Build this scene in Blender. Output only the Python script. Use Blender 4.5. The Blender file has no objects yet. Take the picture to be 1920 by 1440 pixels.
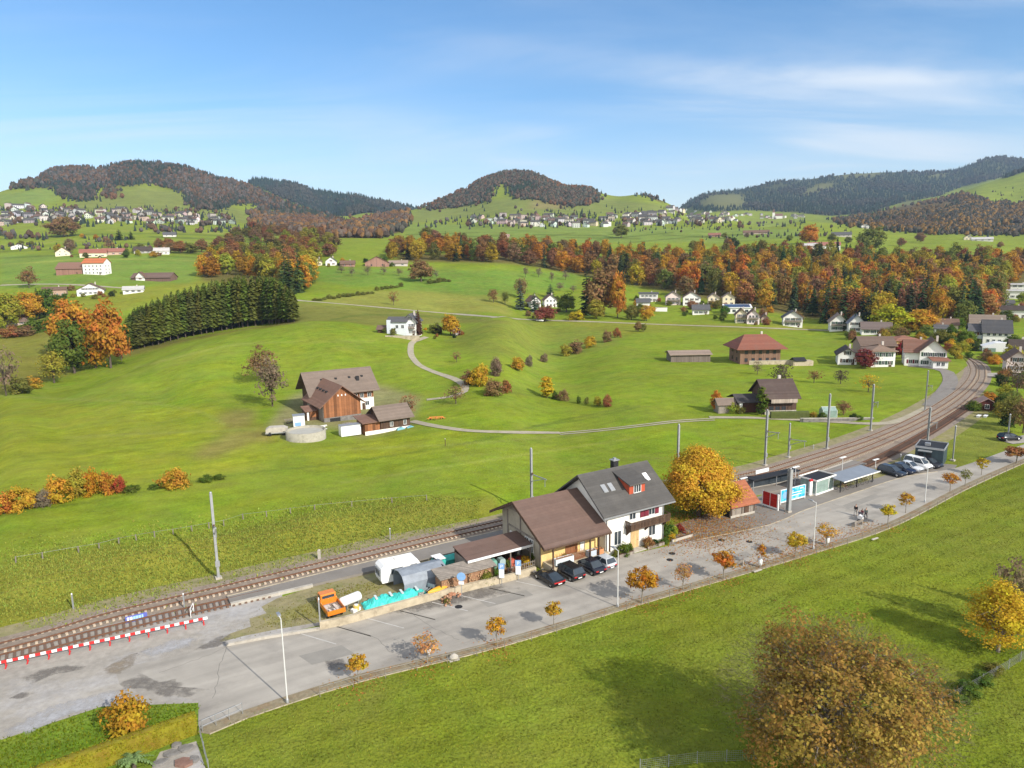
import bpy, bmesh, math, random
import numpy as np
from mathutils import Vector, Matrix
R = math.radians
scn = bpy.context.scene
COL = scn.collection
# ------------------------------------------------------------------ camera
F = 1330.0; HC = 37.0; PITCH = R(10.2); ROLL = R(0.9)
cam_d = bpy.data.cameras.new('camera'); cam = bpy.data.objects.new('camera', cam_d); COL.objects.link(cam)
cam_d.sensor_width = 36.0; cam_d.lens = 36.0 * F / 1920.0
cam_d.clip_start = 0.5; cam_d.clip_end = 40000
cam.matrix_world = Matrix.Translation((0, 0, HC)) @ Matrix.Rotation(R(90) - PITCH, 4, 'X') @ Matrix.Rotation(-ROLL, 4, 'Z')
scn.camera = cam
# ------------------------------------------------------------------ light
SUN_EL = R(32); SUN_DIR = Vector((0.70, -0.714, 0)).normalized()
w = bpy.data.worlds.new('World'); scn.world = w; w.use_nodes = True
nt = w.node_tree; N = nt.nodes; L = nt.links; N.clear()
sky = N.new('ShaderNodeTexSky'); sky.sky_type = 'NISHITA'; sky.sun_disc = False
sky.sun_elevation = SUN_EL; sky.sun_rotation = math.atan2(SUN_DIR.x, SUN_DIR.y)
sky.altitude = 500; sky.air_density = 1.0; sky.dust_density = 0.4; sky.ozone_density = 2.5
geo = N.new('ShaderNodeNewGeometry'); tc = N.new('ShaderNodeTexCoord')
sep = N.new('ShaderNodeSeparateXYZ'); L.new(tc.outputs['Generated'], sep.inputs[0])
def wm(op, a, b=None, c=None):
    n = N.new('ShaderNodeMath'); n.operation = op
    for i, v in enumerate((a, b, c)):
        if v is None: continue
        if isinstance(v, (int, float)): n.inputs[i].default_value = v
        else: L.new(v, n.inputs[i])
    return n.outputs[0]
# cirrus on a plane high above: direction divided by its height
zc = wm('ADD', wm('MAXIMUM', sep.outputs[2], 0.0), 0.10)
cmb = N.new('ShaderNodeCombineXYZ'); L.new(wm('DIVIDE', sep.outputs[0], zc), cmb.inputs[0]); L.new(wm('DIVIDE', sep.outputs[1], zc), cmb.inputs[1])
def cirrus(rot, sx, sy, sc, lo, hi, det=7):
    mp = N.new('ShaderNodeMapping'); mp.inputs['Rotation'].default_value = (0, 0, R(rot)); mp.inputs['Scale'].default_value = (sx, sy, 1)
    L.new(cmb.outputs[0], mp.inputs[0])
    nz = N.new('ShaderNodeTexNoise'); nz.inputs['Scale'].default_value = sc; nz.inputs['Detail'].default_value = det
    nz.inputs['Roughness'].default_value = 0.58; nz.inputs['Distortion'].default_value = 0.9
    L.new(mp.outputs[0], nz.inputs['Vector'])
    mr = N.new('ShaderNodeMapRange'); mr.interpolation_type = 'SMOOTHSTEP'; mr.inputs[1].default_value = lo; mr.inputs[2].default_value = hi
    L.new(nz.outputs[0], mr.inputs[0]); return mr.outputs[0]
c1 = cirrus(24, 0.45, 1.2, 0.85, 0.38, 0.72)
c2 = cirrus(-15, 0.6, 1.0, 0.33, 0.36, 0.62, 3)
cl = wm('MULTIPLY', c1, c2)
lowmask = N.new('ShaderNodeMapRange'); lowmask.inputs[1].default_value = 0.42; lowmask.inputs[2].default_value = 0.16
L.new(sep.outputs[2], lowmask.inputs[0])
side = N.new('ShaderNodeMapRange'); side.inputs[1].default_value = -.05; side.inputs[2].default_value = .38; side.inputs[3].default_value = .3; L.new(sep.outputs[0], side.inputs[0])
c3 = wm('MULTIPLY', wm('MULTIPLY', wm('MULTIPLY', cl, lowmask.outputs[0]), side.outputs[0]), 1.35)
hz = N.new('ShaderNodeMapRange'); hz.interpolation_type = 'SMOOTHSTEP'; hz.inputs[1].default_value = 0.20; hz.inputs[2].default_value = 0.02; hz.inputs[4].default_value = 0.46
L.new(sep.outputs[2], hz.inputs[0])
cover = wm('MINIMUM', wm('ADD', c3, hz.outputs[0]), 0.92)
sat = N.new('ShaderNodeHueSaturation'); sat.inputs['Saturation'].default_value = 1.22; sat.inputs['Value'].default_value = 0.95; L.new(sky.outputs[0], sat.inputs['Color'])
mix = N.new('ShaderNodeMix'); mix.data_type = 'RGBA'; L.new(cover, mix.inputs[0]); L.new(sat.outputs[0], mix.inputs[6]); mix.inputs[7].default_value = (5.3, 5.6, 5.9, 1)
# unseen bright cloud added overhead and behind the camera to fill the shadows
fill_mask = N.new('ShaderNodeMapRange'); fill_mask.interpolation_type = 'SMOOTHSTEP'; fill_mask.inputs[1].default_value = .60; fill_mask.inputs[2].default_value = .0; L.new(sep.outputs[1], fill_mask.inputs[0])
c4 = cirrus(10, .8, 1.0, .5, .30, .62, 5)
mix2 = N.new('ShaderNodeMix'); mix2.data_type = 'RGBA'; L.new(wm('MULTIPLY', fill_mask.outputs[0], wm('MULTIPLY_ADD', c4, .6, .25)), mix2.inputs[0]); L.new(mix.outputs[2], mix2.inputs[6]); mix2.inputs[7].default_value = (8.2, 8.0, 7.7, 1)
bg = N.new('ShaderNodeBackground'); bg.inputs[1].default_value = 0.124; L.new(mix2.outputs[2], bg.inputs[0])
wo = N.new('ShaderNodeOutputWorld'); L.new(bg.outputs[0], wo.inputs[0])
sun_d = bpy.data.lights.new('sun', 'SUN'); sun_d.energy = 4.1; sun_d.angle = R(0.53); sun_d.color = (1.0, 0.94, 0.84)
sun = bpy.data.objects.new('sun', sun_d); COL.objects.link(sun); sun.location = (60, -60, 120)
to_sun = Vector((SUN_DIR.x * math.cos(SUN_EL), SUN_DIR.y * math.cos(SUN_EL), math.sin(SUN_EL)))
sun.rotation_euler = to_sun.to_track_quat('Z', 'Y').to_euler()
vs = scn.view_settings; vs.view_transform = 'Standard'; vs.look = 'None'; vs.gamma = 1.0; vs.use_curve_mapping = False; vs.exposure = 0.54
scn.render.engine = 'CYCLES'; scn.cycles.use_denoising = True; scn.cycles.max_bounces = 5; scn.cycles.diffuse_bounces = 3
scn.cycles.transparent_max_bounces = 6; scn.cycles.volume_bounces = 0
rng = random.Random(7); nr = np.random.default_rng(11)
# ------------------------------------------------------------------ survey: photo pixels <-> rays
def ray(px, py):
    x = (px - 960) / F; y = -(py - 720) / F
    c, s = math.cos(ROLL), math.sin(ROLL); x, y = x * c + y * s, -x * s + y * c
    cp, sp = math.cos(PITCH), math.sin(PITCH)
    return x, cp + y * sp, -sp + y * cp
def P0(px, py, z=0.0):
    d = ray(px, py); t = (z - HC) / d[2]; return d[0] * t, d[1] * t
def hgt(px, py, Y):
    d = ray(px, py); return HC + d[2] * Y / d[1]
def project(X, Y, Z):
    Z = Z - HC; cp, sp = math.cos(PITCH), math.sin(PITCH)
    wv = Y * cp - Z * sp; y = (Y * sp + Z * cp) / wv; x = X / wv
    c, s = math.cos(ROLL), math.sin(ROLL); x, y = x * c - y * s, x * s + y * c
    return 960 + F * x, 720 - F * y
# ------------------------------------------------------------------ terrain heights (survey points: photo x, photo y, distance)
CP = []   # (u, lnY, e)
def cp(px, py, Y, h=None):
    d = ray(px, py); hh = hgt(px, py, Y) if h is None else h
    CP.append((d[0] / d[1], math.log(Y), hh / Y))
for px in (-500, 0, 300, 600, 960, 1300, 1600, 1920, 2400):
    for Y in (16, 28, 45, 62): cp(px, 900, Y, 0)
for px, Ys in ((960, (78, 95)), (1300, (80, 100, 115)), (1600, (80, 100, 125, 145)), (1920, (80, 110, 140, 180, 225)), (2400, (80, 110, 150, 220))):
    for Y in Ys: cp(px, 900, Y, 0)
for px, Y, h in ((-300, 70, 0), (0, 70, .2), (0, 78, 1.6), (300, 82, 1.6), (600, 92, 1.6), (800, 102, 1.5), (0, 100, 1.6), (300, 105, 1.5), (600, 115, 1.0), (960, 118, .5), (1250, 130, .2), (-300, 90, 1.6)): cp(px, 900, Y, h)
for t in ((-300, 820, 150), (0, 840, 142), (0, 790, 168), (-300, 800, 175), (0, 700, 275), (-300, 720, 260), (0, 655, 335), (0, 600, 410), (-300, 600, 410), (0, 560, 480), (0, 520, 560), (0, 480, 720), (0, 450, 880), (-300, 450, 880), (-300, 520, 560),
    (0, 420, 1150), (0, 395, 1400), (0, 362, 1900), (0, 0, 2400, 120), (-300, 420, 1150), (-300, 365, 1900), (-300, 0, 2500, 120),
    (150, 835, 142), (150, 770, 180), (150, 610, 370), (150, 553, 480), (150, 512, 560), (150, 470, 740), (150, 445, 900), (150, 412, 1150), (150, 385, 1400), (150, 350, 1800),
    (300, 830, 142), (300, 735, 200), (300, 560, 440), (300, 526, 540), (300, 470, 720), (300, 440, 950), (300, 415, 1150), (300, 385, 1450),
    (450, 810, 148), (450, 700, 215), (450, 545, 460), (450, 515, 560), (450, 470, 760), (450, 440, 1000), (450, 420, 1200), (450, 395, 1600),
    (560, 805, 150), (560, 690, 220), (560, 597, 325), (560, 563, 405), (560, 540, 470), (560, 500, 600), (600, 465, 740), (600, 440, 1000), (600, 425, 1300), (600, 410, 1700),
    (700, 790, 160), (700, 700, 215), (700, 612, 292), (700, 603, 325), (700, 575, 402), (700, 545, 465), (700, 497, 610), (700, 462, 760), (700, 435, 1100), (700, 415, 1500), (690, 404, 1900),
    (755, 627, 272), (830, 720, 196), (850, 635, 280), (850, 588, 402), (850, 550, 470), (850, 492, 635), (900, 462, 780), (960, 680, 222), (960, 598, 322), (960, 0, 362, 5.0), (960, 593, 405), (960, 555, 470), (960, 491, 640), (960, 455, 850), (960, 430, 1150),
    (780, 430, 1150), (780, 412, 1500), (790, 396, 1800), (780, 440, 1000),
    (1100, 700, 0, 0), (1100, 600, 392), (1100, 560, 480), (1100, 513, 620), (1100, 480, 760), (1200, 540, 545), (1200, 500, 640), (1200, 455, 900), (1200, 425, 1200), (1200, 400, 1450),
    (1300, 585, 430), (1300, 550, 500), (1350, 500, 640), (1350, 460, 860), (1350, 430, 1150), (1350, 404, 1400), (1350, 0, 1650, 75),
    (1500, 600, 405), (1500, 0, 480, 6), (1500, 0, 600, 17), (1500, 470, 720), (1500, 450, 880), (1500, 428, 1100), (1500, 413, 1280), (1500, 0, 1550, 70), (1650, 0, 440, 2), (1650, 0, 560, 12), (1700, 482, 720), (1700, 452, 950), (1700, 430, 1200), (1700, 408, 1500), (1720, 388, 1800), (1650, 402, 1900),
    (1900, 590, 390), (1900, 545, 470), (1900, 0, 570, 16), (1850, 472, 740), (1900, 440, 1100), (1900, 405, 1450), (1900, 365, 1850), (1920, 322, 2250), (1840, 348, 2150), (1750, 378, 2100), (2300, 440, 1100), (2300, 590, 390), (2300, 320, 2250), (2300, 0, 2900, 250)):
    px, py, Y = t[:3]
    if Y == 0: continue
    cp(px, py, Y, t[3] if len(t) > 3 else None)
for px in (1000, 1150, 1300, 1450, 1600): 
    for Y in (150, 185, 220, 265, 310): cp(px, 700, Y, -0.3)
for px in (1750, 1900, 2300):
    for Y in (265, 310): cp(px, 700, Y, 0.3)
CRX = [-300, -150, 0, 75, 150, 225, 300, 375, 450, 510, 560, 620, 700]; CRY = [850, 800, 754, 730, 703, 673, 648, 630, 617, 608, 604, 606, 612]; CRD = [150, 172, 198, 214, 230, 246, 260, 272, 281, 286, 289, 291, 293]; CRB = [5, 5, 5.2, 5.2, 5, 4.6, 4.2, 3.8, 3.2, 2.4, 1.6, 1.2, 1.0]
for x_, y_, d_, b_ in zip(CRX, CRY, CRD, CRB):
    h_ = hgt(x_, y_, d_); cp(x_, 0, d_, h_); cp(x_, 0, d_ * .96, h_ - .25); cp(x_, 0, d_ * .9, h_ - 1.2 if x_ > 200 else h_ - .5); cp(x_, 0, d_ * 1.05, h_ - b_ * .4); cp(x_, 0, d_ * 1.11, h_ - b_)
# ridges: silhouette, front foot and back slope
def ridge(pts, Y, drop, back=1.22, bk=0.55):
    for px, py in pts:
        cp(px, py + drop, Y); h = hgt(px, py + drop, Y); cp(px, 0, Y * back, h * bk)
ridge([(64, 362), (82, 336), (110, 318), (160, 307), (210, 301), (260, 295), (300, 296), (345, 306), (390, 318), (440, 332), (490, 350), (540, 375), (600, 402)], 2200, 6)
for t in ((100, 385, 1500), (200, 352, 1850), (300, 350, 1850), (400, 365, 1850), (500, 395, 1850), (200, 325, 2030), (300, 322, 2030), (400, 340, 2030)): cp(*t)
ridge([(470, 331), (520, 336), (560, 345), (610, 355), (660, 362), (700, 370), (740, 377), (772, 385), (800, 392)], 3400, 2, 1.3)
for t in ((640, 395, 2700), (720, 400, 2700), (700, 385, 3050), (560, 370, 2900)): cp(*t)
ridge([(800, 387), (830, 372), (865, 352), (900, 332), (935, 317), (955, 314), (985, 317), (1015, 326), (1045, 337), (1085, 348), (1115, 358)], 2300, 7)
ridge([(1150, 366), (1200, 366), (1240, 381), (1275, 392)], 2100, 2)
for t in ((830, 410, 1600), (880, 385, 1800), (950, 400, 1420), (950, 375, 1720), (950, 345, 2050), (1050, 400, 1420), (1050, 378, 1720), (1050, 355, 2080), (1150, 400, 1450), (1150, 380, 1800), (1250, 395, 1600), (880, 360, 2080)): cp(*t)
ridge([(1285, 380), (1310, 368), (1345, 360), (1400, 352), (1450, 338), (1500, 336), (1550, 329), (1600, 323), (1650, 321), (1700, 319), (1750, 319), (1790, 316), (1820, 306), (1850, 294), (1880, 290), (1920, 293), (2050, 305)], 4300, 2, 1.3)
for t in ((1300, 396, 2700), (1400, 395, 2700), (1500, 392, 2700), (1600, 392, 2700), (1400, 372, 3500), (1500, 362, 3500), (1600, 358, 3500), (1700, 355, 3500), (1800, 352, 3500), (1700, 375, 2800), (1800, 365, 2900), (1900, 335, 3600)): cp(*t)
for px in (-300, 200, 500, 800, 1100, 1500, 2200): cp(px, 0, 6500, 60)
SU, SV = 5.0, 1.0
cpa = np.array(CP); cx = np.stack([cpa[:, 0] * SU, cpa[:, 1] * SV], 1)
def tps(r2): return 0.5 * r2 * np.log(r2 + 1e-12)
n = len(cpa); d2 = ((cx[:, None, :] - cx[None]) ** 2).sum(-1)
A = np.zeros((n + 3, n + 3)); A[:n, :n] = tps(d2) + np.eye(n) * 4e-3
Pm = np.concatenate([np.ones((n, 1)), cx], 1); A[:n, n:] = Pm; A[n:, :n] = Pm.T
sol = np.linalg.solve(A, np.concatenate([cpa[:, 2], np.zeros(3)]))
NU, NV = 560, 600
U = np.linspace(-1.15, 1.15, NU); V = np.linspace(math.log(14.0), math.log(7000.0), NV)
E_ = np.zeros((NV, NU))
for j in range(NV):
    q = np.stack([U * SU, np.full(NU, V[j] * SV)], 1)
    dd = ((q[:, None, :] - cx[None]) ** 2).sum(-1)
    E_[j] = tps(dd) @ sol[:n] + sol[n] + q @ sol[n + 1:]
# the station level is dead flat; slopes start beyond the railway
FX = [-500, 0, 405, 960, 1300, 1500, 1640, 1760, 1830, 2400]; FY = [62, 70, 81, 98, 113, 125, 145, 190, 240, 250]
fu = [ray(p, 800)[0] / ray(p, 800)[1] for p in FX]
YF = np.interp(U, fu, FY); YG = np.exp(V)[:, None]
m_ = np.clip((YG - YF[None]) / (YF[None] * 0.10), 0, 1); m_ = m_ * m_ * (3 - 2 * m_)
H = E_ * YG * m_
def height(X, Y):
    X = np.asarray(X, float); Y = np.asarray(Y, float)
    a = (X / Y - U[0]) / (U[1] - U[0]); b = (np.log(np.maximum(Y, 14.0)) - V[0]) / (V[1] - V[0])
    a = np.clip(a, 0, NU - 1.001); b = np.clip(b, 0, NV - 1.001); i = a.astype(int); j = b.astype(int); a = a - i; b = b - j
    return (H[j, i] * (1 - a) + H[j, i + 1] * a) * (1 - b) + (H[j + 1, i] * (1 - a) + H[j + 1, i + 1] * a) * b
def hz_(x, y): return float(height(np.array([x]), np.array([y]))[0])
VF = np.linspace(math.log(16), math.log(6900), 2400)
def ground(pts, ymin=0.0):
    """first terrain hit beyond ymin of the sight lines through photo points -> X, Y, Z arrays (NaN where none)"""
    pts = np.asarray(pts, float).reshape(-1, 2); out = np.full((len(pts), 3), np.nan)
    Yv = np.exp(VF)
    for k, (px, py) in enumerate(pts):
        d = ray(px, py); u = d[0] / d[1]; zr = HC + d[2] / d[1] * Yv
        f = zr - height(u * Yv, Yv); ok = np.where((f[1:] <= 0) & (f[:-1] > 0) & (Yv[1:] > ymin))[0]
        if len(ok):
            i = ok[0]; t = f[i] / (f[i] - f[i + 1] + 1e-12); Y = Yv[i] + t * (Yv[i + 1] - Yv[i]); out[k] = (u * Y, Y, HC + d[2] / d[1] * Y)
    return out
def G(px, py, ymin=0.0):
    g = ground([(px, py)], ymin)[0]; return Vector(g)
# ------------------------------------------------------------------ materials
MATS = {}
def mat(name, col, rough=0.8, var=0.12, scale=3.0, bump=0.0, bscale=None, metal=0.0, obj=False, stripe=None, spec=0.3, vcol=None, dirt=None, coords='Object', detail=6):
    """procedural principled: base colour (or object colour) x noise, optional plank/tile stripes (axis, period, depth), stains and bump"""
    if name in MATS: return MATS[name]
    m = bpy.data.materials.new(name); m.use_nodes = True; t = m.node_tree; n, l = t.nodes, t.links
    b = n['Principled BSDF']; b.inputs['Roughness'].default_value = rough; b.inputs['Metallic'].default_value = metal; b.inputs['Specular IOR Level'].default_value = spec
    tcn = n.new('ShaderNodeTexCoord'); co = tcn.outputs[coords]
    nz = n.new('ShaderNodeTexNoise'); nz.inputs['Scale'].default_value = scale; nz.inputs['Detail'].default_value = detail; nz.inputs['Roughness'].default_value = 0.62; l.new(co, nz.inputs['Vector'])
    mr = n.new('ShaderNodeMapRange'); mr.inputs[1].default_value = 0.25; mr.inputs[2].default_value = 0.75; mr.inputs[3].default_value = 1 - var; mr.inputs[4].default_value = 1 + var; l.new(nz.outputs[0], mr.inputs[0]); fac = mr.outputs[0]
    hgt_ = nz.outputs[0]
    if stripe:
        ax, per, dep = stripe; sp = n.new('ShaderNodeSeparateXYZ'); l.new(co, sp.inputs[0])
        a = n.new('ShaderNodeMath'); a.operation = 'MULTIPLY'; a.inputs[1].default_value = 1.0 / per
        if ax == 'W':
            q = n.new('ShaderNodeMath'); q.operation = 'ADD'; l.new(sp.outputs[0], q.inputs[0]); l.new(sp.outputs[1], q.inputs[1]); l.new(q.outputs[0], a.inputs[0])
        else: l.new(sp.outputs['XYZ'.index(ax)], a.inputs[0])
        fr = n.new('ShaderNodeMath'); fr.operation = 'FRACT'; l.new(a.outputs[0], fr.inputs[0])
        fl = n.new('ShaderNodeMath'); fl.operation = 'FLOOR'; l.new(a.outputs[0], fl.inputs[0])
        wn = n.new('ShaderNodeTexWhiteNoise'); wn.noise_dimensions = '1D'; l.new(fl.outputs[0], wn.inputs['W'])
        m2 = n.new('ShaderNodeMapRange'); m2.inputs[3].default_value = 1 - dep; m2.inputs[4].default_value = 1 + dep; l.new(wn.outputs['Value'], m2.inputs[0])
        gp = n.new('ShaderNodeMath'); gp.operation = 'GREATER_THAN'; gp.inputs[1].default_value = 0.10; l.new(fr.outputs[0], gp.inputs[0])
        m3 = n.new('ShaderNodeMapRange'); m3.inputs[3].default_value = 1 - dep * 1.2; l.new(gp.outputs[0], m3.inputs[0])
        x1 = n.new('ShaderNodeMath'); x1.operation = 'MULTIPLY'; l.new(fac, x1.inputs[0]); l.new(m2.outputs[0], x1.inputs[1])
        x2 = n.new('ShaderNodeMath'); x2.operation = 'MULTIPLY'; l.new(x1.outputs[0], x2.inputs[0]); l.new(m3.outputs[0], x2.inputs[1]); fac = x2.outputs[0]
    if obj:
        oi = n.new('ShaderNodeObjectInfo'); base = oi.outputs['Color']
    elif vcol:
        at = n.new('ShaderNodeAttribute'); at.attribute_name = vcol; base = at.outputs['Color']
    else:
        rg = n.new('ShaderNodeRGB'); rg.outputs[0].default_value = (*col, 1); base = rg.outputs[0]
    if dirt:
        dc, amt, dsc = dirt; dz = n.new('ShaderNodeTexNoise'); dz.inputs['Scale'].default_value = dsc; dz.inputs['Detail'].default_value = 8; dz.inputs['Roughness'].default_value = 0.7; l.new(co, dz.inputs['Vector'])
        dm = n.new('ShaderNodeMapRange'); dm.inputs[1].default_value = 0.48; dm.inputs[2].default_value = 0.72; dm.inputs[4].default_value = amt; l.new(dz.outputs[0], dm.inputs[0])
        dx = n.new('ShaderNodeMix'); dx.data_type = 'RGBA'; l.new(dm.outputs[0], dx.inputs[0]); l.new(base, dx.inputs[6]); dx.inputs[7].default_value = (*dc, 1); base = dx.outputs[2]
    mx = n.new('ShaderNodeVectorMath'); mx.operation = 'SCALE'; l.new(base, mx.inputs[0]); l.new(fac, mx.inputs['Scale'])
    l.new(mx.outputs[0], b.inputs['Base Color'])
    if bump:
        bn = n.new('ShaderNodeTexNoise'); bn.inputs['Scale'].default_value = bscale or scale * 6; bn.inputs['Detail'].default_value = 4; l.new(co, bn.inputs['Vector'])
        bp = n.new('ShaderNodeBump'); bp.inputs['Strength'].default_value = min(1, bump); bp.inputs['Distance'].default_value = 0.05; l.new(bn.outputs[0], bp.inputs['Height']); l.new(bp.outputs[0], b.inputs['Normal'])
    MATS[name] = m; return m
def leafmat(name, trans=0.35, hue=0.03, val=0.35):
    """foliage: object colour shifted leaf by leaf, part diffuse part translucent"""
    m = bpy.data.materials.new(name); m.use_nodes = True; t = m.node_tree; n, l = t.nodes, t.links; n.clear()
    oi = n.new('ShaderNodeObjectInfo'); at = n.new('ShaderNodeAttribute'); at.attribute_name = 'leaf'
    sp = n.new('ShaderNodeSeparateColor'); l.new(at.outputs['Color'], sp.inputs[0])
    hs = n.new('ShaderNodeHueSaturation'); l.new(oi.outputs['Color'], hs.inputs['Color'])
    m1 = n.new('ShaderNodeMapRange'); m1.inputs[3].default_value = 0.5 - hue; m1.inputs[4].default_value = 0.5 + hue; l.new(sp.outputs[0], m1.inputs[0]); l.new(m1.outputs[0], hs.inputs['Hue'])
    m2 = n.new('ShaderNodeMapRange'); m2.inputs[3].default_value = 1.22 * (1 - val); m2.inputs[4].default_value = 1.22 * (1 + val); l.new(sp.outputs[1], m2.inputs[0]); l.new(m2.outputs[0], hs.inputs['Value'])
    d = n.new('ShaderNodeBsdfDiffuse'); l.new(hs.outputs[0], d.inputs[0]); tr = n.new('ShaderNodeBsdfTranslucent'); l.new(hs.outputs[0], tr.inputs[0])
    mx = n.new('ShaderNodeMixShader'); mx.inputs[0].default_value = trans; l.new(d.outputs[0], mx.inputs[1]); l.new(tr.outputs[0], mx.inputs[2])
    o = n.new('ShaderNodeOutputMaterial'); l.new(mx.outputs[0], o.inputs[0]); MATS[name] = m; return m
leafmat('foliage', .42, .035, .4); leafmat('needles', 0.2, 0.015, 0.4)
mat('bark', (0.09, 0.07, 0.055), 0.9, .3, 4, .5)
mat('bark_pale', (0.22, 0.19, 0.15), 0.9, .3, 4, .5)
mat('asphalt', (0.325, 0.300, 0.262), 0.9, .10, 0.22, .25, 18, dirt=((0.17, 0.155, 0.14), .55, 0.16), detail=9)
mat('asphalt_new', (0.19, 0.172, 0.152), 0.9, .13, 0.5, .25, 18, dirt=((0.24, 0.22, 0.2), .4, 0.3))
mat('gravel', (0.30, 0.275, 0.24), 0.95, .2, 1.6, .6, 9, dirt=((0.41, 0.41, 0.43), .8, 0.09), detail=10)
mat('ballast', (0.235, 0.19, 0.15), 0.95, .28, 3.0, .9, 9, dirt=((0.15, 0.105, 0.075), .75, 0.3), detail=10)
mat('dry_verge', (0.23, 0.20, 0.105), 0.95, .25, 1.2, .8, 8, dirt=((0.13, 0.15, 0.03), .8, 0.35), detail=10)
mat('track_bed_grass', (0.20, 0.185, 0.06), 0.95, .3, 1.0, .8, 8, dirt=((0.26, 0.21, 0.14), .8, 0.2), detail=10)
mat('path', (0.33, 0.29, 0.22), 0.95, .15, .6, .4, 8, dirt=((0.20, 0.22, 0.07), .5, 0.4))
mat('concrete', (0.40, 0.37, 0.32), 0.9, .15, 1.2, .3, 14, dirt=((0.2, 0.17, 0.13), .6, 0.9))
mat('wall_old', (0.42, 0.36, 0.26), 0.95, .2, 1.0, .5, 10, dirt=((0.16, 0.12, 0.08), .75, 0.8))
mat('sleeper_pale', (0.44, 0.36, 0.27), 0.9, .2, 3)
mat('sleeper_dark', (0.14, 0.09, 0.065), 0.9, .2, 3)
mat('rust', (0.15, 0.075, 0.045), 0.7, .2, 2, metal=.2)
mat('steel', (0.36, 0.37, 0.38), 0.5, .12, 3, metal=.55)
mat('mast_grey', (0.30, 0.31, 0.31), 0.6, .12, 2, metal=.2)
mat('white_paint', (0.72, 0.72, 0.71), 0.5, .06, 2)
mat('plaster_white', (0.74, 0.72, 0.67), 0.9, .06, .7, .1, 12, dirt=((0.5, 0.47, 0.4), .35, 0.5))
mat('plaster_any', (0.7, 0.7, 0.7), 0.9, .06, .7, obj=True)
mat('plaster_yellow', (0.70, 0.50, 0.21), 0.9, .08, .8, dirt=((0.45, 0.3, 0.13), .4, 0.6))
mat('plaster_grey', (0.36, 0.32, 0.25), 0.9, .12, .8, .1, 12, dirt=((0.22, 0.2, 0.17), .5, 0.5))
mat('wood_any', (0.2, 0.1, 0.05), 0.85, .15, 2, obj=True, stripe=('W', .22, .22))
mat('wood_dark', (0.085, 0.05, 0.032), 0.85, .2, 2, stripe=('W', .2, .25))
mat('wood_orange', (0.235, 0.098, 0.042), 0.85, .2, 1.2, stripe=('W', .55, .38), dirt=((0.16, 0.075, 0.04), .7, 0.35))
mat('wood_red', (0.40, 0.075, 0.035), 0.8, .12, 2, stripe=('W', .25, .12))
mat('wood_grey', (0.23, 0.20, 0.17), 0.9, .2, 2, stripe=('W', .2, .2))
mat('roof_any', (0.1, 0.1, 0.1), 0.85, .10, 1.5, .5, 7, obj=True, stripe=('Z', .27, .13), dirt=((0.13, 0.11, 0.09), .35, 0.35))
mat('roof_brown', (0.128, 0.082, 0.066), 0.85, .12, 1.2, .5, 7, stripe=('Z', .2, .10), dirt=((0.115, 0.085, 0.07), .5, 0.3))
mat('roof_grey', (0.076, 0.072, 0.068), 0.85, .12, 1.2, .5, 7, stripe=('Z', .22, .12), dirt=((0.12, 0.11, 0.10), .5, 0.35))
mat('roof_tile_orange', (0.30, 0.105, 0.055), 0.85, .2, 3, .5, 9, stripe=('Z', .18, .15))
mat('roof_farm', (0.165, 0.128, 0.104), 0.85, .12, 1.0, .5, 7, stripe=('Z', .25, .10), dirt=((0.19, 0.14, 0.11), .5, 0.25))
mat('roof_farm_red', (0.175, 0.098, 0.07), 0.85, .14, 1.0, .5, 7, stripe=('Z', .25, .10), dirt=((0.15, 0.10, 0.08), .5, 0.25))
mat('glass', (0.035, 0.045, 0.055), 0.12, .2, 1, spec=.6)
mat('glass_green', (0.22, 0.30, 0.27), 0.15, .25, 1.2, spec=.6)
mat('dark', (0.02, 0.02, 0.022), 0.7, .2, 3)
mat('rubber', (0.02, 0.02, 0.02), 0.85, .2, 4)
mat('car_paint', (0, 0, 0), 0.22, .04, 2, obj=True, spec=.6)
mat('plastic_any', (0, 0, 0), 0.5, .1, 2, obj=True)
mat('tarp_any', (0, 0, 0), 0.55, .22, 1.5, .5, 4, obj=True)
mat('chrome', (0.6, 0.6, 0.6), 0.3, .05, 2, metal=.9)
mat('lamp_red', (0.45, 0.02, 0.02), 0.4, .1, 3)
mat('solar', (0.03, 0.05, 0.10), 0.25, .1, 3, stripe=('W', 1.0, .2), spec=.6)
mat('hedge_skin', (0.19, 0.172, 0.010), 0.95, .25, 1.4, 1, 14, dirt=((0.17, 0.09, 0.015), .8, 0.5), detail=10)
mat('hedge_green', (0.07, 0.085, 0.02), 0.95, .3, 1.5, 1, 14, detail=10)
mat('stone', (0.17, 0.16, 0.15), 0.9, .4, 1.6, 1, 5, detail=10)
mat('firewood', (0.27, 0.15, 0.085), 0.9, .45, 5, 1, 9, detail=10)
mat('skin', (0.45, 0.28, 0.2), 0.6, .05, 4)
mat('cloth_any', (0, 0, 0), 0.9, .1, 5, obj=True)
mat('ad_blue', (0.02, 0.36, 0.72), 0.45, .35, .9, detail=3, dirt=((0.55, 0.75, 0.85), .6, 0.9))
mat('ad_red', (0.36, 0.015, 0.012), 0.45, .3, 1.5)
mat('sign_blue', (0.03, 0.05, 0.28), 0.5, .08, 2)
mat('sign_blue_pale', (0.20, 0.36, 0.60), 0.5, .1, 2)
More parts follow.
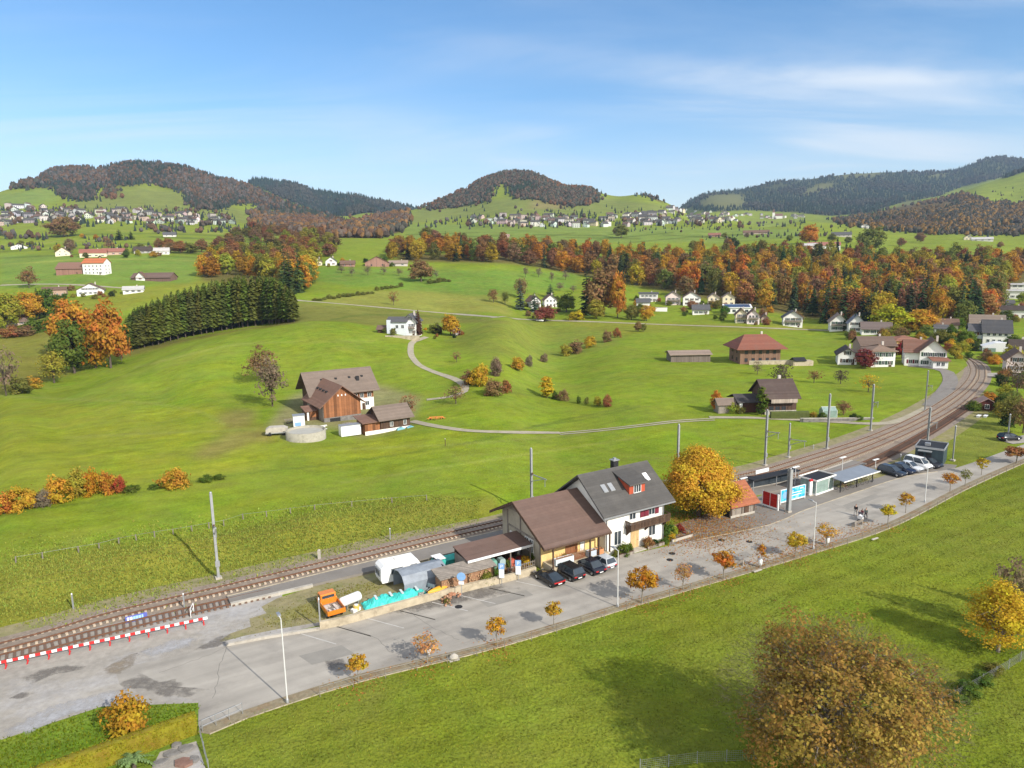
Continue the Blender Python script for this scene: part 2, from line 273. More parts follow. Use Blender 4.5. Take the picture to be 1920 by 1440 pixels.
def streaks(name, rot, sc, amt, scale=1.0):
    """wheel-worn streaks along a direction over a paving"""
    t = MATS[name].node_tree; n, l = t.nodes, t.links; b = n['Principled BSDF']; src = b.inputs['Base Color'].links[0].from_socket; tcn = n.new('ShaderNodeTexCoord'); mp = n.new('ShaderNodeMapping'); mp.vector_type = 'TEXTURE'; mp.inputs['Rotation'].default_value = (0, 0, R(rot)); mp.inputs['Scale'].default_value = sc; l.new(tcn.outputs['Object'], mp.inputs[0])
    z = n.new('ShaderNodeTexNoise'); z.inputs['Scale'].default_value = scale; z.inputs['Detail'].default_value = 6; l.new(mp.outputs[0], z.inputs['Vector']); mr = n.new('ShaderNodeMapRange'); mr.inputs[1].default_value = .3; mr.inputs[2].default_value = .7; mr.inputs[3].default_value = 1 - amt; mr.inputs[4].default_value = 1 + amt * .6; l.new(z.outputs[0], mr.inputs[0]); v = n.new('ShaderNodeVectorMath'); v.operation = 'SCALE'; l.new(src, v.inputs[0]); l.new(mr.outputs[0], v.inputs['Scale']); l.new(v.outputs[0], b.inputs['Base Color'])
streaks('asphalt', 29, (14, 1.1, 1), .17, .8); streaks('asphalt', -25, (3, .8, 1), .07, .5); streaks('gravel', 30, (6, 1.5, 1), .16, .7)
# ------------------------------------------------------------------ mesh helpers
class MB:
    def __init__(s): s.v = []; s.f = []; s.m = []; s.sm = []
    def add(s, vs, fs, m=0, smooth=False):
        o = len(s.v); s.v += [tuple(p) for p in vs]
        for f in fs: s.f.append([o + i for i in f]); s.m.append(m); s.sm.append(smooth)
        return s
    def box(s, x0, x1, y0, y1, z0, z1, m=0):
        return s.add([(x0, y0, z0), (x1, y0, z0), (x1, y1, z0), (x0, y1, z0), (x0, y0, z1), (x1, y0, z1), (x1, y1, z1), (x0, y1, z1)],
                     [(0, 3, 2, 1), (4, 5, 6, 7), (0, 1, 5, 4), (1, 2, 6, 5), (2, 3, 7, 6), (3, 0, 4, 7)], m)
    def prism(s, poly, a0, a1, axis='z', m=0, smooth=False):
        """extrude a 2-D outline along an axis"""
        f = {'z': lambda p, a: (p[0], p[1], a), 'x': lambda p, a: (a, p[0], p[1]), 'y': lambda p, a: (p[0], a, p[1])}[axis]; k = len(poly)
        s.add([f(p, a0) for p in poly] + [f(p, a1) for p in poly], [[k - 1 - i for i in range(k)], [k + i for i in range(k)]], m)
        s.add([f(p, a0) for p in poly] + [f(p, a1) for p in poly], [(i, (i + 1) % k, k + (i + 1) % k, k + i) for i in range(k)], m, smooth); return s
    def tube(s, p0, p1, r0, r1=None, n_=8, m=0, caps=True):
        p0, p1 = Vector(p0), Vector(p1); r1 = r0 if r1 is None else r1; d = (p1 - p0)
        if d.length < 1e-6: return s
        q = d.to_track_quat('Z', 'Y'); vs = []
        for p, r in ((p0, r0), (p1, r1)):
            for i in range(n_): a = 2 * math.pi * i / n_; vs.append(p + q @ Vector((r * math.cos(a), r * math.sin(a), 0)))
        s.add(vs, [(i, (i + 1) % n_, n_ + (i + 1) % n_, n_ + i) for i in range(n_)], m, True)
        if caps: s.add(vs, [[n_ - 1 - i for i in range(n_)], [n_ + i for i in range(n_)]], m)
        return s
    def bar(s, p0, p1, wx, wy, m=0):
        p0, p1 = Vector(p0), Vector(p1); q = (p1 - p0).to_track_quat('Z', 'Y'); vs = []
        for p in (p0, p1):
            for a, b in ((-1, -1), (1, -1), (1, 1), (-1, 1)): vs.append(p + q @ Vector((a * wx / 2, b * wy / 2, 0)))
        return s.add(vs, [(3, 2, 1, 0), (4, 5, 6, 7), (0, 1, 5, 4), (1, 2, 6, 5), (2, 3, 7, 6), (3, 0, 4, 7)], m)
    def lathe(s, prof, n_=16, c=(0, 0), m=0, a0=0):
        vs = []
        for r, z in prof:
            for i in range(n_): a = a0 + 2 * math.pi * i / n_; vs.append((c[0] + r * math.cos(a), c[1] + r * math.sin(a), z))
        k = len(prof); fs = [(j * n_ + i, j * n_ + (i + 1) % n_, (j + 1) * n_ + (i + 1) % n_, (j + 1) * n_ + i) for j in range(k - 1) for i in range(n_)]
        s.add(vs, fs, m, True); s.add(vs, [[n_ - 1 - i for i in range(n_)], [(k - 1) * n_ + i for i in range(n_)]], m); return s
    def sheet(s, poly, z, m=0):
        return s.add([(p[0], p[1], z) for p in poly], [list(range(len(poly)))], m)
    def build(s, name, mats, parent=None, loc=None, color=None):
        me = bpy.data.meshes.new(name); me.from_pydata(s.v, [], s.f); mats = mats if isinstance(mats, (list, tuple)) else [mats]
        for q in mats: me.materials.append(MATS[q] if isinstance(q, str) else q)
        if len(mats) > 1: me.polygons.foreach_set('material_index', s.m)
        me.polygons.foreach_set('use_smooth', s.sm); me.update()
        return link(name, me, parent, loc, color)
def link(name, me, parent=None, loc=None, color=None):
    o = bpy.data.objects.new(name, me); COL.objects.link(o)
    if parent is not None: o.parent = parent
    if loc is not None: o.location = loc
    if color is not None: o.color = (*color, 1)
    return o
def tag(o, label=None, cat=None, group=None, kind=None):
    if label: o['label'] = label
    if cat: o['category'] = cat
    if group: o['group'] = group
    if kind: o['kind'] = kind
    return o
def empty(name, loc=(0, 0, 0), rz=0.0, label=None, cat=None, group=None):
    o = bpy.data.objects.new(name, None); COL.objects.link(o); o.location = loc; o.rotation_euler = (0, 0, rz); o.empty_display_size = .3
    return tag(o, label, cat, group)
KIDS = {}
def copy_tree(o, parent=None, color=None):
    """a thing with copies of its parts and their sub-parts; meshes are shared"""
    c = o.copy(); COL.objects.link(c)
    if parent is not None: c.parent = parent
    if color is not None and o.type == 'MESH': c.color = (*color, 1)
    if o.name not in KIDS: KIDS[o.name] = list(o.children)
    for ch in KIDS[o.name]: copy_tree(ch, c, color if ch.name.startswith(('crown', 'body')) else None)
    return c
def vdata(me, name, arr):
    a = me.color_attributes.new(name, 'FLOAT_COLOR', 'POINT'); q = np.ones((len(me.vertices), 4), np.float32); q[:, :3] = arr; a.data.foreach_set('color', q.ravel())
def npmesh(name, co, faces, mats, smooth=False, midx=None):
    """mesh from numpy arrays; faces (n,3) or (n,4)"""
    me = bpy.data.meshes.new(name); co = np.asarray(co, np.float32); faces = np.asarray(faces, np.int32); k = faces.shape[1]
    me.vertices.add(len(co)); me.vertices.foreach_set('co', co.ravel()); me.loops.add(faces.size); me.loops.foreach_set('vertex_index', faces.ravel())
    me.polygons.add(len(faces)); me.polygons.foreach_set('loop_start', np.arange(0, faces.size, k, dtype=np.int32))
    for q in mats: me.materials.append(MATS[q] if isinstance(q, str) else q)
    if midx is not None: me.polygons.foreach_set('material_index', np.asarray(midx, np.int32))
    me.polygons.foreach_set('use_smooth', np.full(len(faces), smooth)); me.update(calc_edges=True); me.validate(); return me
def catmull(pts, step=1.0, closed=False):
    p = [np.array(q, float) for q in pts]; out = []
    ext = [2 * p[0] - p[1]] + p + [2 * p[-1] - p[-2]]
    for i in range(1, len(ext) - 2):
        a, b, c, d = ext[i - 1:i + 3]; k = max(1, int(np.linalg.norm(c - b) / step))
        for t in np.linspace(0, 1, k, endpoint=False): out.append(.5 * ((2 * b) + (c - a) * t + (2 * a - 5 * b + 4 * c - d) * t * t + (-a + 3 * b - 3 * c + d) * t ** 3))
    out.append(p[-1]); return np.array(out)
def inpoly(px, py, poly):
    poly = np.asarray(poly, float); c = np.zeros(px.shape, bool); j = len(poly) - 1
    for i in range(len(poly)):
        xi, yi = poly[i]; xj, yj = poly[j]
        c ^= ((yi > py) != (yj > py)) & (px < (xj - xi) * (py - yi) / (yj - yi + 1e-9) + xi); j = i
    return c
def offset(line, d):
    """parallel of a polyline, d to the left"""
    t = np.gradient(line, axis=0); t /= np.linalg.norm(t, axis=1)[:, None] + 1e-9; return line + np.stack([-t[:, 1], t[:, 0]], 1) * d
# ------------------------------------------------------------------ the land
XX = U[None, :] * YG; YY = np.repeat(YG, NU, 1)
PXg, PYg = project(XX, YY, H)
LUSH = (0.165, 0.226, 0.017); OLIVE = (0.21, 0.215, 0.024); DRY = (0.19, 0.19, 0.026); FLOOR = (0.10, 0.065, 0.03); SOIL = (0.19, 0.12, 0.07); FARM_G = (0.18, 0.228, 0.024); PALE = (0.215, 0.215, 0.045)
tint = np.zeros((NV, NU, 3)); tint[:] = LUSH
def blend(mask, c):
    tint[:] = tint * (1 - mask[..., None]) + np.array(c) * mask[..., None]
def soft(mask, k=2):
    f = mask.astype(float)
    for _ in range(k):
        f[1:-1] = (f[:-2] + 2 * f[1:-1] + f[2:]) / 4; f[:, 1:-1] = (f[:, :-2] + 2 * f[:, 1:-1] + f[:, 2:]) / 4
    return f
def region(poly, c, y0=0, y1=1e9, amt=1.0, k=2):
    blend(soft(inpoly(PXg, PYg, poly) & (YY >= y0) & (YY <= y1), k) * amt, c)
far = np.clip((YY - 420) / 700, 0, 1); blend(far, FARM_G)
MEAD = [(380, 1372), (460, 1335), (672, 1270), (930, 1207), (1180, 1132), (1300, 1097), (1490, 1043), (1660, 988), (1800, 918), (1905, 871), (2100, 800), (2300, 1700), (300, 1700)]
region(MEAD, (0.148, 0.186, 0.016), 0, 135, 1, 2)
region([(1740, 1400), (1960, 1200), (2200, 1200), (2200, 1700), (1600, 1700)], (0.15, 0.185, 0.012), 0, 80, 1, 2)
region([(-600, 1400), (-100, 1440), (200, 1320), (380, 1300), (420, 1340), (380, 1372), (330, 1700), (-600, 1700)], (0.12, 0.20, 0.018), 0, 80)
region([(-400, 1300), (0, 1185), (410, 1090), (700, 1020), (930, 960), (935, 925), (820, 935), (590, 965), (405, 1000), (200, 1030), (0, 1062), (-400, 1150)], DRY, 60, 130, .9, 3)
region([(-300, 960), (0, 965), (240, 925), (420, 890), (560, 850), (760, 815), (900, 812), (820, 850), (600, 880), (500, 800), (400, 765), (200, 765), (0, 745), (-300, 800)], (0.215, 0.245, 0.018), 100, 250, .85, 8)
region([(-300, 760), (0, 742), (150, 695), (235, 655), (220, 600), (-300, 590)], (0.165, 0.165, 0.026), 203, 460, 1.0, 2)
region([(150, 610), (300, 560), (420, 520), (240, 545), (150, 560)], OLIVE, 300, 600, .7, 3)
region([(552, 603), (555, 566), (700, 578), (935, 600), (1060, 606), (840, 606), (700, 612)], (0.16, 0.165, 0.033), 298, 420, .95, 2)
region([(570, 564), (700, 545), (780, 540), (960, 545), (960, 595), (700, 577)], PALE, 395, 560, .8, 3)
region([(835, 640), (880, 612), (960, 600), (1060, 606), (1170, 625), (1150, 650), (1050, 670), (900, 665)], (0.165, 0.195, 0.03), 220, 390, .8, 5)
region([(1030, 600), (1540, 612), (1540, 620), (1200, 622), (1170, 630)], DRY, 300, 420, .7, 3)
region([(930, 760), (1010, 640), (1170, 630), (1060, 690), (960, 745)], (0.16, 0.215, 0.028), 170, 330, .6, 6)
region([(1780, 745), (1860, 730), (1900, 820), (1890, 840), (1790, 880), (1770, 830)], (0.16, 0.185, 0.028), 100, 220, .9, 2)
region([(400, 782), (440, 765), (485, 770), (470, 800), (430, 805)], SOIL, 140, 260, .55, 6)
region([(350, 860), (420, 812), (500, 800), (520, 825), (470, 830), (400, 862)], SOIL, 120, 220, .5, 6)
region([(500, 800), (545, 745), (640, 700), (790, 745), (770, 800), (680, 822), (620, 800), (560, 840)], (0.24, 0.21, 0.12), 140, 230, .75, 4)
for q, c in (([(560, 500), (1090, 510), (1080, 540), (900, 555), (600, 530)], (0.125, 0.215, 0.028)), ([(0, 478), (370, 480), (365, 530), (0, 540)], (0.14, 0.22, 0.035))): region(q, c, 430, 800, .9, 3)
# hill pastures
for q, c in (([(140, 380), (260, 350), (330, 360), (460, 395), (470, 420), (300, 400), (120, 400)], (0.16, 0.185, 0.05)), ([(0, 365), (100, 350), (110, 375), (0, 395)], (0.15, 0.22, 0.05)), ([(780, 395), (960, 370), (1130, 370), (1250, 385), (1250, 400), (900, 405), (760, 420)], (0.155, 0.185, 0.05)),
             ([(760, 420), (1500, 430), (1500, 460), (760, 450)], (0.15, 0.215, 0.045)), ([(1000, 372), (1090, 372), (1060, 392), (990, 392)], (0.21, 0.17, 0.07))): region(q, c, 900, 2400, .8, 3)
# forest floor
FOREST = [
    ('hillL', [(63, 352), (63, 340), (110, 308), (210, 296), (270, 288), (345, 300), (440, 326), (490, 345), (560, 378), (640, 410), (640, 432), (560, 402), (500, 393), (470, 380), (430, 384), (395, 394), (362, 384), (352, 365), (330, 356), (300, 348), (275, 342), (250, 348), (200, 350), (178, 352), (172, 376), (145, 376), (108, 360), (95, 350)], 1400, 2260, 0),
    ('patchL', [(355, 378), (375, 368), (400, 378), (432, 388), (400, 394), (370, 392)], 1300, 2100, 0), ('patchLb', [(200, 372), (203, 352), (218, 352), (218, 372)], 1300, 2100, 3),
    ('ridgeL', [(430, 326), (520, 330), (610, 348), (700, 364), (775, 382), (800, 392), (770, 402), (700, 408), (640, 412), (560, 385), (470, 345)], 2300, 3500, 1),
    ('valley', [(475, 398), (560, 402), (640, 425), (700, 408), (765, 397), (768, 410), (750, 435), (690, 452), (630, 452), (560, 442), (480, 424)], 900, 2300, 2),
    ('hillC', [(795, 394), (800, 386), (865, 345), (935, 308), (985, 308), (1045, 330), (1118, 350), (1120, 378), (1085, 386), (1040, 383), (1012, 373), (985, 374), (962, 368), (955, 352), (944, 342), (926, 348), (918, 368), (900, 382), (860, 388), (830, 390)], 1400, 2360, 3),
    ('clump', [(1200, 364), (1202, 350), (1225, 356), (1243, 372), (1240, 380), (1222, 372)], 1500, 2200, 0),
    ('mount', [(1275, 390), (1278, 376), (1345, 355), (1500, 330), (1600, 318), (1790, 310), (1850, 288), (1960, 285), (1960, 330), (1870, 335), (1800, 352), (1760, 368), (1680, 383), (1630, 400), (1560, 405), (1480, 398), (1400, 394), (1330, 398)], 2250, 4450, 1),
    ('hillR', [(1560, 407), (1630, 402), (1690, 385), (1760, 372), (1800, 362), (1850, 380), (1960, 388), (1960, 438), (1840, 440), (1740, 437), (1640, 430), (1570, 418)], 1000, 2250, 4)]
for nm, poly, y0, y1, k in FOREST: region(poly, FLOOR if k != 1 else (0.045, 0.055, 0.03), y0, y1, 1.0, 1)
for q in ([(1305, 385), (1330, 366), (1395, 364), (1400, 388), (1350, 392)], [(1495, 368), (1530, 345), (1570, 343), (1560, 352), (1520, 366)], [(1560, 330), (1650, 322), (1650, 330), (1580, 335)], [(1735, 330), (1770, 324), (1775, 330), (1750, 334)], [(1670, 392), (1700, 376), (1725, 378), (1700, 392)]): region(q, (0.125, 0.13, 0.055), 2250, 4450, .95, 2)
region([(375, 525), (400, 470), (470, 448), (560, 455), (595, 480), (590, 525), (560, 552)], FLOOR, 470, 640, .8, 2)
region([(740, 490), (960, 494), (1080, 514), (1180, 534), (1320, 560), (1440, 585), (1560, 605), (1840, 612), (1870, 570), (1940, 520), (1940, 488), (1700, 490), (1300, 480), (960, 462), (760, 460)], FLOOR, 405, 705, .85, 2)
region([(228, 672), (330, 645), (450, 620), (556, 606), (556, 560), (228, 560)], FLOOR, 250, 330, .7, 2)
# worn cart lines and mowing edges in the grass
def trail(pts, wpx, c, amt, y0=0, y1=1e9):
    p = catmull(pts, 8); m = np.zeros(PXg.shape)
    x0, x1, yy0, yy1 = p[:, 0].min() - 20, p[:, 0].max() + 20, p[:, 1].min() - 20, p[:, 1].max() + 20
    sel = (PXg > x0) & (PXg < x1) & (PYg > yy0) & (PYg < yy1) & (YY > y0) & (YY < y1)
    qx, qy = PXg[sel], PYg[sel]; dm = np.full(qx.shape, 1e9)
    for a, b in zip(p[:-1], p[1:]):
        ab = b - a; t = np.clip(((qx - a[0]) * ab[0] + (qy - a[1]) * ab[1]) / (ab @ ab + 1e-9), 0, 1); dm = np.minimum(dm, np.hypot(qx - a[0] - t * ab[0], qy - a[1] - t * ab[1]))
    m[sel] = np.clip(1.4 - dm / wpx, 0, 1) * amt; blend(m, c)
LITE = (0.23, 0.26, 0.05); DK = (0.085, 0.125, 0.018)
for pts in ([(0, 742), (120, 748), (280, 756), (380, 775), (420, 795)], [(250, 690), (420, 650), (520, 642), (700, 640)], [(640, 905), (800, 880), (1000, 850), (1200, 820)], [(120, 820), (300, 812), (480, 805)], [(600, 845), (900, 830), (1100, 812)]): trail(pts, 2.2, LITE, .55, 60, 330)
for pts in ([(0, 968), (230, 930), (420, 893), (640, 868), (880, 830), (1000, 800), (1180, 762)], [(950, 735), (1000, 742), (1080, 752), (1145, 760)], [(1000, 800), (1100, 785), (1200, 762)], [(0, 1060), (200, 1032), (405, 1002), (600, 966)], [(620, 600), (700, 590), (900, 598)]): trail(pts, 2.0, DK, .55, 60, 430)
for x in range(10):
    yv = 432 + x * 6; trail([(0 if x % 2 else 540, yv + 10), (200 + 40 * (x % 3), yv), (470, yv + 6)], 1.3, DK if x % 3 else LITE, .8, 600, 1500); trail([(760 + 60 * x, 440 + x % 4 * 5), (900 + 60 * x, 436 + x % 3 * 6)], 1.2, DK, .8, 700, 1500)
idx = np.arange(NU * NV).reshape(NV, NU)
fc = np.stack([idx[:-1, :-1], idx[:-1, 1:], idx[1:, 1:], idx[1:, :-1]], -1).reshape(-1, 4)
me = npmesh('ground', np.stack([XX, YY, H], -1).reshape(-1, 3), fc, [], True); vdata(me, 'tint', tint.reshape(-1, 3))
m = bpy.data.materials.new('meadow'); m.use_nodes = True; t = m.node_tree; n_, l_ = t.nodes, t.links
b_ = n_['Principled BSDF']; b_.inputs['Roughness'].default_value = 0.9; b_.inputs['Specular IOR Level'].default_value = 0.03
at = n_.new('ShaderNodeAttribute'); at.attribute_name = 'tint'; tcn = n_.new('ShaderNodeTexCoord')
def gn(scale, det, lo, hi, rot=None, sc=None, rough=.6, dist=0.0):
    nz = n_.new('ShaderNodeTexNoise'); nz.inputs['Scale'].default_value = scale; nz.inputs['Detail'].default_value = det; nz.inputs['Roughness'].default_value = rough; nz.inputs['Distortion'].default_value = dist
    if rot is not None:
        mp = n_.new('ShaderNodeMapping'); mp.vector_type = 'TEXTURE'; mp.inputs['Rotation'].default_value = (0, 0, R(rot)); mp.inputs['Scale'].default_value = sc; l_.new(tcn.outputs['Object'], mp.inputs[0]); l_.new(mp.outputs[0], nz.inputs['Vector'])
    else: l_.new(tcn.outputs['Object'], nz.inputs['Vector'])
    mr = n_.new('ShaderNodeMapRange'); mr.inputs[1].default_value = .28; mr.inputs[2].default_value = .72; mr.inputs[3].default_value = lo; mr.inputs[4].default_value = hi; l_.new(nz.outputs[0], mr.inputs[0]); return mr.outputs[0]
def mul(a, b):
    q = n_.new('ShaderNodeMath'); q.operation = 'MULTIPLY'; l_.new(a, q.inputs[0]); l_.new(b, q.inputs[1]); return q.outputs[0]
val = mul(mul(gn(.03, 5, .80, 1.18), gn(.30, 8, .74, 1.24, rough=.7)), mul(gn(.5, 5, .86, 1.12, 29, (5, 1, 1), .6, .5), gn(2.6, 8, .72, 1.30, rough=.75)))
sc_ = n_.new('ShaderNodeVectorMath'); sc_.operation = 'SCALE'; l_.new(at.outputs['Color'], sc_.inputs[0]); l_.new(val, sc_.inputs['Scale'])
hs = n_.new('ShaderNodeHueSaturation'); l_.new(sc_.outputs[0], hs.inputs['Color']); l_.new(gn(.09, 8, .478, .522, rough=.7), hs.inputs['Hue']); wm_ = n_.new('ShaderNodeMix'); wm_.data_type = 'RGBA'; l_.new(mul(gn(.055, 9, -.15, .42, rough=.72, dist=.8), gn(.5, 6, .4, 1.2)), wm_.inputs[0]); l_.new(hs.outputs[0], wm_.inputs[6]); wm_.inputs[7].default_value = (.235, .215, .065, 1); l_.new(wm_.outputs[2], b_.inputs['Base Color'])
bn = n_.new('ShaderNodeTexNoise'); bn.inputs['Scale'].default_value = 3.0; bn.inputs['Detail'].default_value = 6; l_.new(tcn.outputs['Object'], bn.inputs['Vector'])
bp = n_.new('ShaderNodeBump'); bp.inputs['Strength'].default_value = .9; bp.inputs['Distance'].default_value = .22; l_.new(bn.outputs[0], bp.inputs['Height']); l_.new(bp.outputs[0], b_.inputs['Normal'])
MATS['meadow'] = m; me.materials.append(m)
land = link('ground', me); tag(land, kind='structure')
def W(px): return np.array([P0(*p) for p in px])
def flat(name, poly, z, mt, kind='structure'):
    o = MB().sheet(poly, z).build(name, mt); bmt = bmesh.new(); bmt.from_mesh(o.data); bmesh.ops.triangulate(bmt, faces=bmt.faces); bmt.to_mesh(o.data); bmt.free(); return tag(o, kind=kind)
def slab(name, poly, z0, z1, mt):
    a = sum(poly[i][0] * poly[(i + 1) % len(poly)][1] - poly[(i + 1) % len(poly)][0] * poly[i][1] for i in range(len(poly))); poly = list(poly) if a > 0 else list(poly)[::-1]
    return tag(MB().prism([tuple(p) for p in poly], z0, z1).build(name, mt), kind='structure')
ROADN = catmull(W([(376, 1374), (385, 1366), (460, 1335), (672, 1268), (930, 1205), (1180, 1130), (1300, 1095), (1490, 1040), (1660, 985), (1800, 915), (1905, 868), (1960, 848), (2050, 818)]), 3)
ROADF = catmull(W([(215, 1255), (420, 1212), (620, 1172), (800, 1127), (1000, 1078), (1100, 1058), (1270, 1020), (1440, 985), (1500, 960), (1600, 925), (1700, 893), (1790, 878), (1900, 840), (1960, 820), (2050, 792)]), 3)
flat('road', np.concatenate([ROADN, ROADF[::-1], W([(225, 1285), (372, 1314), (372, 1360)])]), .020, 'asphalt')
flat('gravel_yard', np.concatenate([W([(-250, 1490), (0, 1388), (190, 1325), (370, 1318), (420, 1300), (440, 1208)]), W([(620, 1168), (560, 1125), (500, 1112), (400, 1140), (0, 1258), (-250, 1320)])]), .012, 'gravel')
# dark stains and pale dust on the yard
def blot(px, z, mt, name):
    """a stain on the yard: worn away towards its ragged rim"""
    p = catmull(list(W(px + [px[0]])), .5)[:-1]; k = len(p); c = p.mean(0); co = [(*c, z)]; al = [1.0]
    for f, a in ((.35, 1.0), (.7, .95), (.9, .55), (1.12, 0.0)):
        for i in range(k): q = c + (p[i] - c) * f * (1 + rng.uniform(-.05, .05)); co.append((*q, z)); al.append(a)
    fs = [(0, 1 + i, 1 + (i + 1) % k) for i in range(k)]
    for r_ in range(3):
        for i in range(k): a, b, c_, d = 1 + r_ * k + i, 1 + r_ * k + (i + 1) % k, 1 + (r_ + 1) * k + (i + 1) % k, 1 + (r_ + 1) * k + i; fs += [(a, d, c_), (a, c_, b)]
    me = npmesh(name, co, fs, [mt]); vdata(me, 'wear', np.repeat(np.array(al)[:, None], 3, 1)); tag(link(name, me), kind='structure')
def wornmat(name, col, col2):
    m = bpy.data.materials.new(name); m.use_nodes = True; n, l = m.node_tree.nodes, m.node_tree.links; b = n['Principled BSDF']; b.inputs['Roughness'].default_value = .9; tcn = n.new('ShaderNodeTexCoord')
    z1 = n.new('ShaderNodeTexNoise'); z1.inputs['Scale'].default_value = .9; z1.inputs['Detail'].default_value = 12; z1.inputs['Roughness'].default_value = .7; l.new(tcn.outputs['Object'], z1.inputs['Vector']); mx = n.new('ShaderNodeMix'); mx.data_type = 'RGBA'; l.new(z1.outputs[0], mx.inputs[0]); mx.inputs[6].default_value = (*col, 1); mx.inputs[7].default_value = (*col2, 1); l.new(mx.outputs[2], b.inputs['Base Color'])
    at = n.new('ShaderNodeAttribute'); at.attribute_name = 'wear'; ad = n.new('ShaderNodeMath'); ad.operation = 'MULTIPLY_ADD'; ad.inputs[1].default_value = 3.4; l.new(z1.outputs[0], ad.inputs[0]); sp = n.new('ShaderNodeSeparateColor'); l.new(at.outputs['Color'], sp.inputs[0]); ms = n.new('ShaderNodeMath'); ms.operation = 'SUBTRACT'; ms.inputs[1].default_value = 2.15; l.new(sp.outputs[0], ms.inputs[0]); l.new(ms.outputs[0], ad.inputs[2])
    mr = n.new('ShaderNodeMapRange'); mr.inputs[1].default_value = -.1; mr.inputs[2].default_value = .95; mr.inputs[4].default_value = .85; l.new(ad.outputs[0], mr.inputs[0]); l.new(mr.outputs[0], b.inputs['Alpha']); MATS[name] = m
wornmat('stain', (.10, .088, .075), (.2, .18, .16)); wornmat('dust', (.44, .45, .48), (.36, .35, .35)); wornmat('brown_dirt', (.2, .16, .11), (.28, .23, .17))
for q in ([(222, 1280), (262, 1264), (300, 1278), (335, 1272), (345, 1290), (388, 1292), (350, 1308), (300, 1306), (268, 1292), (235, 1292)], [(40, 1270), (90, 1252), (150, 1246), (155, 1256), (100, 1266), (60, 1282)], [(15, 1310), (40, 1298), (65, 1300), (40, 1312)], [(610, 1240), (640, 1234), (655, 1250), (630, 1260), (612, 1254)]): blot(q, .026, 'stain', 'stain')
blot([(0, 1375), (80, 1330), (190, 1298), (240, 1290), (215, 1315), (120, 1345), (40, 1382)], .018, 'dust', 'dust')
blot([(255, 1225), (330, 1198), (370, 1196), (350, 1215), (280, 1232)], .018, 'dust', 'dust')
flat('plaza', np.concatenate([W([(1255, 1022), (1262, 985), (1330, 962), (1400, 938), (1480, 912), (1600, 880), (1700, 862), (1795, 872)]), ROADF[(ROADF[:, 0] > 21) & (ROADF[:, 0] < 76)][::-1]]), .014, 'asphalt_new')
blot([(190, 1255), (250, 1225), (262, 1232), (240, 1255), (212, 1268)], .0285, 'brown_dirt', 'dirt'); blot([(360, 1220), (420, 1190), (440, 1196), (400, 1216)], .0285, 'stain', 'stain'); blot([(700, 1140), (900, 1095), (960, 1110), (760, 1150)], .0225, 'stain', 'stain'); blot([(1290, 1010), (1420, 985), (1380, 1003), (1300, 1018)], .0215, 'brown_dirt', 'dirt')
# kerb between plaza and road
kl = ROADF[(ROADF[:, 0] > 22) & (ROADF[:, 0] < 75)]
def strip(name, line, wd, z, mt, h=0.0, drape=False, kind='structure'):
    a, b = offset(line, wd / 2), offset(line, -wd / 2); k = len(line); B = MB()
    for i in range(k - 1):
        q = [a[i], b[i], b[i + 1], a[i + 1]]
        zz = [(hz_(*p) if drape else 0) + z for p in q]; B.add([(p[0], p[1], s) for p, s in zip(q, zz)], [(0, 1, 2, 3)])
        if h:
            for (p, r) in ((a[i], a[i + 1]), (b[i + 1], b[i])): B.add([(*p, z - h), (*r, z - h), (*r, z), (*p, z)], [(0, 1, 2, 3)])
    return tag(B.build(name, mt), kind=kind)
strip('kerb', kl, .14, .05, 'wall_old', .05)
mat('verge_leafy', (.22, .185, .12), .95, .3, 2.5, .8, 9, dirt=((.2, .10, .04), .8, .5), detail=10)
# meadow-side kerb with a narrow gravelly strip
nl = ROADN[(ROADN[:, 0] > -30) & (ROADN[:, 0] < 110)]
strip('verge', offset(nl, -.35), 1.3, .0235, 'verge_leafy'); strip('kerb', offset(nl, -.95), .10, .045, 'wall_old', .045)
# railway bed
MAIN = catmull([(-75, 49.6), (-50.9, 63.6), (-42.6, 70.0), (-33.3, 75.6), (-23.9, 81.4), (-14.4, 87.2), (-7.6, 91.2), (12, 102), (38.8, 114.2), (51.1, 122.2), (72.5, 138.2), (94.6, 158.5), (118, 183.5), (133.5, 202.8), (144.8, 219.5), (154.1, 236.7), (160, 252)], 2.0)
TRK2 = catmull([(2, 95.6), (20, 104.2), (37.1, 109.6), (48.3, 115.6), (68, 130.5), (89.1, 149.2), (109, 169.3), (130.1, 194.1), (142.2, 211.2), (151.8, 227.4), (158, 244)], 2.0)
TRK3 = catmull([(42, 108.2), (53.2, 114.2), (64, 121.6), (84.4, 140.5), (102.6, 158.9), (118, 175)], 2.0)
SID = catmull([(-72, 47.5), (-49.2, 61.6), (-43.4, 65.6), (-36, 70), (-30.9, 72.7), (-27.5, 74.6)], 2.0)
BU = np.concatenate([offset(MAIN[:-40], 2.6), offset(MAIN[-40:], 2.2)])
flat('ballast', np.concatenate([offset(MAIN, 2.5)[::-1], offset(MAIN, -2.4)]), .030, 'ballast')
flat('ballast', np.concatenate([offset(TRK2, 2.2)[::-1], offset(TRK2, -2.3)]), .038, 'ballast')
flat('ballast', np.concatenate([offset(TRK3, 2.0)[::-1], offset(TRK3, -2.2)]), .046, 'ballast')
flat('gravel_strip', np.concatenate([offset(MAIN[MAIN[:, 0] < -26], -2.3)[::-1], offset(SID, -3.4)]), .0105, 'gravel')
flat('ballast', np.concatenate([offset(SID[:-4], 1.5)[::-1], offset(SID[:-4], -1.4)]), .034, 'gravel')
flat('weedy_verge', np.concatenate([offset(MAIN, 5.0)[::-1], offset(MAIN, 2.4)]), .0, 'dry_verge').location.z = .022
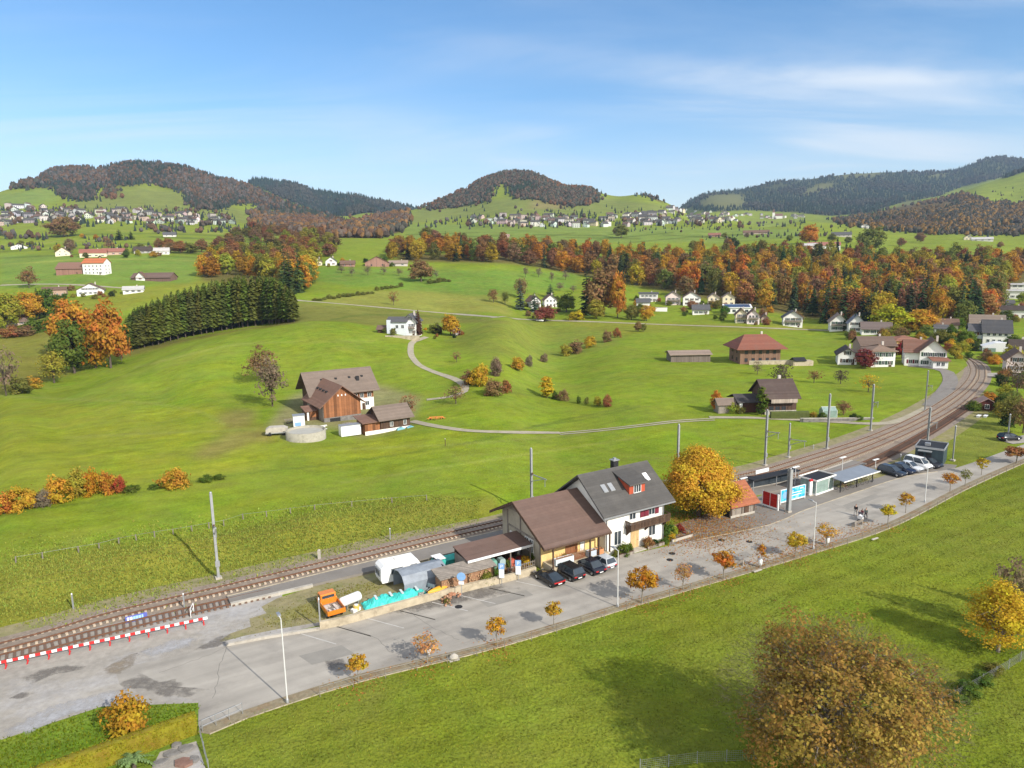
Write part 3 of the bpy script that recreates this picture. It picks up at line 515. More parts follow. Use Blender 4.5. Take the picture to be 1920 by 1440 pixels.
flat('weedy_verge', np.concatenate([MAIN[(MAIN[:, 0] > 45) & (MAIN[:, 0] < 125)][::-1], TRK3, W([(1800, 830), (1745, 838), (1600, 880)])[::-1]]) if False else np.concatenate([MAIN[(MAIN[:, 0] > 45) & (MAIN[:, 0] < 125)][::-1], offset(TRK3, -5.0)[4:]]), .026, 'track_bed_grass')
# platforms: low asphalt slabs with pale edges
pl = MAIN[(MAIN[:, 0] > -34.5) & (MAIN[:, 0] < 12)]
po = np.interp(pl[:, 0], [-34.5, -8], [4.3, 5.9]); plo = np.array([offset(pl, -o)[i] for i, o in enumerate(po)]); slab('platform', np.concatenate([offset(pl, -2.5), plo[::-1]]), 0, .30, 'asphalt_new'); strip('platform_edge', offset(pl, -2.38), .2, .32, 'wall_old', .32)
p2 = MAIN[(MAIN[:, 0] > 12) & (MAIN[:, 0] < 34)]; slab('platform', np.concatenate([offset(p2, -2.5), offset(p2, -5.2)[::-1]]), 0, .302, 'asphalt_new')
strip('platform_edge', plo[pl[:, 0] < -24.5], .4, .34, 'concrete', .34)
mid = TRK2[(TRK2[:, 0] > 30) & (TRK2[:, 0] < 60)]; slab('platform', np.concatenate([offset(mid, -2.2), offset(mid, -4.6)[::-1]]), 0, .30, 'asphalt_new'); strip('platform_edge', offset(mid, -2.0), .3, .33, 'concrete', .33)
# scruffy ground of the storage yard behind the retaining wall
flat('storage_yard', np.concatenate([W([(405, 1206), (460, 1192), (520, 1180), (640, 1160), (800, 1121), (1005, 1068), (1000, 1045)]), plo[(pl[:, 0] > -26) & (pl[:, 0] < 0)][::-1] + 0, W([(520, 1122), (490, 1138), (500, 1150), (468, 1160), (470, 1175), (432, 1188)])]), .016, 'dry_verge')
flat('storage_grass', W([(480, 1178), (560, 1158), (600, 1160), (640, 1140), (720, 1100), (715, 1080), (690, 1092), (640, 1112), (620, 1105), (580, 1130), (520, 1152)]), .020, 'track_bed_grass')
# lanes over the land
def lane(name, px, wd, mt='path', ymin=0, step=3, z=.10):
    g = ground(catmull(px, 12), ymin); g = g[~np.isnan(g[:, 0])]; return strip(name, catmull(g[:, :2], step), wd, z, mt, 0, True)
lane('farm_lane', [(800, 632), (772, 644), (770, 662), (785, 684), (820, 700), (850, 710), (872, 724), (870, 735), (845, 744), (800, 750)], 2.1, ymin=150)
lane('farm_lane', [(772, 790), (820, 800), (880, 808), (960, 811), (1050, 812)], 1.9, ymin=120)
for dd in (0, 3.2): lane('wheel_track', [(1050, 812 + dd), (1120, 806 + dd), (1200, 797 + dd), (1270, 789 + dd), (1340, 785 + dd)], .7, ymin=120)
lane('chalet_lane', [(1330, 783), (1420, 784), (1540, 790), (1640, 795), (1690, 788), (1740, 765)], 2.2, ymin=100)
lane('country_road', [(552, 563), (640, 570), (740, 579), (830, 587), (935, 595), (1000, 600), (1100, 603), (1250, 609), (1400, 614), (1560, 620)], 3.4, ymin=330)
lane('hamlet_lane', [(1705, 686), (1745, 690), (1775, 697), (1782, 715), (1770, 735), (1745, 762)], 3.8, 'asphalt_new', ymin=100)
lane('side_road', [(1884, 829), (1910, 826), (1960, 815), (2040, 800)], 3.4, 'asphalt', ymin=90)
lane('side_road', [(1850, 705), (1890, 702), (1960, 712)], 5.0, 'asphalt', ymin=120)
lane('country_road', [(0, 535), (70, 533), (140, 534), (230, 540)], 3.2, ymin=420)
# cracks, sealed joints and mended patches in the old asphalt
mat('tar', (.12, .11, .10), .8, .3, 2); mat('patch_asphalt', (.235, .22, .195), .9, .14, .6, .25, 18)
for k, pts in enumerate(([(425, 1215), (412, 1250), (405, 1290), (398, 1310)], [(640, 1175), (700, 1195), (735, 1225)], [(1010, 1085), (1090, 1105), (1150, 1125)], [(300, 1262), (360, 1240), (430, 1212)], [(760, 1140), (800, 1170), (860, 1200)], [(1180, 1060), (1230, 1085), (1260, 1100)], [(1440, 990), (1500, 1010), (1530, 1025)], [(1560, 945), (1620, 965)])):
    c_ = catmull(W(pts), .5); c_ = c_ + np.stack([np.array([rng.uniform(-.12, .12) for _ in c_]), np.array([rng.uniform(-.12, .12) for _ in c_])], 1); strip('crack', c_, .035, .0252, 'tar')
for pts in ([(560, 1230), (640, 1210), (665, 1226), (585, 1247)], [(900, 1128), (985, 1106), (1000, 1116), (915, 1139)], [(1330, 1052), (1400, 1034), (1410, 1043), (1340, 1061)], [(1580, 948), (1640, 926), (1650, 932), (1590, 955)]): flat('asphalt_patch', W(pts), .0238, 'patch_asphalt')
# ------------------------------------------------------------------ trees: meshes built once per habit, shared by every tree of that habit
C_OR, C_RU, C_GO, C_YE, C_YG, C_OL = (.38, .175, .03), (.25, .12, .048), (.40, .25, .03), (.44, .32, .025), (.27, .25, .035), (.15, .16, .035)
C_BR, C_GB, C_DG, C_BG, C_RE, C_GR, C_PI = (.22, .135, .062), (.185, .14, .09), (.034, .055, .018), (.06, .085, .062), (.24, .04, .03), (.085, .125, .022), (.40, .20, .085)
def leaf_quads(P, Nn, size, r, asp=.75):
    """one small quad per point, facing roughly along Nn"""
    k = len(P); t = r.normal(size=(k, 3)); t -= (t * Nn).sum(1)[:, None] * Nn; t /= np.linalg.norm(t, axis=1)[:, None] + 1e-9; b = np.cross(Nn, t)
    s = size * r.uniform(.6, 1.35, (k, 1)); t *= s; b *= s * asp
    co = np.stack([P - t - b, P + t - b * .6, P + t * .9 + b, P - t * .8 + b * .9], 1).reshape(-1, 3); return co, np.arange(4 * k).reshape(k, 4)
def crown_mesh(name, seed, H_, W_, z0, nclump, nleaf, lsize, csize, shell=.55, lump=.25, mtl='foliage', top=1.0, flat_=0.0, cutoff=0.0):
    """leaves in clumps spread through a lumpy egg between z0 and H_"""
    r = np.random.default_rng(seed); d = r.normal(size=(nclump, 3)); d /= np.linalg.norm(d, axis=1)[:, None]
    rad = r.uniform(shell, 1, nclump) ** .6; ph = r.uniform(0, 6.28, 6)
    lum = 1 + lump * (np.sin(3 * d[:, 0] * 2 + ph[0]) * np.cos(2.4 * d[:, 1] * 2 + ph[1]) + .6 * np.sin(4 * d[:, 2] + ph[2] + 3 * d[:, 0]))
    hh = (H_ - z0) / 2; c = d * (rad * lum)[:, None]; wz = 1 - top * .22 * np.clip(c[:, 2], -1, 1)
    C = np.stack([c[:, 0] * W_ / 2 * .86 * wz, c[:, 1] * W_ / 2 * .86 * wz, z0 + hh + np.sign(c[:, 2]) * np.abs(c[:, 2]) ** (1 - flat_) * hh * .9], 1)
    who = r.integers(0, nclump, nleaf); keep = r.random(nleaf) > cutoff * np.clip(c[who, 2] * .75 + .25, 0, 1); who = who[keep]; nleaf = len(who); g = r.normal(size=(nleaf, 3)); P = C[who] + g * csize * np.array([1, 1, .7])
    out = P - np.array([0, 0, z0 + hh * .8]); out /= np.linalg.norm(out, axis=1)[:, None] + 1e-9
    Nn = out * .8 + g * .35 + r.normal(size=(nleaf, 3)) * .55 + np.array([0, 0, .25]); Nn /= np.linalg.norm(Nn, axis=1)[:, None]
    co, fc = leaf_quads(P, Nn, lsize, r); me = npmesh(name, co, fc, [mtl])
    zn = np.clip((P[:, 2] - z0) / (H_ - z0), 0, 1); hu = np.clip(r.uniform(0, 1, nclump)[who] * .65 + r.uniform(0, 1, nleaf) * .35, 0, 1); va = np.clip(r.uniform(0, 1, nclump)[who] * .55 + r.uniform(0, 1, nleaf) * .45, 0, 1)
    vdata(me, 'leaf', np.repeat(np.stack([hu, va, hu], 1), 4, 0)); return me, C
def trunk_mesh(name, C, seed, H_, z0, r0, nlimb, lim=.35, mtl='bark', twigs=0, lean=.0):
    r = np.random.default_rng(seed + 99); B = MB(); ztop = z0 + (H_ - z0) * .55; pts = [(0, 0, -.4)]
    for i in range(1, 5): pts.append((r.normal() * .012 * H_ * i / 3 + lean * i, r.normal() * .012 * H_ * i / 3, ztop * i / 4))
    for i in range(4): B.tube(pts[i], pts[i + 1], r0 * (1.15 - .22 * i), r0 * (1.15 - .22 * (i + 1)), 7, caps=False)
    sel = r.choice(len(C), min(nlimb, len(C)), replace=False)
    for s in sel:
        e = Vector(C[s]); k = r.integers(2, 5); a = Vector(pts[k]); a = a.lerp(Vector(pts[max(1, k - 1)]), r.uniform(0, .8)); e = a.lerp(e, .93); mmid = a.lerp(e, .5) + Vector((0, 0, .03 * H_)) + Vector(r.normal(size=3) * .015 * H_)
        B.tube(a, mmid, r0 * lim, r0 * lim * .55, 5, caps=False); B.tube(mmid, e, r0 * lim * .55, r0 * .06, 5, caps=False)
        for _ in range(twigs):
            q = mmid.lerp(e, r.uniform(0, .9)); B.tube(q, q + Vector(r.normal(size=3)) * min(.04 * H_, .3) + Vector((0, 0, .015 * H_)), r0 * .10, r0 * .03, 3, caps=False)
    tmp = B.build('trunk', mtl); me = tmp.data; bpy.data.objects.remove(tmp); return me
def conifer_meshes(seed, H_, W_, layers, per, z0, mtl='needles', full=False):
    r = np.random.default_rng(seed); P = []; Nn = []; S = []
    vs = []; lf = []
    for i in range(layers):
        t = i / (layers - 1); z = z0 + (H_ - z0) * t; rr = W_ / 2 * (min(1, 1.12 - t * .25, ((1 - t) / .38) ** .8) * .93 + .07 if full else (1 - t) ** .68 * .93 + .07) * r.uniform(.86, 1.1)
        for k in range(max(4, int(per * (1 - .6 * t)))):
            a = r.uniform(0, 6.283); ln = rr * r.uniform(.72, 1.15); wd = max(.16, ln * .30) * r.uniform(.8, 1.2); dz = -ln * r.uniform(.18, .45); up = r.uniform(-.3, .3) * (H_ - z0) / layers
            ca, sa = math.cos(a), math.sin(a); zz = z + up; tw = r.normal() * .15
            q = [(0, -wd * .35, .0), (0, wd * .35, .05), (ln * .62, wd, dz * .45 + tw), (ln * .62, -wd, dz * .45 - tw)]; q2 = [q[3], q[2], (ln, wd * .25, dz), (ln, -wd * .25, dz)]
            h, v = r.uniform(), r.uniform()
            for qq in (q, q2):
                for x, y, dzz in qq: vs.append((ca * x - sa * y, sa * x + ca * y, zz + dzz + .1)); lf.append((h, v, h))
    co = np.array(vs); me = npmesh('crown', co, np.arange(len(co)).reshape(-1, 4), [mtl]); vdata(me, 'leaf', np.array(lf))
    B = MB(); B.tube((0, 0, -.4), (0, 0, H_ * .55), W_ * .05, W_ * .03, 6, caps=False).tube((0, 0, H_ * .55), (0, 0, H_), W_ * .03, .02, 5, caps=False); o = B.build('trunk', 'bark'); tm = o.data; bpy.data.objects.remove(o); return tm, me
PROTO = {}
def proto(kind, trunk, crown, H_, W_): PROTO.setdefault(kind, []).append((trunk, crown, H_, W_))
def broad(kind, n, seed, H_, W_, z0, ncl, nl, ls, cs, r0, limbs, mtl='bark', twigs=0, lim=.35, **kw):
    for i in range(n):
        cm, C = crown_mesh('crown', seed + i, H_, W_ * (1 + .12 * (i % 3 - 1)), z0, ncl, nl, ls, cs, **kw)
        proto(kind, trunk_mesh('trunk', C, seed + i, H_, z0, r0, limbs, lim, mtl, twigs), cm, H_, W_ * (1 + .12 * (i % 3 - 1)))
broad('linden', 1, 3, 10, 10.5, .9, 190, 34000, .105, .55, .28, 14, shell=.6, lump=.12, top=1.2)
broad('giant', 1, 5, 12, 14.5, .6, 700, 42000, .078, .34, .42, 60, 'bark_pale', 3, .16, shell=.3, lump=.2, top=.5, cutoff=.45)
broad('golden', 2, 8, 9, 6.2, .3, 130, 9500, .085, .42, .16, 40, 'bark_pale', 3, shell=.25, lump=.3, top=1.6)
broad('street', 4, 20, 4.2, 2.3, 1.75, 34, 850, .095, .17, .055, 9, 'bark_pale', 0, shell=.3, lump=.16)
broad('street_flat', 2, 30, 4.2, 3.8, 1.9, 60, 1700, .10, .2, .07, 12, 'bark_pale', 0, shell=.3, lump=.14, flat_=.25)
broad('street_sparse', 3, 40, 4.2, 3.1, 1.5, 60, 620, .085, .2, .06, 26, 'bark_pale', 3, .22, shell=.25, lump=.2)
broad('mid', 3, 50, 12, 10, 1.2, 90, 4200, .27, .7, .3, 14, shell=.5, lump=.25)
broad('mid_sparse', 3, 60, 10, 8, 1.5, 110, 1500, .20, .55, .2, 45, 'bark', 3, .22, shell=.3, lump=.25)
broad('forest', 5, 70, 18, 13, 1.0, 60, 1700, .52, 1.05, .3, 6, shell=.55, lump=.22, top=.8)
broad('orchard', 3, 90, 6, 7, 1.3, 60, 420, .17, .4, .15, 40, 'bark', 3, .3, shell=.3, lump=.3, flat_=.2)
broad('shrub', 4, 100, 2.6, 3.2, -.2, 46, 2000, .095, .25, .05, 8, shell=.45, lump=.22)
broad('column', 1, 110, 5, 1.5, 0, 40, 1100, .12, .2, .06, 5, shell=.5, lump=.1)
for i in range(3): proto('spruce', *conifer_meshes(200 + i, 20, 6.2, 34, 20, 3.0), 20, 6.2)
for i in range(4): proto('plantation', *conifer_meshes(230 + i, 20, 6.2, 34, 22, 3.4, full=True), 20, 6.2)
for i in range(3): proto('fir', *conifer_meshes(210 + i, 20, 8, 19, 12, 1.0), 20, 8)
KINDNAME = {'linden': 'broadleaf_tree', 'giant': 'broadleaf_tree', 'golden': 'broadleaf_tree', 'street': 'street_tree', 'street_flat': 'street_tree', 'street_sparse': 'street_tree', 'mid': 'broadleaf_tree', 'mid_sparse': 'broadleaf_tree',
            'forest': 'broadleaf_tree', 'orchard': 'fruit_tree', 'shrub': 'shrub', 'column': 'columnar_shrub', 'spruce': 'spruce_tree', 'fir': 'spruce_tree', 'plantation': 'spruce_tree'}
def jit(c, a=.15): return tuple(max(.004, v * (1 + rng.uniform(-a, a))) for v in c)
def plant(kind, pos, h, wd, color, label, group=None, var=None, cat=None):
    tm, cm, H_, W_ = PROTO[kind][rng.randrange(len(PROTO[kind])) if var is None else var]
    nm = KINDNAME[kind]; o = empty(nm, pos, rng.uniform(0, 6.28), label, cat or ('shrub' if 'shrub' in nm else 'tree'), group); s = wd / W_; o.scale = (s, s * rng.uniform(.93, 1.07), h / H_)
    link('trunk' if 'shrub' not in nm else 'stem', tm, o); link('crown' if 'shrub' not in nm else 'foliage', cm, o, color=color); return o
def T(kind, px, py, hpx, wpx, color, label, group=None, ymin=0, var=None, cat=None):
    g = G(px, py, ymin); k = math.hypot(g.x, g.y, g.z - HC) / math.hypot(F, px - 960, py - 720)
    return plant(kind, g, hpx * k * 1.02, wpx * k, jit(color, .08), label, group, var, cat)
def TS(kind, color, group, label, lst, ymin=0):
    for px, py, h, wd in lst: T(kind, px, py, h, wd, color, label, group, ymin)
# young trees along the meadow kerb
for (k, px, py, h, wd, c, lb) in [
    ('street', 672, 1281, 60, 40, C_GO, 'small golden round young tree nearest the tall lamp post at the road bend'), ('street_sparse', 801, 1245, 62, 58, C_PI, 'pale pinkish half bare young tree beside the grey road, second from the left'),
    ('street', 932, 1214, 66, 37, C_GO, 'dense oval golden young tree opposite the storage yard wall'), ('street', 1038, 1177, 54, 32, C_GO, 'small golden young tree opposite the leftmost black car'),
    ('street_flat', 1204, 1131, 68, 66, (.34, .15, .018), 'broad flat topped dark amber young tree just right of a lamp post'), ('street_sparse', 1281, 1106, 54, 40, C_PI, 'thin pinkish young tree between the broad amber tree and a bench'),
    ('street', 1357, 1087, 58, 46, C_OR, 'round orange young tree left of the first bench'), ('street', 1427, 1062, 45, 21, C_OR, 'smallest young tree with a tiny sparse head by the litter bin'),
    ('street_flat', 1491, 1046, 49, 44, C_GO, 'golden spreading young tree left of a white lamp post'), ('street_sparse', 1549, 1024, 46, 42, C_GO, 'pale gold thin young tree just right of a white lamp post'),
    ('street', 1664, 985, 42, 28, C_YE, 'bright yellow young tree behind the walking family'), ('street', 1698, 962, 40, 33, C_GO, 'golden young tree left of the lamp post facing the parked cars'),
    ('street', 1781, 921, 38, 30, C_OR, 'bright orange round young tree opposite the dark flat roofed cabin'), ('street_sparse', 1809, 911, 34, 26, C_OL, 'dull olive young tree right of the orange round one'),
    ('street', 1840, 891, 34, 28, (.33, .24, .02), 'yellow green round young tree near the road end'), ('street_flat', 1906, 869, 32, 56, C_RU, 'rust coloured wide young tree at the right picture edge')]:
    T(k, px, py, h, wd, c, lb, 'young trees along the road')
T('linden', 1309, 966, 130, 142, (.44, .275, .035), 'large golden linden tree filling the plaza beside the station house')
gt = T('giant', 1562, 1470, 322, 425, (.275, .182, .042), 'huge brown spreading tree with thinning leaves in the near meadow')
def twig_haze(n, W_, H_, z0, seed, k=.1, s=.2):
    r = np.random.default_rng(seed); d = r.normal(size=(n, 3)); d[:, 2] = np.abs(d[:, 2]) * 1.1 - .25; d /= np.linalg.norm(d, axis=1)[:, None]; rad = (r.uniform(.6, .98, n) * (1 + .1 * np.sin(5 * d[:, 0] + 2) * np.cos(4 * d[:, 1])))[:, None]; P = d * rad * np.array([W_ / 2, W_ / 2, (H_ - z0) * .5]) + np.array([0, 0, (H_ + z0) / 2]); t = d + r.normal(size=(n, 3)) * .5; t /= np.linalg.norm(t, axis=1)[:, None]; b = np.cross(t, r.normal(size=(n, 3))); b /= np.linalg.norm(b, axis=1)[:, None]; L_ = r.uniform(.5, 1.5, (n, 1)) * s; b = b * .008
    return npmesh('twigs', np.stack([P - t * L_ - b, P - t * L_ + b, P + t * L_ + b * .4, P + t * L_ - b * .4], 1).reshape(-1, 3), np.arange(4 * n).reshape(n, 4), ['bark'])
link('twigs', twig_haze(9000, 13.2, 11.6, .8, 77), gt)
T('golden', 1872, 1222, 142, 108, (.42, .30, .03), 'bright yellow slender tree casting a long shadow on the meadow')
T('mid_sparse', 1898, 1190, 150, 90, C_GB, 'grey bare tree behind the yellow slender tree')
T('fir', 1926, 1155, 120, 50, C_DG, 'dark green spruce cut off by the right edge behind the yellow tree')
T('shrub', 240, 1376, 72, 80, (.36, .21, .025), 'yellow orange twiggy bush on the grass behind the clipped hedge')
# farm and lane
for a in [('mid_sparse', 492, 716, 66, 62, C_BR, 'reddish brown tree on the slope left of the large barn'), ('mid_sparse', 511, 762, 96, 58, C_GB, 'tall grey brown thin tree left of the plank barn'),
          ('orchard', 767, 780, 42, 48, C_BR, 'brown tree behind the low brown shed'), ('orchard', 855, 757, 37, 44, C_BR, 'brown orange fruit tree at the bend of the farm lane'), ('orchard', 856, 679, 20, 24, C_BR, 'small lone fruit tree inside the lane loop'),
          ('column', 1025, 746, 40, 22, C_YE, 'yellow upright small tree on the field edge'), ('spruce', 785, 632, 50, 20, (.10, .055, .035), 'slim dark tree with reddish top beside the white hillside house'),
          ('mid', 845, 629, 37, 34, C_GO, 'golden tree beside the small hut right of the white hillside house'), ('shrub', 816, 626, 18, 28, C_OL, 'olive bush between the white hillside house and the golden tree'),
          ('mid', 790, 528, 38, 46, C_BR, 'lone round brown tree in the upper meadow'), ('orchard', 738, 572, 26, 24, C_RU, 'small rust tree above the country road'), ('mid_sparse', 55, 540, 38, 38, C_BR, 'brown round tree beside the left country road'),
          ('fir', 1099, 590, 82, 44, C_DG, 'tall dark spruce left of the big brown tree by the country road'), ('mid', 1131, 592, 88, 66, C_BR, 'big brown dome shaped tree by the country road'), ('mid', 1158, 596, 80, 34, C_OR, 'tall bright orange tree right of the big brown one'),
          ('mid', 1118, 598, 34, 36, C_YG, 'yellow green bush tree at the foot of the big brown tree'), ('shrub', 1082, 600, 16, 30, C_YE, 'yellow bushes left of the country road trees'), ('fir', 976, 580, 52, 26, C_BG, 'blue grey spruce left of the white twin house'), ('fir', 1002, 584, 36, 30, C_BG, 'smaller blue grey spruce in front of the white twin house'),
          ('fir', 1032, 558, 26, 26, C_BG, 'bluish spruce peeking out behind the white twin house'), ('mid', 1062, 585, 32, 38, C_OL, 'olive round tree right of the white twin house'), ('mid', 1022, 603, 28, 42, (.22, .085, .05), 'reddish round tree in front of the white twin house'),
          ('mid_sparse', 925, 567, 26, 22, C_BR, 'brown tree in the meadow left of the blue spruces'), ('mid_sparse', 947, 570, 24, 18, C_OL, 'dark olive tree close left of the blue spruces'), ('mid_sparse', 978, 560, 40, 30, C_BR, 'brown thin tree behind the blue grey spruce'),
          ('mid', 1196, 622, 18, 16, C_BR, 'brown shrub below the country road'), ('mid', 1206, 622, 14, 13, C_OL, 'olive shrub below the country road'), ('mid', 1184, 600, 28, 26, C_OL, 'olive tree left of the yellow garden tree'), ('mid', 1212, 602, 30, 26, C_GO, 'golden garden tree below the leftmost hamlet house'),
          ('orchard', 1420, 702, 26, 32, C_GB, 'thin grey fruit tree below the red roofed barn'), ('orchard', 1464, 724, 44, 46, (.10, .075, .05), 'dark bare fruit tree with spreading limbs above the brown chalet'), ('orchard', 1526, 718, 24, 36, (.22, .10, .05), 'reddish thin fruit tree right of the dark bare one'),
          ('orchard', 1576, 720, 28, 34, (.10, .075, .05), 'bare fruit tree below the white farmhouse'), ('orchard', 1628, 735, 34, 46, C_GO, 'yellow spreading fruit tree in the meadow'), ('mid_sparse', 1581, 778, 28, 32, C_BR, 'small brown tree in the chalet garden'),
          ('mid', 1344, 770, 36, 26, C_OR, 'orange bush tree left of the brown chalet'), ('column', 1428, 779, 55, 17, C_GR, 'dark green column cypress in front of the brown chalet'), ('mid', 1622, 690, 34, 44, (.17, .045, .04), 'red tree in front of the white farmhouse'), ('mid', 1691, 672, 30, 32, C_RE, 'dark red bush tree between the farmhouse and the gabled villa'),
          ('mid', 1672, 622, 48, 78, (.36, .33, .025), 'broad lemon yellow tree behind the bungalow row'), ('mid', 1722, 622, 42, 62, C_GO, 'golden broad tree right of the lemon yellow one'), ('spruce', 1584, 620, 32, 14, C_DG, 'dark slim conifer before the white gabled house'), ('spruce', 1602, 622, 36, 12, C_DG, 'second dark slim conifer before the white gabled house'),
          ('mid', 1490, 612, 28, 28, C_BR, 'brown tree right of the white cube house'), ('mid', 1790, 672, 24, 24, C_YG, 'yellow green tree right of the gabled villa'), ('orchard', 1906, 742, 66, 60, (.13, .09, .05), 'dark brown tree at the right edge above the lane'),
          ('mid_sparse', 1893, 800, 62, 52, C_OL, 'olive grey tree beside the parked black car'), ('mid_sparse', 1918, 812, 70, 46, C_BR, 'brown tree at the right edge behind the black car'), ('shrub', 1856, 758, 22, 34, C_OR, 'orange bush behind the small red hut'), ('shrub', 1880, 768, 26, 30, C_GR, 'green bush right of the small red hut'),
          ('shrub', 1826, 770, 18, 30, C_GR, 'dark green bush left of the small red hut'), ('mid', 120, 444, 36, 58, C_BR, 'broad brown tree group on the left upper meadow'), ('fir', 224, 450, 20, 22, C_DG, 'dark green conifer on the left upper meadow'), ('fir', 246, 449, 16, 16, C_DG, 'small dark conifer on the left upper meadow'),
          ('mid', 1517, 458, 34, 34, C_OR, 'round orange tree on the upper right meadow'), ('mid', 1632, 472, 42, 52, C_OL, 'broad olive tree at the upper edge of the right wood'), ('mid', 1725, 454, 18, 18, C_BR, 'small brown tree on the upper right meadow'), ('orchard', 204, 470, 24, 24, C_BR, 'brown tree left of the red roofed farmhouse'),
          ('mid', 132, 474, 26, 20, C_GB, 'grey brown tree right of the yellow gabled farmhouse'), ('mid', 320, 474, 18, 24, C_BR, 'brown round tree left in the clump beside the wood'), ('mid', 338, 475, 22, 26, C_RU, 'rust coloured tree in the clump beside the wood'), ('mid', 358, 475, 19, 28, C_OL, 'olive tree in the clump beside the wood'), ('mid', 378, 473, 23, 26, C_BR, 'brown tree at the right end of the clump beside the wood')]: T(*a, ymin=(60 if a[2] > 640 else 230))
g_ = 'shrubs along the stream between the fields'
for a in [(900, 723, 42, 42, C_GO, 'tallest golden shrub of the stream row'), (882, 720, 24, 34, C_BR, 'brown shrub left of the tallest golden one'), (931, 704, 32, 26, C_GB, 'grey brown shrub behind the golden stream shrubs'), (970, 694, 24, 32, C_GO, 'gold brown shrub in the middle of the stream row'), (992, 687, 22, 17, C_GB, 'narrow grey shrub in the middle of the stream row'),
          (1020, 679, 17, 18, C_GB, 'small grey shrub standing alone in the stream row'), (1060, 667, 20, 24, C_YG, 'yellow green shrub of the upper stream row'), (1081, 662, 22, 30, C_BR, 'brown shrub between yellow ones in the upper stream row'), (1106, 651, 20, 28, C_GO, 'golden shrub of the upper stream row'), (1138, 641, 20, 20, C_BR, 'brown shrub near the upper end of the stream row'), (1157, 633, 18, 15, C_RU, 'rust shrub at the upper end of the stream row'),
          (925, 741, 27, 40, C_BR, 'brown spreading shrub below the tallest golden one'), (950, 737, 24, 22, C_RU, 'rust shrub at the lower end of the stream row')]: T('shrub', *a, g_, 150)
for a in [(1040, 748, 16, 14, C_GR, 'green shrub beside the yellow upright tree'), (1057, 751, 22, 26, C_BR, 'brown shrub right of the yellow upright tree'), (1085, 756, 13, 10, C_GR, 'tiny green shrub on the field edge, left one'), (1100, 758, 15, 11, C_OL, 'tiny olive shrub on the field edge, right one'), (1120, 761, 18, 18, C_YG, 'yellow green shrub near the end of the field edge'), (1138, 763, 22, 20, C_RU, 'rust shrub at the right end of the field edge')]: T('shrub', *a, 'shrubs on the field edge', 130)
for a in [(8, 964, 36, 40, C_OR, 'orange shrub cut by the left edge'), (44, 956, 48, 56, C_GO, 'largest golden shrub of the left hedge row'), (80, 950, 34, 34, C_GB, 'grey shrub between golden ones of the left hedge row'), (108, 942, 46, 50, C_GO, 'golden shrub in the middle of the left hedge row'), (146, 932, 52, 42, C_YG, 'tall yellow green shrub of the left hedge row'), (172, 928, 46, 38, (.36, .17, .02), 'amber shrub of the left hedge row'), (200, 926, 40, 38, C_OR, 'orange shrub of the left hedge row'), (226, 923, 34, 28, (.30, .09, .03), 'red orange shrub at the right end of the left hedge row'),
          (331, 914, 40, 58, C_GO, 'round golden bush standing alone in the left meadow')]: T('shrub', *a, 'hedge row of autumn shrubs in the left meadow', 80)
for x, y, s_ in ((248, 922, 14), (290, 917, 10), (385, 903, 13), (410, 899, 10)): T('shrub', x, y, s_, s_ * 2.4, C_GR, 'low green shrub beside the round golden bush', 'low green shrubs of the left meadow', 80)
# hollow behind the left crest
for a in [('mid', 140, 668, 106, 82, C_OR, 'glowing orange tree left in the hollow behind the crest'), ('mid', 208, 690, 118, 62, C_OR, 'tall bright orange tree next to the dark spruces'), ('mid', 180, 690, 92, 64, (.42, .2, .02), 'amber tree between the two orange trees'), ('mid', 228, 676, 52, 26, C_RU, 'small rust tree against the dark spruces'),
          ('mid', 140, 700, 100, 76, C_GR, 'dark green broadleaf tree in front of the orange trees'), ('mid_sparse', 102, 718, 62, 52, C_YG, 'yellowish thin tree left of the green one'), ('orchard', 12, 742, 92, 66, C_GB, 'bare grey tree at the left picture edge'), ('shrub', 38, 737, 28, 46, C_OL, 'olive bush right of the bare grey tree'), ('shrub', 62, 728, 20, 30, C_GO, 'yellow bush right of the bare grey tree'),
          ('mid', 14, 616, 66, 56, C_YG, 'yellow green tree left of the small hillside cottage'), ('mid', 55, 604, 56, 54, C_GO, 'golden tree behind the small hillside cottage'), ('mid', 90, 592, 50, 48, C_GR, 'green tree right of the small hillside cottage'), ('spruce', 74, 598, 56, 26, C_DG, 'dark conifer behind the small hillside cottage'),
          ('shrub', 64, 624, 24, 38, C_GR, 'green bush right of the cottage'), ('shrub', 95, 616, 22, 28, C_GR, 'second green bush right of the cottage'), ('shrub', 20, 632, 22, 46, C_RU, 'rust bush below the cottage'), ('shrub', 48, 630, 18, 34, C_BR, 'brown bush below the cottage')]: T(*a, ymin=212)
# spruce plantation on the crest
g_ = 'rows of planted spruces on the crest'
front = ground(catmull([(232, 661), (285, 650), (340, 636), (400, 624), (460, 614), (520, 607), (552, 604)], 3.2)); front = front[~np.isnan(front[:, 0])]; fl = catmull(front[:, :2], .5); fl = fl[np.r_[True, np.diff(fl[:, 0]) > -9]]
SPR = []; acc = 0; last = fl[0]; spots = []
for p in fl:
    if np.linalg.norm(p - last) >= 2.75: spots.append(p); last = p
dirv = np.array([-.36, .93])
for rw in range(6):
    for i, p in enumerate(spots):
        q = p + dirv * (2 + rw * 4.4) + np.array([rng.uniform(-.8, .8), rng.uniform(-.8, .8)]); fr = i / max(1, len(spots) - 1); hgt_t = float(np.interp(fr, [0, .25, .55, .85, 1], [15.5, 21, 23.5, 20.5, 14])) * rng.uniform(.95, 1.04)
        if abs(q[0] / q[1]) < .9: SPR.append(('plantation', (q[0], q[1], hz_(*q) - .2), hgt_t, rng.uniform(5.2, 6.6), jit((.085, .104, .022), .18), 'dark green spruce in the dense plantation on the crest' if rw else 'front row spruce with bare lower trunk on the plantation edge', g_ if rw else 'front row of the spruce plantation'))
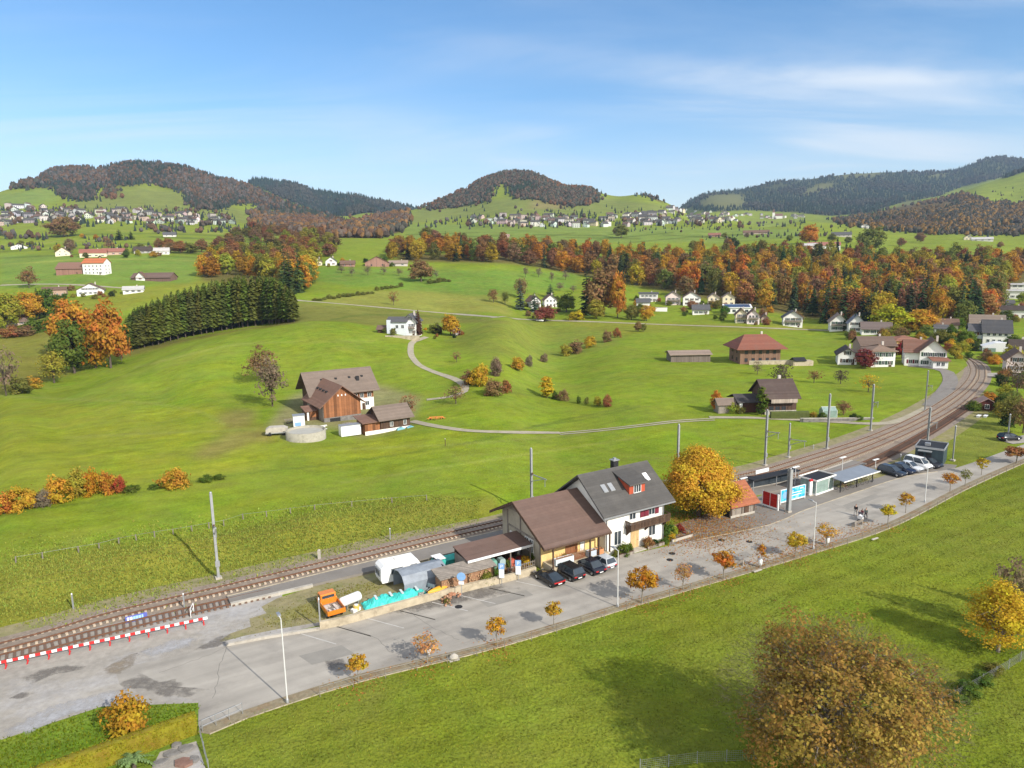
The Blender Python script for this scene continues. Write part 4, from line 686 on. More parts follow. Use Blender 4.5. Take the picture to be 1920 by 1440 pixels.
WOOD = []   # (kind, pos, height, width, colour, label, group): the largest become things, the rest one mass each
# autumn woods of separate trees
def scatter(poly, spacing, n_try, ymin, ymax=1e9, seed=1):
    r = random.Random(seed); xs = [p[0] for p in poly]; ys = [p[1] for p in poly]; pp = []
    while len(pp) < n_try:
        a, b = r.uniform(min(xs), max(xs)), r.uniform(min(ys), max(ys))
        if inpoly(np.array([a]), np.array([b]), poly)[0]: pp.append((a, b))
    g = ground(pp, ymin); keep = []
    for q in g:
        if np.isnan(q[0]) or q[1] > ymax: continue
        if all((q[0] - k[0]) ** 2 + (q[1] - k[1]) ** 2 > spacing ** 2 for k in keep): keep.append(q)
    return keep
WORD = {C_OR: 'orange', C_RU: 'rust brown', C_GO: 'golden', C_BR: 'brown', C_YG: 'yellow green', C_OL: 'olive green'}
def wood(poly, spacing, ntry, ymin, where, pal, con, h0, h1, seed, cw=12.5):
    for q in scatter(poly, spacing, ntry, ymin, 1e9, seed):
        if rng.random() < con: WOOD.append((rng.choice(('fir', 'spruce')), (q[0], q[1], q[2] - .3), rng.uniform(h0, h1) * 1.12, rng.uniform(6, 8.5), jit((.04, .062, .026), .25), 'dark conifer among autumn trees in ' + where, 'conifers in ' + where))
        else:
            c = rng.choice(pal); WOOD.append(('forest', (q[0], q[1], q[2] - .3), rng.uniform(h0, h1), rng.uniform(.8, 1.15) * cw, jit(c, .15), WORD[c] + ' broadleaf tree in ' + where, WORD[c] + ' trees in ' + where))
wood([(378, 524), (440, 515), (520, 530), (560, 552), (582, 542), (588, 500), (480, 485), (400, 490)], 9, 260, 430, 'the wood behind the spruce plantation', [C_OR, C_GO, C_RU, C_OL, C_BR, C_YG], .06, 14, 19, 2, 11)
for x, y in ((545, 552), (562, 548), (536, 546)): T('fir', x, y, 78, 30, C_DG, 'tall dark spruce at the right end of the wood behind the plantation', 'dark spruces ending the wood', 430)
wood([(735, 488), (850, 490), (960, 493), (1080, 513), (1180, 533), (1290, 556), (1330, 553), (1300, 500), (1100, 478), (960, 468), (735, 468)], 9.5, 420, 520, 'the long wood above the middle meadow', [C_OR, C_OR, C_RU, C_GO, C_GO, C_BR, C_OL, C_RU], .13, 14, 19, 3, 12)
wood([(1275, 556), (1330, 552), (1400, 574), (1500, 590), (1560, 606), (1640, 606), (1840, 612), (1868, 575), (1905, 530), (1930, 495), (1700, 492), (1500, 484), (1300, 482)], 9.6, 2100, 330, 'the great wood behind the houses', [C_OR, C_OR, C_RU, C_RU, C_BR, C_GO, C_GO, C_OL, C_YG, C_OL], .26, 13, 20, 4, 11.2)
wood([(380, 475), (480, 478), (600, 490), (640, 470), (600, 440), (470, 432), (430, 455)], 13, 150, 600, 'the wooded dip below the left village', [C_BR, C_BR, C_OL, C_RU, C_YG], .12, 11, 15, 6, 13)
def mass(name, items):
    """all the remaining trees of a wood as one mesh"""
    co, fc, lf, n0 = [], [], [], 0
    for kd, pos, h, wd, col, *_ in items:
        tm, cm, H_, W2 = PROTO[kd][rng.randrange(len(PROTO[kd]))]; k = len(cm.vertices); v = np.empty(k * 3, np.float32); cm.vertices.foreach_get('co', v); v = v.reshape(-1, 3); a = rng.uniform(0, 6.28); s = wd / W2; x = v[:, 0] * math.cos(a) - v[:, 1] * math.sin(a); y = v[:, 0] * math.sin(a) + v[:, 1] * math.cos(a)
        co.append(np.stack([x * s + pos[0], y * s + pos[1], v[:, 2] * h / H_ + pos[2]], 1)); f = np.arange(k).reshape(-1, 4) + n0; fc.append(f); n0 += k; q = nr.random((k // 4, 1)); lf.append(np.repeat(np.array(col)[None] * (.7 + .6 * q), 4, 0))
    me = npmesh(name, np.concatenate(co), np.concatenate(fc), ['wood_mass']); vdata(me, 'leaf', np.concatenate(lf)); tag(link(name, me), kind='stuff')
for x, y, h, wd in ((1545, 606, 76, 24), (1562, 604, 84, 24), (1580, 606, 80, 26), (1598, 604, 70, 24), (1616, 604, 66, 26), (1636, 604, 58, 24), (1725, 600, 92, 30), (1742, 604, 84, 28), (1800, 606, 92, 30), (1815, 600, 100, 28), (1552, 590, 70, 24), (1590, 590, 74, 24)): T('fir', x, y, h, wd, C_DG, 'tall dark spruce at the lower front of the great wood', 'front spruces of the great wood', 300)
FM = bpy.data.materials.new('far_wood'); FM.use_nodes = True; q_ = FM.node_tree.nodes; at_ = q_.new('ShaderNodeAttribute'); at_.attribute_name = 'leaf'; FM.node_tree.links.new(at_.outputs['Color'], q_['Principled BSDF'].inputs['Base Color']); q_['Principled BSDF'].inputs['Roughness'].default_value = 1; q_['Principled BSDF'].inputs['Specular IOR Level'].default_value = 0; MATS['far_wood'] = FM
FM2 = bpy.data.materials.new('wood_mass'); FM2.use_nodes = True; t_ = FM2.node_tree; q_ = t_.nodes; q_.clear(); at_ = q_.new('ShaderNodeAttribute'); at_.attribute_name = 'leaf'; d_ = q_.new('ShaderNodeBsdfDiffuse'); r_ = q_.new('ShaderNodeBsdfTranslucent'); x_ = q_.new('ShaderNodeMixShader'); x_.inputs[0].default_value = .42; o_ = q_.new('ShaderNodeOutputMaterial'); [t_.links.new(a, b) for a, b in ((at_.outputs[0], d_.inputs[0]), (at_.outputs[0], r_.inputs[0]), (d_.outputs[0], x_.inputs[1]), (r_.outputs[0], x_.inputs[2]), (x_.outputs[0], o_.inputs[0]))]; MATS['wood_mass'] = FM2
big = lambda t: -t[2] * t[3] / (t[1][0] ** 2 + t[1][1] ** 2)
WB = sorted([t for t in WOOD if t[0] == 'forest'], key=big); WS = sorted([t for t in WOOD if t[0] != 'forest'], key=big)
for t in WB[:165]: plant(*t)
SPR.sort(key=lambda t: (0 if 'front' in t[5] else 1, -t[2] * 1.0 + rng.random())); nsp = 150
for t in SPR[:nsp] + WS[:85]: plant(*t)
mass('autumn_wood', WB[165:]); mass('conifer_wood', SPR[nsp:] + WS[85:])
# scattered small trees on the upper meadows
lst = [(660, 518), (690, 516), (720, 515), (748, 517), (640, 512), (818, 522), (1010, 520), (1035, 530), (1050, 545), (1075, 548), (1060, 525), (985, 520)]
for x, y in lst: T('orchard', x, y, rng.uniform(12, 20), rng.uniform(14, 22), C_GB, 'small grey orchard tree in the upper middle meadow', 'orchard trees of the upper meadow', 380)
for i, x in enumerate(range(590, 850, 9)):
    y = 564 - (x - 590) * .12 - (6 if x > 700 else 0)
    if 760 < x < 805: continue
    T('shrub', x, y + rng.uniform(-1, 1), rng.uniform(4, 9), rng.uniform(8, 13), C_OL, 'low olive shrub of the broken hedge above the country road', 'broken hedge above the country road', 380)
for x, y, h, c in ((40, 460, 8, C_OL), (20, 462, 7, C_BR), (60, 462, 9, C_OL), (155, 447, 8, C_GO), (180, 449, 8, C_OR), (110, 464, 6, C_GO), (300, 468, 18, C_BR), (318, 470, 20, C_RU), (265, 473, 14, C_OL), (620, 470, 14, C_BR), (800, 452, 22, C_OL), (815, 452, 18, C_BR), (870, 448, 10, C_OL), (1165, 446, 22, C_OL), (1155, 440, 12, C_BR), (1300, 470, 16, C_OL), (1372, 470, 22, C_DG), (1358, 447, 9, C_OL), (1430, 466, 14, C_OL), (1400, 446, 8, C_GB), (1480, 452, 10, C_OL), (1560, 452, 12, C_OL), (1690, 462, 14, C_BR), (1790, 472, 10, C_OL), (1875, 465, 10, C_BR), (1850, 480, 16, C_RU)):
    T('mid', x, y, h * 1.1, h * 1.25, c, 'small far tree on the upper pastures', 'scattered trees on the upper pastures', 500)
# far woods on the hills read as masses
PALS = {0: [(.07, .056, .044), (.034, .048, .034), (.032, .046, .034), (.028, .042, .032), (.05, .052, .045), (.034, .048, .036), (.095, .06, .038), (.085, .075, .068), (.04, .05, .035)], 1: [(.028, .042, .034), (.032, .05, .038), (.03, .04, .036), (.05, .05, .04)], 2: [(.13, .07, .035), (.10, .06, .04), (.09, .07, .055), (.15, .085, .035), (.04, .05, .03), (.07, .065, .05)], 3: [(.03, .046, .03), (.03, .045, .03), (.085, .06, .042), (.06, .06, .045), (.04, .05, .035), (.12, .062, .032)], 4: [(.085, .06, .04), (.05, .055, .04), (.035, .048, .03), (.15, .09, .03), (.07, .06, .045), (.035, .048, .03), (.032, .045, .032), (.12, .08, .035)]}
MEADOWS = ([(1305, 385), (1330, 366), (1395, 364), (1400, 388), (1350, 392)], [(1495, 368), (1530, 345), (1570, 343), (1560, 352), (1520, 366)], [(1560, 330), (1650, 322), (1650, 330), (1580, 335)], [(1735, 332), (1770, 324), (1775, 332), (1750, 336)], [(1670, 392), (1700, 376), (1725, 378), (1700, 392)], [(1430, 352), (1470, 345), (1480, 350), (1440, 358)])
MEAD_R = ([(1640, 398), (1700, 386), (1790, 378), (1800, 386), (1720, 396), (1650, 404)], [(1840, 428), (1940, 414), (1940, 424), (1860, 434)], [(1600, 414), (1680, 410), (1690, 416), (1610, 420)])
def far_wood(name, poly, y0, y1, k, cnt, th, seed):
    r = np.random.default_rng(seed); xs = np.array(poly)[:, 0]; ys = np.array(poly)[:, 1]; pp = []
    while len(pp) < cnt:
        a = r.uniform(xs.min(), xs.max(), 4000); b = r.uniform(ys.min(), ys.max(), 4000); s = inpoly(a, b, poly); pp += list(zip(a[s], b[s]))
    pp = np.array(pp[:cnt]) + r.normal(size=(cnt, 2)) * np.array([4.0, 1.2]) * (2 if k != 1 else .4)
    pj = pp + r.normal(size=pp.shape) * np.array([5, 1.5])
    if k == 1: pp = pp[~np.any([inpoly(pj[:, 0], pj[:, 1], q) for q in MEADOWS], axis=0)]
    if k == 4: pp = pp[~np.any([inpoly(pj[:, 0], pj[:, 1], q) for q in MEAD_R], axis=0)]
    g = ground(pp, y0); g = g[~np.isnan(g[:, 0])]; g = g[(g[:, 1] < y1)]; m = len(g)
    patch = np.sin(g[:, 0] / 70 + seed) + np.sin(g[:, 1] / 90 + 2 * seed) + r.normal(size=m) * .9; pal = np.array(PALS[k]); ci = np.clip(((patch + 2.6) / 5.2 * len(pal)).astype(int), 0, len(pal) - 1); col = pal[ci] * r.uniform(.75, 1.3, (m, 1))
    dark = col[:, 1] > col[:, 0]; hh = th * r.uniform(.7, 1.25, m); rr = np.where(dark, .22, .42) * hh
    ns = 7; prof_b = [(.35, .1), (.95, .35), (.9, .62), (.45, .92)]; prof_c = [(1, .06), (.7, .38), (.38, .68), (.04, 1.0)]; a = np.arange(ns) / ns * 2 * np.pi
    V_ = np.zeros((m, 4, ns, 3))
    for j in range(4):
        rad = np.where(dark, prof_c[j][0], prof_b[j][0])[:, None] * rr[:, None] * r.uniform(.7, 1.25, (m, ns)); z = np.where(dark, prof_c[j][1], prof_b[j][1])[:, None] * hh[:, None] + r.normal(size=(m, ns)) * hh[:, None] * .06
        V_[:, j, :, 0] = g[:, 0:1] + rad * np.cos(a); V_[:, j, :, 1] = g[:, 1:2] + rad * np.sin(a); V_[:, j, :, 2] = g[:, 2:3] - .5 + z
    base = np.arange(m)[:, None, None] * 4 * ns; fcs = []
    for j in range(3):
        i0 = np.arange(ns); f = np.stack([j * ns + i0, j * ns + (i0 + 1) % ns, (j + 1) * ns + (i0 + 1) % ns, (j + 1) * ns + i0], -1); fcs.append(base + f[None])
    me = npmesh(name, V_.reshape(-1, 3), np.concatenate(fcs, 1).reshape(-1, 4), ['far_wood']); vdata(me, 'leaf', np.repeat(col, 4 * ns, 0) * r.uniform(.8, 1.2, (m * 4 * ns, 1))); tag(link(name, me), kind='stuff')
CNT = {'hillL': 9500, 'patchL': 330, 'patchLb': 50, 'ridgeL': 4200, 'valley': 2200, 'hillC': 5200, 'clump': 200, 'mount': 7500, 'hillR': 6500}
for i, (nm, poly, y0, y1, k) in enumerate(FOREST): far_wood('hill_forest', poly, y0, y1, k, CNT[nm], {1: 14, 2: 11, 4: 9}.get(k, 10), 31 + i)
far_wood('hill_forest', [(0, 352), (0, 346), (62, 346), (62, 352)], 1500, 2300, 3, 120, 15, 60)
for i, (q, cn) in enumerate((([(95, 395), (110, 385), (160, 400), (160, 412), (100, 408)], 60), ([(0, 388), (440, 398), (440, 425), (0, 422)], 420), ([(0, 464), (70, 462), (70, 468), (0, 466)], 30), ([(160, 448), (240, 446), (240, 451), (160, 453)], 40), ([(240, 431), (500, 431), (500, 434), (240, 434)], 70), ([(100, 462), (360, 460), (360, 464), (100, 466)], 40), ([(0, 440), (90, 446), (90, 449), (0, 444)], 26), ([(1320, 445), (1560, 441), (1560, 444), (1320, 448)], 36), ([(1170, 432), (1420, 424), (1420, 428), (1170, 436)], 50), ([(1000, 392), (1250, 402), (1250, 404), (1000, 396)], 30), ([(800, 418), (870, 412), (870, 418), (800, 424)], 20), ([(780, 392), (1250, 388), (1250, 400), (780, 402)], 25), ([(860, 405), (1500, 397), (1500, 425), (860, 428)], 480), ([(1420, 405), (1620, 405), (1560, 470), (1420, 470)], 40), ([(1740, 385), (1920, 340), (1920, 372), (1800, 385)], 35), ([(170, 385), (440, 385), (440, 405), (170, 395)], 40))): far_wood('far_trees', q, 640, 2300, 0, cn, 8 if cn > 60 or cn < 30 else 5, 80 + i)
# ------------------------------------------------------------------ building helpers
def win(par, side, at, u, z, wd, h, fr='white_paint', gl='glass', bars=1, depth=.07, simple=False, shut=None):
    """a window on a wall plane of a building: frame bars with the pane as its own piece"""
    B = MB(); sgn = -1 if side in 'FL' else 1
    def bx(B, u0, u1, z0, z1, d0, d1, m=0):
        a, b = sorted((at + sgn * d0, at + sgn * d1))
        if side in 'FB': B.box(u0, u1, a, b, z0, z1, m)
        else: B.box(a, b, u0, u1, z0, z1, m)
    t = .07
    bx(B, u - wd / 2 - t, u - wd / 2, z - t, z + h + t, -.02, depth); bx(B, u + wd / 2, u + wd / 2 + t, z - t, z + h + t, -.02, depth)
    bx(B, u - wd / 2, u + wd / 2, z - t, z, -.02, depth + .03); bx(B, u - wd / 2, u + wd / 2, z + h, z + h + t, -.02, depth)
    for k in range(bars): c = u - wd / 2 + wd * (k + 1) / (bars + 1); bx(B, c - .03, c + .03, z, z + h, .012, depth - .01)
    if simple:
        bx(B, u - wd / 2, u + wd / 2, z, z + h, -.02, .01, 1)
        if shut:
            for s_ in (-1, 1): bx(B, u + s_ * (wd / 2 + .36) - .24, u + s_ * (wd / 2 + .36) + .24, z - .05, z + h + .05, .0, .05, 2)
        return B.build('window', [fr, gl] + ([shut] if shut else []), par)
    o = B.build('window', fr, par); B2 = MB(); bx(B2, u - wd / 2, u + wd / 2, z, z + h, -.02, .01); B2.build('pane', gl, o); return o
def gable_walls(par, x0, x1, y0, y1, hw, rh, mt, base=-1.0, yr=None, color=None, name='wall', axis='x', hw2=None):
    yr = (y0 + y1) / 2 if yr is None else yr; hw2 = hw if hw2 is None else hw2
    poly = [(y0, base), (y1, base), (y1, hw2 - .03), (yr, rh - .03), (y0, hw - .03)]
    if axis == 'x': return MB().prism(poly, x0, x1, 'x').build(name, mt, par, color=color)
    return MB().prism([(a, b) for a, b in poly], x0, x1, 'y').build(name, mt, par, color=color)
def gable_roof(par, x0, x1, y0, y1, hw, rh, mt, ov=.8, ovx=.7, th=.2, yr=None, color=None, axis='x', ovb=None, hw2=None):
    """one closed roof shell; eaves continue the slope out by ov"""
    yr = (y0 + y1) / 2 if yr is None else yr; ovb = ov if ovb is None else ovb; hw2 = hw if hw2 is None else hw2; s0 = (rh - hw) / (yr - y0); s1 = (rh - hw2) / (y1 - yr)
    poly = [(y0 - ov, hw - s0 * ov), (yr, rh), (y1 + ovb, hw2 - s1 * ovb), (y1 + ovb, hw2 - s1 * ovb + th), (yr, rh + th), (y0 - ov, hw - s0 * ov + th)]
    return MB().prism(poly, x0 - ovx, x1 + ovx, 'x' if axis == 'x' else 'y').build('roof', mt, par, color=color)
SA = R(31); SO = (11.3, 83.2)
def S(x, y): return SO[0] + x * math.cos(SA) - y * math.sin(SA), SO[1] + x * math.sin(SA) + y * math.cos(SA)
def Sp(px, py, z=0.0):
    X, Y = P0(px, py, z); dx, dy = X - SO[0], Y - SO[1]; return dx * math.cos(SA) + dy * math.sin(SA), -dx * math.sin(SA) + dy * math.cos(SA)
def at_s(name, x, y, z=0, rot=0, *a): return empty(name, (*S(x, y), z), SA + R(rot), *a)
# ------------------------------------------------------------------ station house
sh = at_s('station_house', 0, 0, 0, 0, 'white two storey station house with grey tiled roof, red dormer and timber balcony', 'house')
gable_walls(sh, 0, 9.6, 0, 9, 6.05, 9.35, 'plaster_white', -.3)
rf = gable_roof(sh, 0, 9.6, 0, 9, 6.05, 9.35, 'roof_grey', .95, 1.05, .24)
MB().box(-1.05, 10.65, -1.08, -.955, 5.30, 5.46).build('gutter', 'steel', rf)
c = MB().box(5.2, 6.0, 4.9, 5.6, 8.7, 10.25).build('chimney', 'dark', rf); MB().box(5.1, 6.1, 4.8, 5.7, 10.25, 10.37).box(5.45, 5.75, 5.1, 5.4, 10.37, 10.6).build('chimney_cap', 'steel', c)
sl = (9.35 - 6.05) / 4.5
for x, y, g in ((1.5, 1.7, 'glass'), (2.6, 1.7, 'glass'), (8.7, 2.0, 'white_paint')):
    z = 6.05 + sl * y + .24; q = MB(); wv = .34
    q.add([(x - wv, y, z + .03), (x + wv, y, z + .03), (x + wv, y + .95, z + sl * .95 + .03), (x - wv, y + .95, z + sl * .95 + .03), (x - wv, y, z + .12), (x + wv, y, z + .12), (x + wv, y + .95, z + sl * .95 + .12), (x - wv, y + .95, z + sl * .95 + .12)], [(0, 3, 2, 1), (4, 5, 6, 7), (0, 1, 5, 4), (1, 2, 6, 5), (2, 3, 7, 6), (3, 0, 4, 7)])
    q.build('skylight', g if g == 'white_paint' else 'steel', rf)
dm = MB().prism([(.9, 6.75), (3.9, 8.92), (3.9, 9.0), (.9, 8.25)], 4.5, 7.1, 'x').build('dormer', 'wood_red', sh)
MB().prism([(.45, 8.17), (4.35, 9.20), (4.35, 9.36), (.45, 8.33)], 4.2, 7.4, 'x').build('dormer_roof', 'roof_grey', dm)
win(dm, 'F', .9, 5.8, 7.05, 1.1, .95, bars=2)
for u, z, wd, h, b in ((1.9, 1.15, 1.05, 1.75, 1), (7.6, 1.15, 1.05, 1.75, 1), (4.3, 4.0, .95, 1.35, 1), (7.5, 4.0, .95, 1.35, 1)): win(sh, 'F', 0, u, z, wd, h, bars=b)
for u in (5.9, 6.65, 8.35): MB().box(u - .34, u + .34, -.09, -.02, 3.95, 5.15).build('shutter', mat('shutter_wine', (.16, .02, .035), .7, .15, 4, stripe=('Z', .12, .2)), sh)
for u, z in ((3, 1.2), (6.5, 1.2), (4.5, 4.2), (4.5, 7)): win(sh, 'R', 9.6, u, z, 1, 1.3)
d = MB().box(4.05, 5.35, -.10, -.01, .1, 2.45).build('door', mat('door_oak', (.48, .33, .16), .6, .15, 3, stripe=('W', .3, .15)), sh); MB().box(5.12, 5.2, -.17, -.10, 1.1, 1.2).build('handle', 'chrome', d)
MB().box(3.7, 5.7, -1.2, -.01, -.05, .12).build('doorstep', 'concrete', sh)
bl = MB().box(3.1, 9.7, -1.15, -.01, 3.0, 3.16).build('balcony', 'wood_dark', sh)
q = MB().box(3.1, 9.7, -1.2, -1.1, 3.95, 4.05).box(3.1, 3.2, -1.1, -.01, 3.95, 4.05).box(9.6, 9.7, -1.1, -.01, 3.95, 4.05)
for i in range(28): x = 3.15 + i * .236; q.box(x, x + .17, -1.17, -1.13, 3.16, 3.95)
for i in range(5): q.box(3.12, 3.16, -1.0 + i * .2, -.86 + i * .2, 3.16, 3.95)
q.build('railing', 'wood_dark', bl)
for x in (3.3, 6.4, 9.4): MB().prism([(-.02, 2.0), (-.02, 3.0), (-1.0, 3.0)], x, x + .12, 'x').build('bracket', 'wood_dark', sh)
MB().box(3.15, 9.65, -.75, -.45, 5.18, 5.26).build('awning_rail', 'white_paint', sh); MB().tube((.12, -.12, 0), (.12, -.12, 5.35), .06, n_=6).tube((9.45, -.12, 0), (9.45, -.12, 5.35), .06, n_=6).build('downpipe', 'steel', sh)
# goods shed
gs = at_s('goods_shed', 0, 0, 0, 0, 'long goods shed with brown roof and yellow front joined to the white station house', 'shed')
W_ = MB().prism([(1.4, -.2), (10.4, -.2), (10.4, 4.85), (5.9, 7.12), (1.4, 4.85)], -8.7, -.035, 'x'); W_.build('wall', 'plaster_grey', gs)
MB().box(-8.72, -.05, 1.28, 1.37, .0, 4.5).build('front_panel', 'plaster_yellow', gs)
gr = MB().prism([(-1.25, 3.55), (5.9, 7.15), (11.6, 4.27), (11.6, 4.47), (5.9, 7.35), (-1.25, 3.75)], -9.9, -.04, 'x').build('roof', 'roof_brown', gs)
MB().box(-9.88, -.06, -1.38, -1.26, 3.5, 3.64).build('gutter', 'wood_dark', gr)
for x in (-9.96, ): MB().prism([(-1.25, 3.4), (5.9, 7.0), (11.6, 4.12), (11.6, 4.5), (5.9, 7.4), (-1.25, 3.78)], x, x + .05, 'x').build('bargeboard', 'wood_dark', gr)
MB().prism([(3.2, 5.5), (8.6, 5.5), (5.9, 6.95)], -8.78, -8.71, 'x').build('gable_boarding', 'wood_grey', gs)
for z in (.0,): MB().box(-8.79, -8.71, 1.4, 1.6, 0, 4.6).box(-8.79, -8.71, 5.8, 6.0, 0, 5.5).box(-8.79, -8.71, 8.9, 9.1, 0, 5.2).box(-8.80, -8.72, 1.6, 8.9, 3.2, 3.4).build('timber_frame', 'wood_grey', gs)
for u, z, h in ((3.4, 1.5, 1.5), (4.4, 1.5, 1.5)): win(gs, 'L', -8.72, u, z, .7, h)
MB().box(-8.80, -8.74, 7.0, 8.4, .3, 2.6).build('side_door', 'white_paint', gs)
for u0, u1, m_ in ((-5.2, -3.4, 'wood_orange'), (-3.0, -2.3, 'plaster_white')): MB().box(u0, u1, 1.20, 1.27, 1.0, 3.3).build('loading_door', m_, gs)
for x in (-8.6, -3.2, -1.9, -.2): MB().box(x, x + .16, -1.05, -.89, 1.0 if x > -8 else 0, 3.45).build('post', 'wood_dark', gs)
MB().box(-8.5, -.2, -.95, 1.25, 0, .95).build('loading_platform', 'wall_old', gs)
q = MB()
for i in range(26): x = -7.6 + i * .16; q.tube((x, -.6, 1.0), (x + .05, -.1, 1.9 + .25 * rng.random()), .05, .02, 5)
tag(q.build('flower_rack', mat('dried_flowers', (.25, .09, .04), .9, .5, 9, detail=9), None, (*S(0, 0), .0)), 'row of dried reddish flowers on the loading platform', 'plants').rotation_euler = (0, 0, SA)
for i, (x, wd, c, lb, nm, zz) in enumerate(((-6.7, 2.6, (.55, .6, .62), 'pale mesh crate on the loading platform', 'crate', .8), (-2.6, 1.2, (.45, .5, .56), 'pale grey box under the shed eave', 'crate', .7), (-1.4, 1.0, (.5, .22, .1), 'orange brown flower trough by the shed door', 'flower_trough', .6))):
    b = at_s(nm, x, -.75, .95, 0, lb, 'crate'); B = MB().box(-wd / 2, wd / 2, -.05, 0, 0, zz).box(-wd / 2, wd / 2, .5, .55, 0, zz).box(-wd / 2, -wd / 2 + .05, 0, .5, 0, zz).box(wd / 2 - .05, wd / 2, 0, .5, 0, zz).box(-wd / 2 + .05, wd / 2 - .05, 0, .5, 0, .06); B.build('body', 'plastic_any', b, color=c)
    MB().box(-wd / 2 + .06, wd / 2 - .06, .01, .49, .1, zz - .08).build('contents', 'firewood', b)
# plants in front of the house
for x, y, h, wd, c, lb in ((2.2, -.9, 1.5, 1.6, C_GR, 'dark green potted shrub under the tall left window'), (1.2, -.8, .9, 1.0, C_OL, 'small olive shrub near the house corner'), (3.3, -.8, 1.3, .9, C_GR, 'narrow green shrub left of the house door'), (6.3, -.9, 1.5, 1.5, C_BR, 'brownish climbing shrub right of the house door'), (7.3, -.9, .9, 1.4, C_DG, 'dark low shrub under the right window'), (9.0, -.9, .8, 1.3, C_GR, 'green low shrub at the right house corner'),
                        (10.6, .2, 1.9, 2.4, C_GR, 'big green garden bush beside the station house'), (11.9, .5, 1.3, 1.7, C_YG, 'yellow green garden bush beside the station house'), (13.2, .6, 1.2, 1.5, C_RE, 'red garden bush at the plaza corner'), (10.4, -.7, 1.0, 1.2, C_YE, 'yellow garden bush at the house corner')): plant('shrub', (*S(x, y), 0), h, wd, jit(c), lb, 'garden shrubs of the station house')
for x, wd in ((2.3, 2.4), (7.2, 2.8), (11.8, 3.6)): o = at_s('planter', x, -1.25, 0, 0, {2.3: 'timber planter left of the house door', 7.2: 'planter right of the house door', 11.8: 'long pale planter edging at the plaza corner'}[x], 'planter'); MB().box(-wd / 2, wd / 2, -.12, .12, 0, .38).build('trough', 'wood_grey' if x < 8 else 'concrete', o); MB().box(-wd / 2 + .05, wd / 2 - .05, -.08, .08, .38, .46).build('soil', 'wood_dark', o)
# retaining wall and steps of the yard
def wall_line(name, pts, wd, h, mt, label, cat, z0=-.1):
    a, b = offset(pts, wd / 2), offset(pts, -wd / 2); B = MB()
    for i in range(len(pts) - 1):
        for s_ in (1,): B.add([(*a[i], z0), (*b[i], z0), (*b[i + 1], z0), (*a[i + 1], z0), (*a[i], h), (*b[i], h), (*b[i + 1], h), (*a[i + 1], h)], [(4, 5, 6, 7), (1, 2, 6, 5), (3, 0, 4, 7)] + ([(0, 1, 5, 4)] if i == 0 else []) + ([(2, 3, 7, 6)] if i == len(pts) - 2 else []))
    return tag(B.build(name, mt), label, cat)
wall_line('retaining_wall', catmull(W([(600, 1180), (640, 1172), (720, 1150), (800, 1128), (900, 1102), (960, 1088), (1004, 1075)]), 1.2), .35, .85, 'wall_old', 'weathered pale retaining wall along the parking bays', 'wall')
wall_line('low_wall', catmull(W([(425, 1211), (500, 1197), (600, 1181)]), 1.5), .3, .28, 'concrete', 'low concrete wall end sinking into the yard', 'wall')
# storage yard -------------------------------------------------
def shed_roof(par, x0, x1, y0, y1, z0, z1, mt, th=.12, color=None): return MB().prism([(y0, z0), (y1, z1), (y1, z1 + th), (y0, z0 + th)], x0, x1, 'x').build('roof', mt, par, color=color)
x0, y0 = Sp(868, 1043, 1.8); ps = at_s('open_shed', -14.6, 3.2, 0, 0, 'open sided timber shed with flat brown roof beside the goods shed', 'shed')
shed_roof(ps, -3.2, 5.7, -.4, 3.4, 2.55, 3.05, 'roof_brown'); MB().box(-3.2, 5.7, -.5, -.41, 2.45, 2.72).build('fascia', 'white_paint', ps)
for x in (-3.0, -.2, 2.6, 5.4): MB().box(x, x + .14, -.2, -.06, 0, 2.6).build('post', 'wood_grey', ps)
MB().box(-3.1, 5.6, 3.1, 3.2, 0, 2.85).build('back_wall', 'wood_dark', ps); MB().box(-3.1, -3.0, -.1, 3.1, 0, 2.5).build('side_wall', 'wood_grey', ps)
for x, wd, dp, h, c, lb in ((-1.6, 1.7, 1.0, 1.0, (.42, .3, .2), 'heap of split logs in the open shed'), (.6, 1.1, .9, 1.5, (.16, .36, .30), 'pale green cabinet in the open shed'), (1.9, .8, .8, 1.4, (.32, .42, .42), 'grey green cabinet in the open shed'), (3.4, .7, .7, 1.0, (.5, .12, .08), 'red machine in the open shed'), (4.6, .9, .7, .9, (.32, .05, .05), 'dark red cart in the open shed')):
    o = at_s('cabinet' if 'cabinet' in lb else 'log_heap' if 'log' in lb else 'machine', -14.6 + x, 3.6, 0, 0, lb, 'storage'); MB().prism([(-wd / 2, 0), (wd / 2, 0), (wd / 2, h * .85), (wd / 2 - .12, h), (-wd / 2 + .12, h), (-wd / 2, h * .85)], 0, dp, 'y').build('body', 'plastic_any', o, color=c)
    MB().box(-wd / 2 + .06, wd / 2 - .06, -.03, -.005, h * .45, h * .5).box(-.03, .03, -.03, -.005, .1, h * .42).build('front_trim', 'dark', o)
# woodshed with stacked logs
wx, wy = Sp(878, 1098, .4); ws = at_s('woodshed', wx, wy, 0, 0, 'long low woodshed with grey roof and stacked firewood open to the wall', 'shed')
shed_roof(ws, -3.6, 3.6, -.3, 2.1, 2.0, 2.35, 'wood_grey'); MB().box(-3.3, 3.3, .1, 1.6, 0, 1.75).build('firewood_stack', 'firewood', ws)
for x in (-3.4, 0, 3.3): MB().box(x, x + .1, -.05, .05, 0, 2.05).build('post', 'wood_dark', ws)
q = MB()
for i in range(90): a, b = rng.uniform(-3.2, 3.2), rng.uniform(.1, 1.6); q.tube((a, .1, b), (a + .03, -.02 - .06 * rng.random(), b), .09, n_=6)
q.build('log_ends', mat('log_end', (.36, .23, .13), .9, .4, 6), ws)
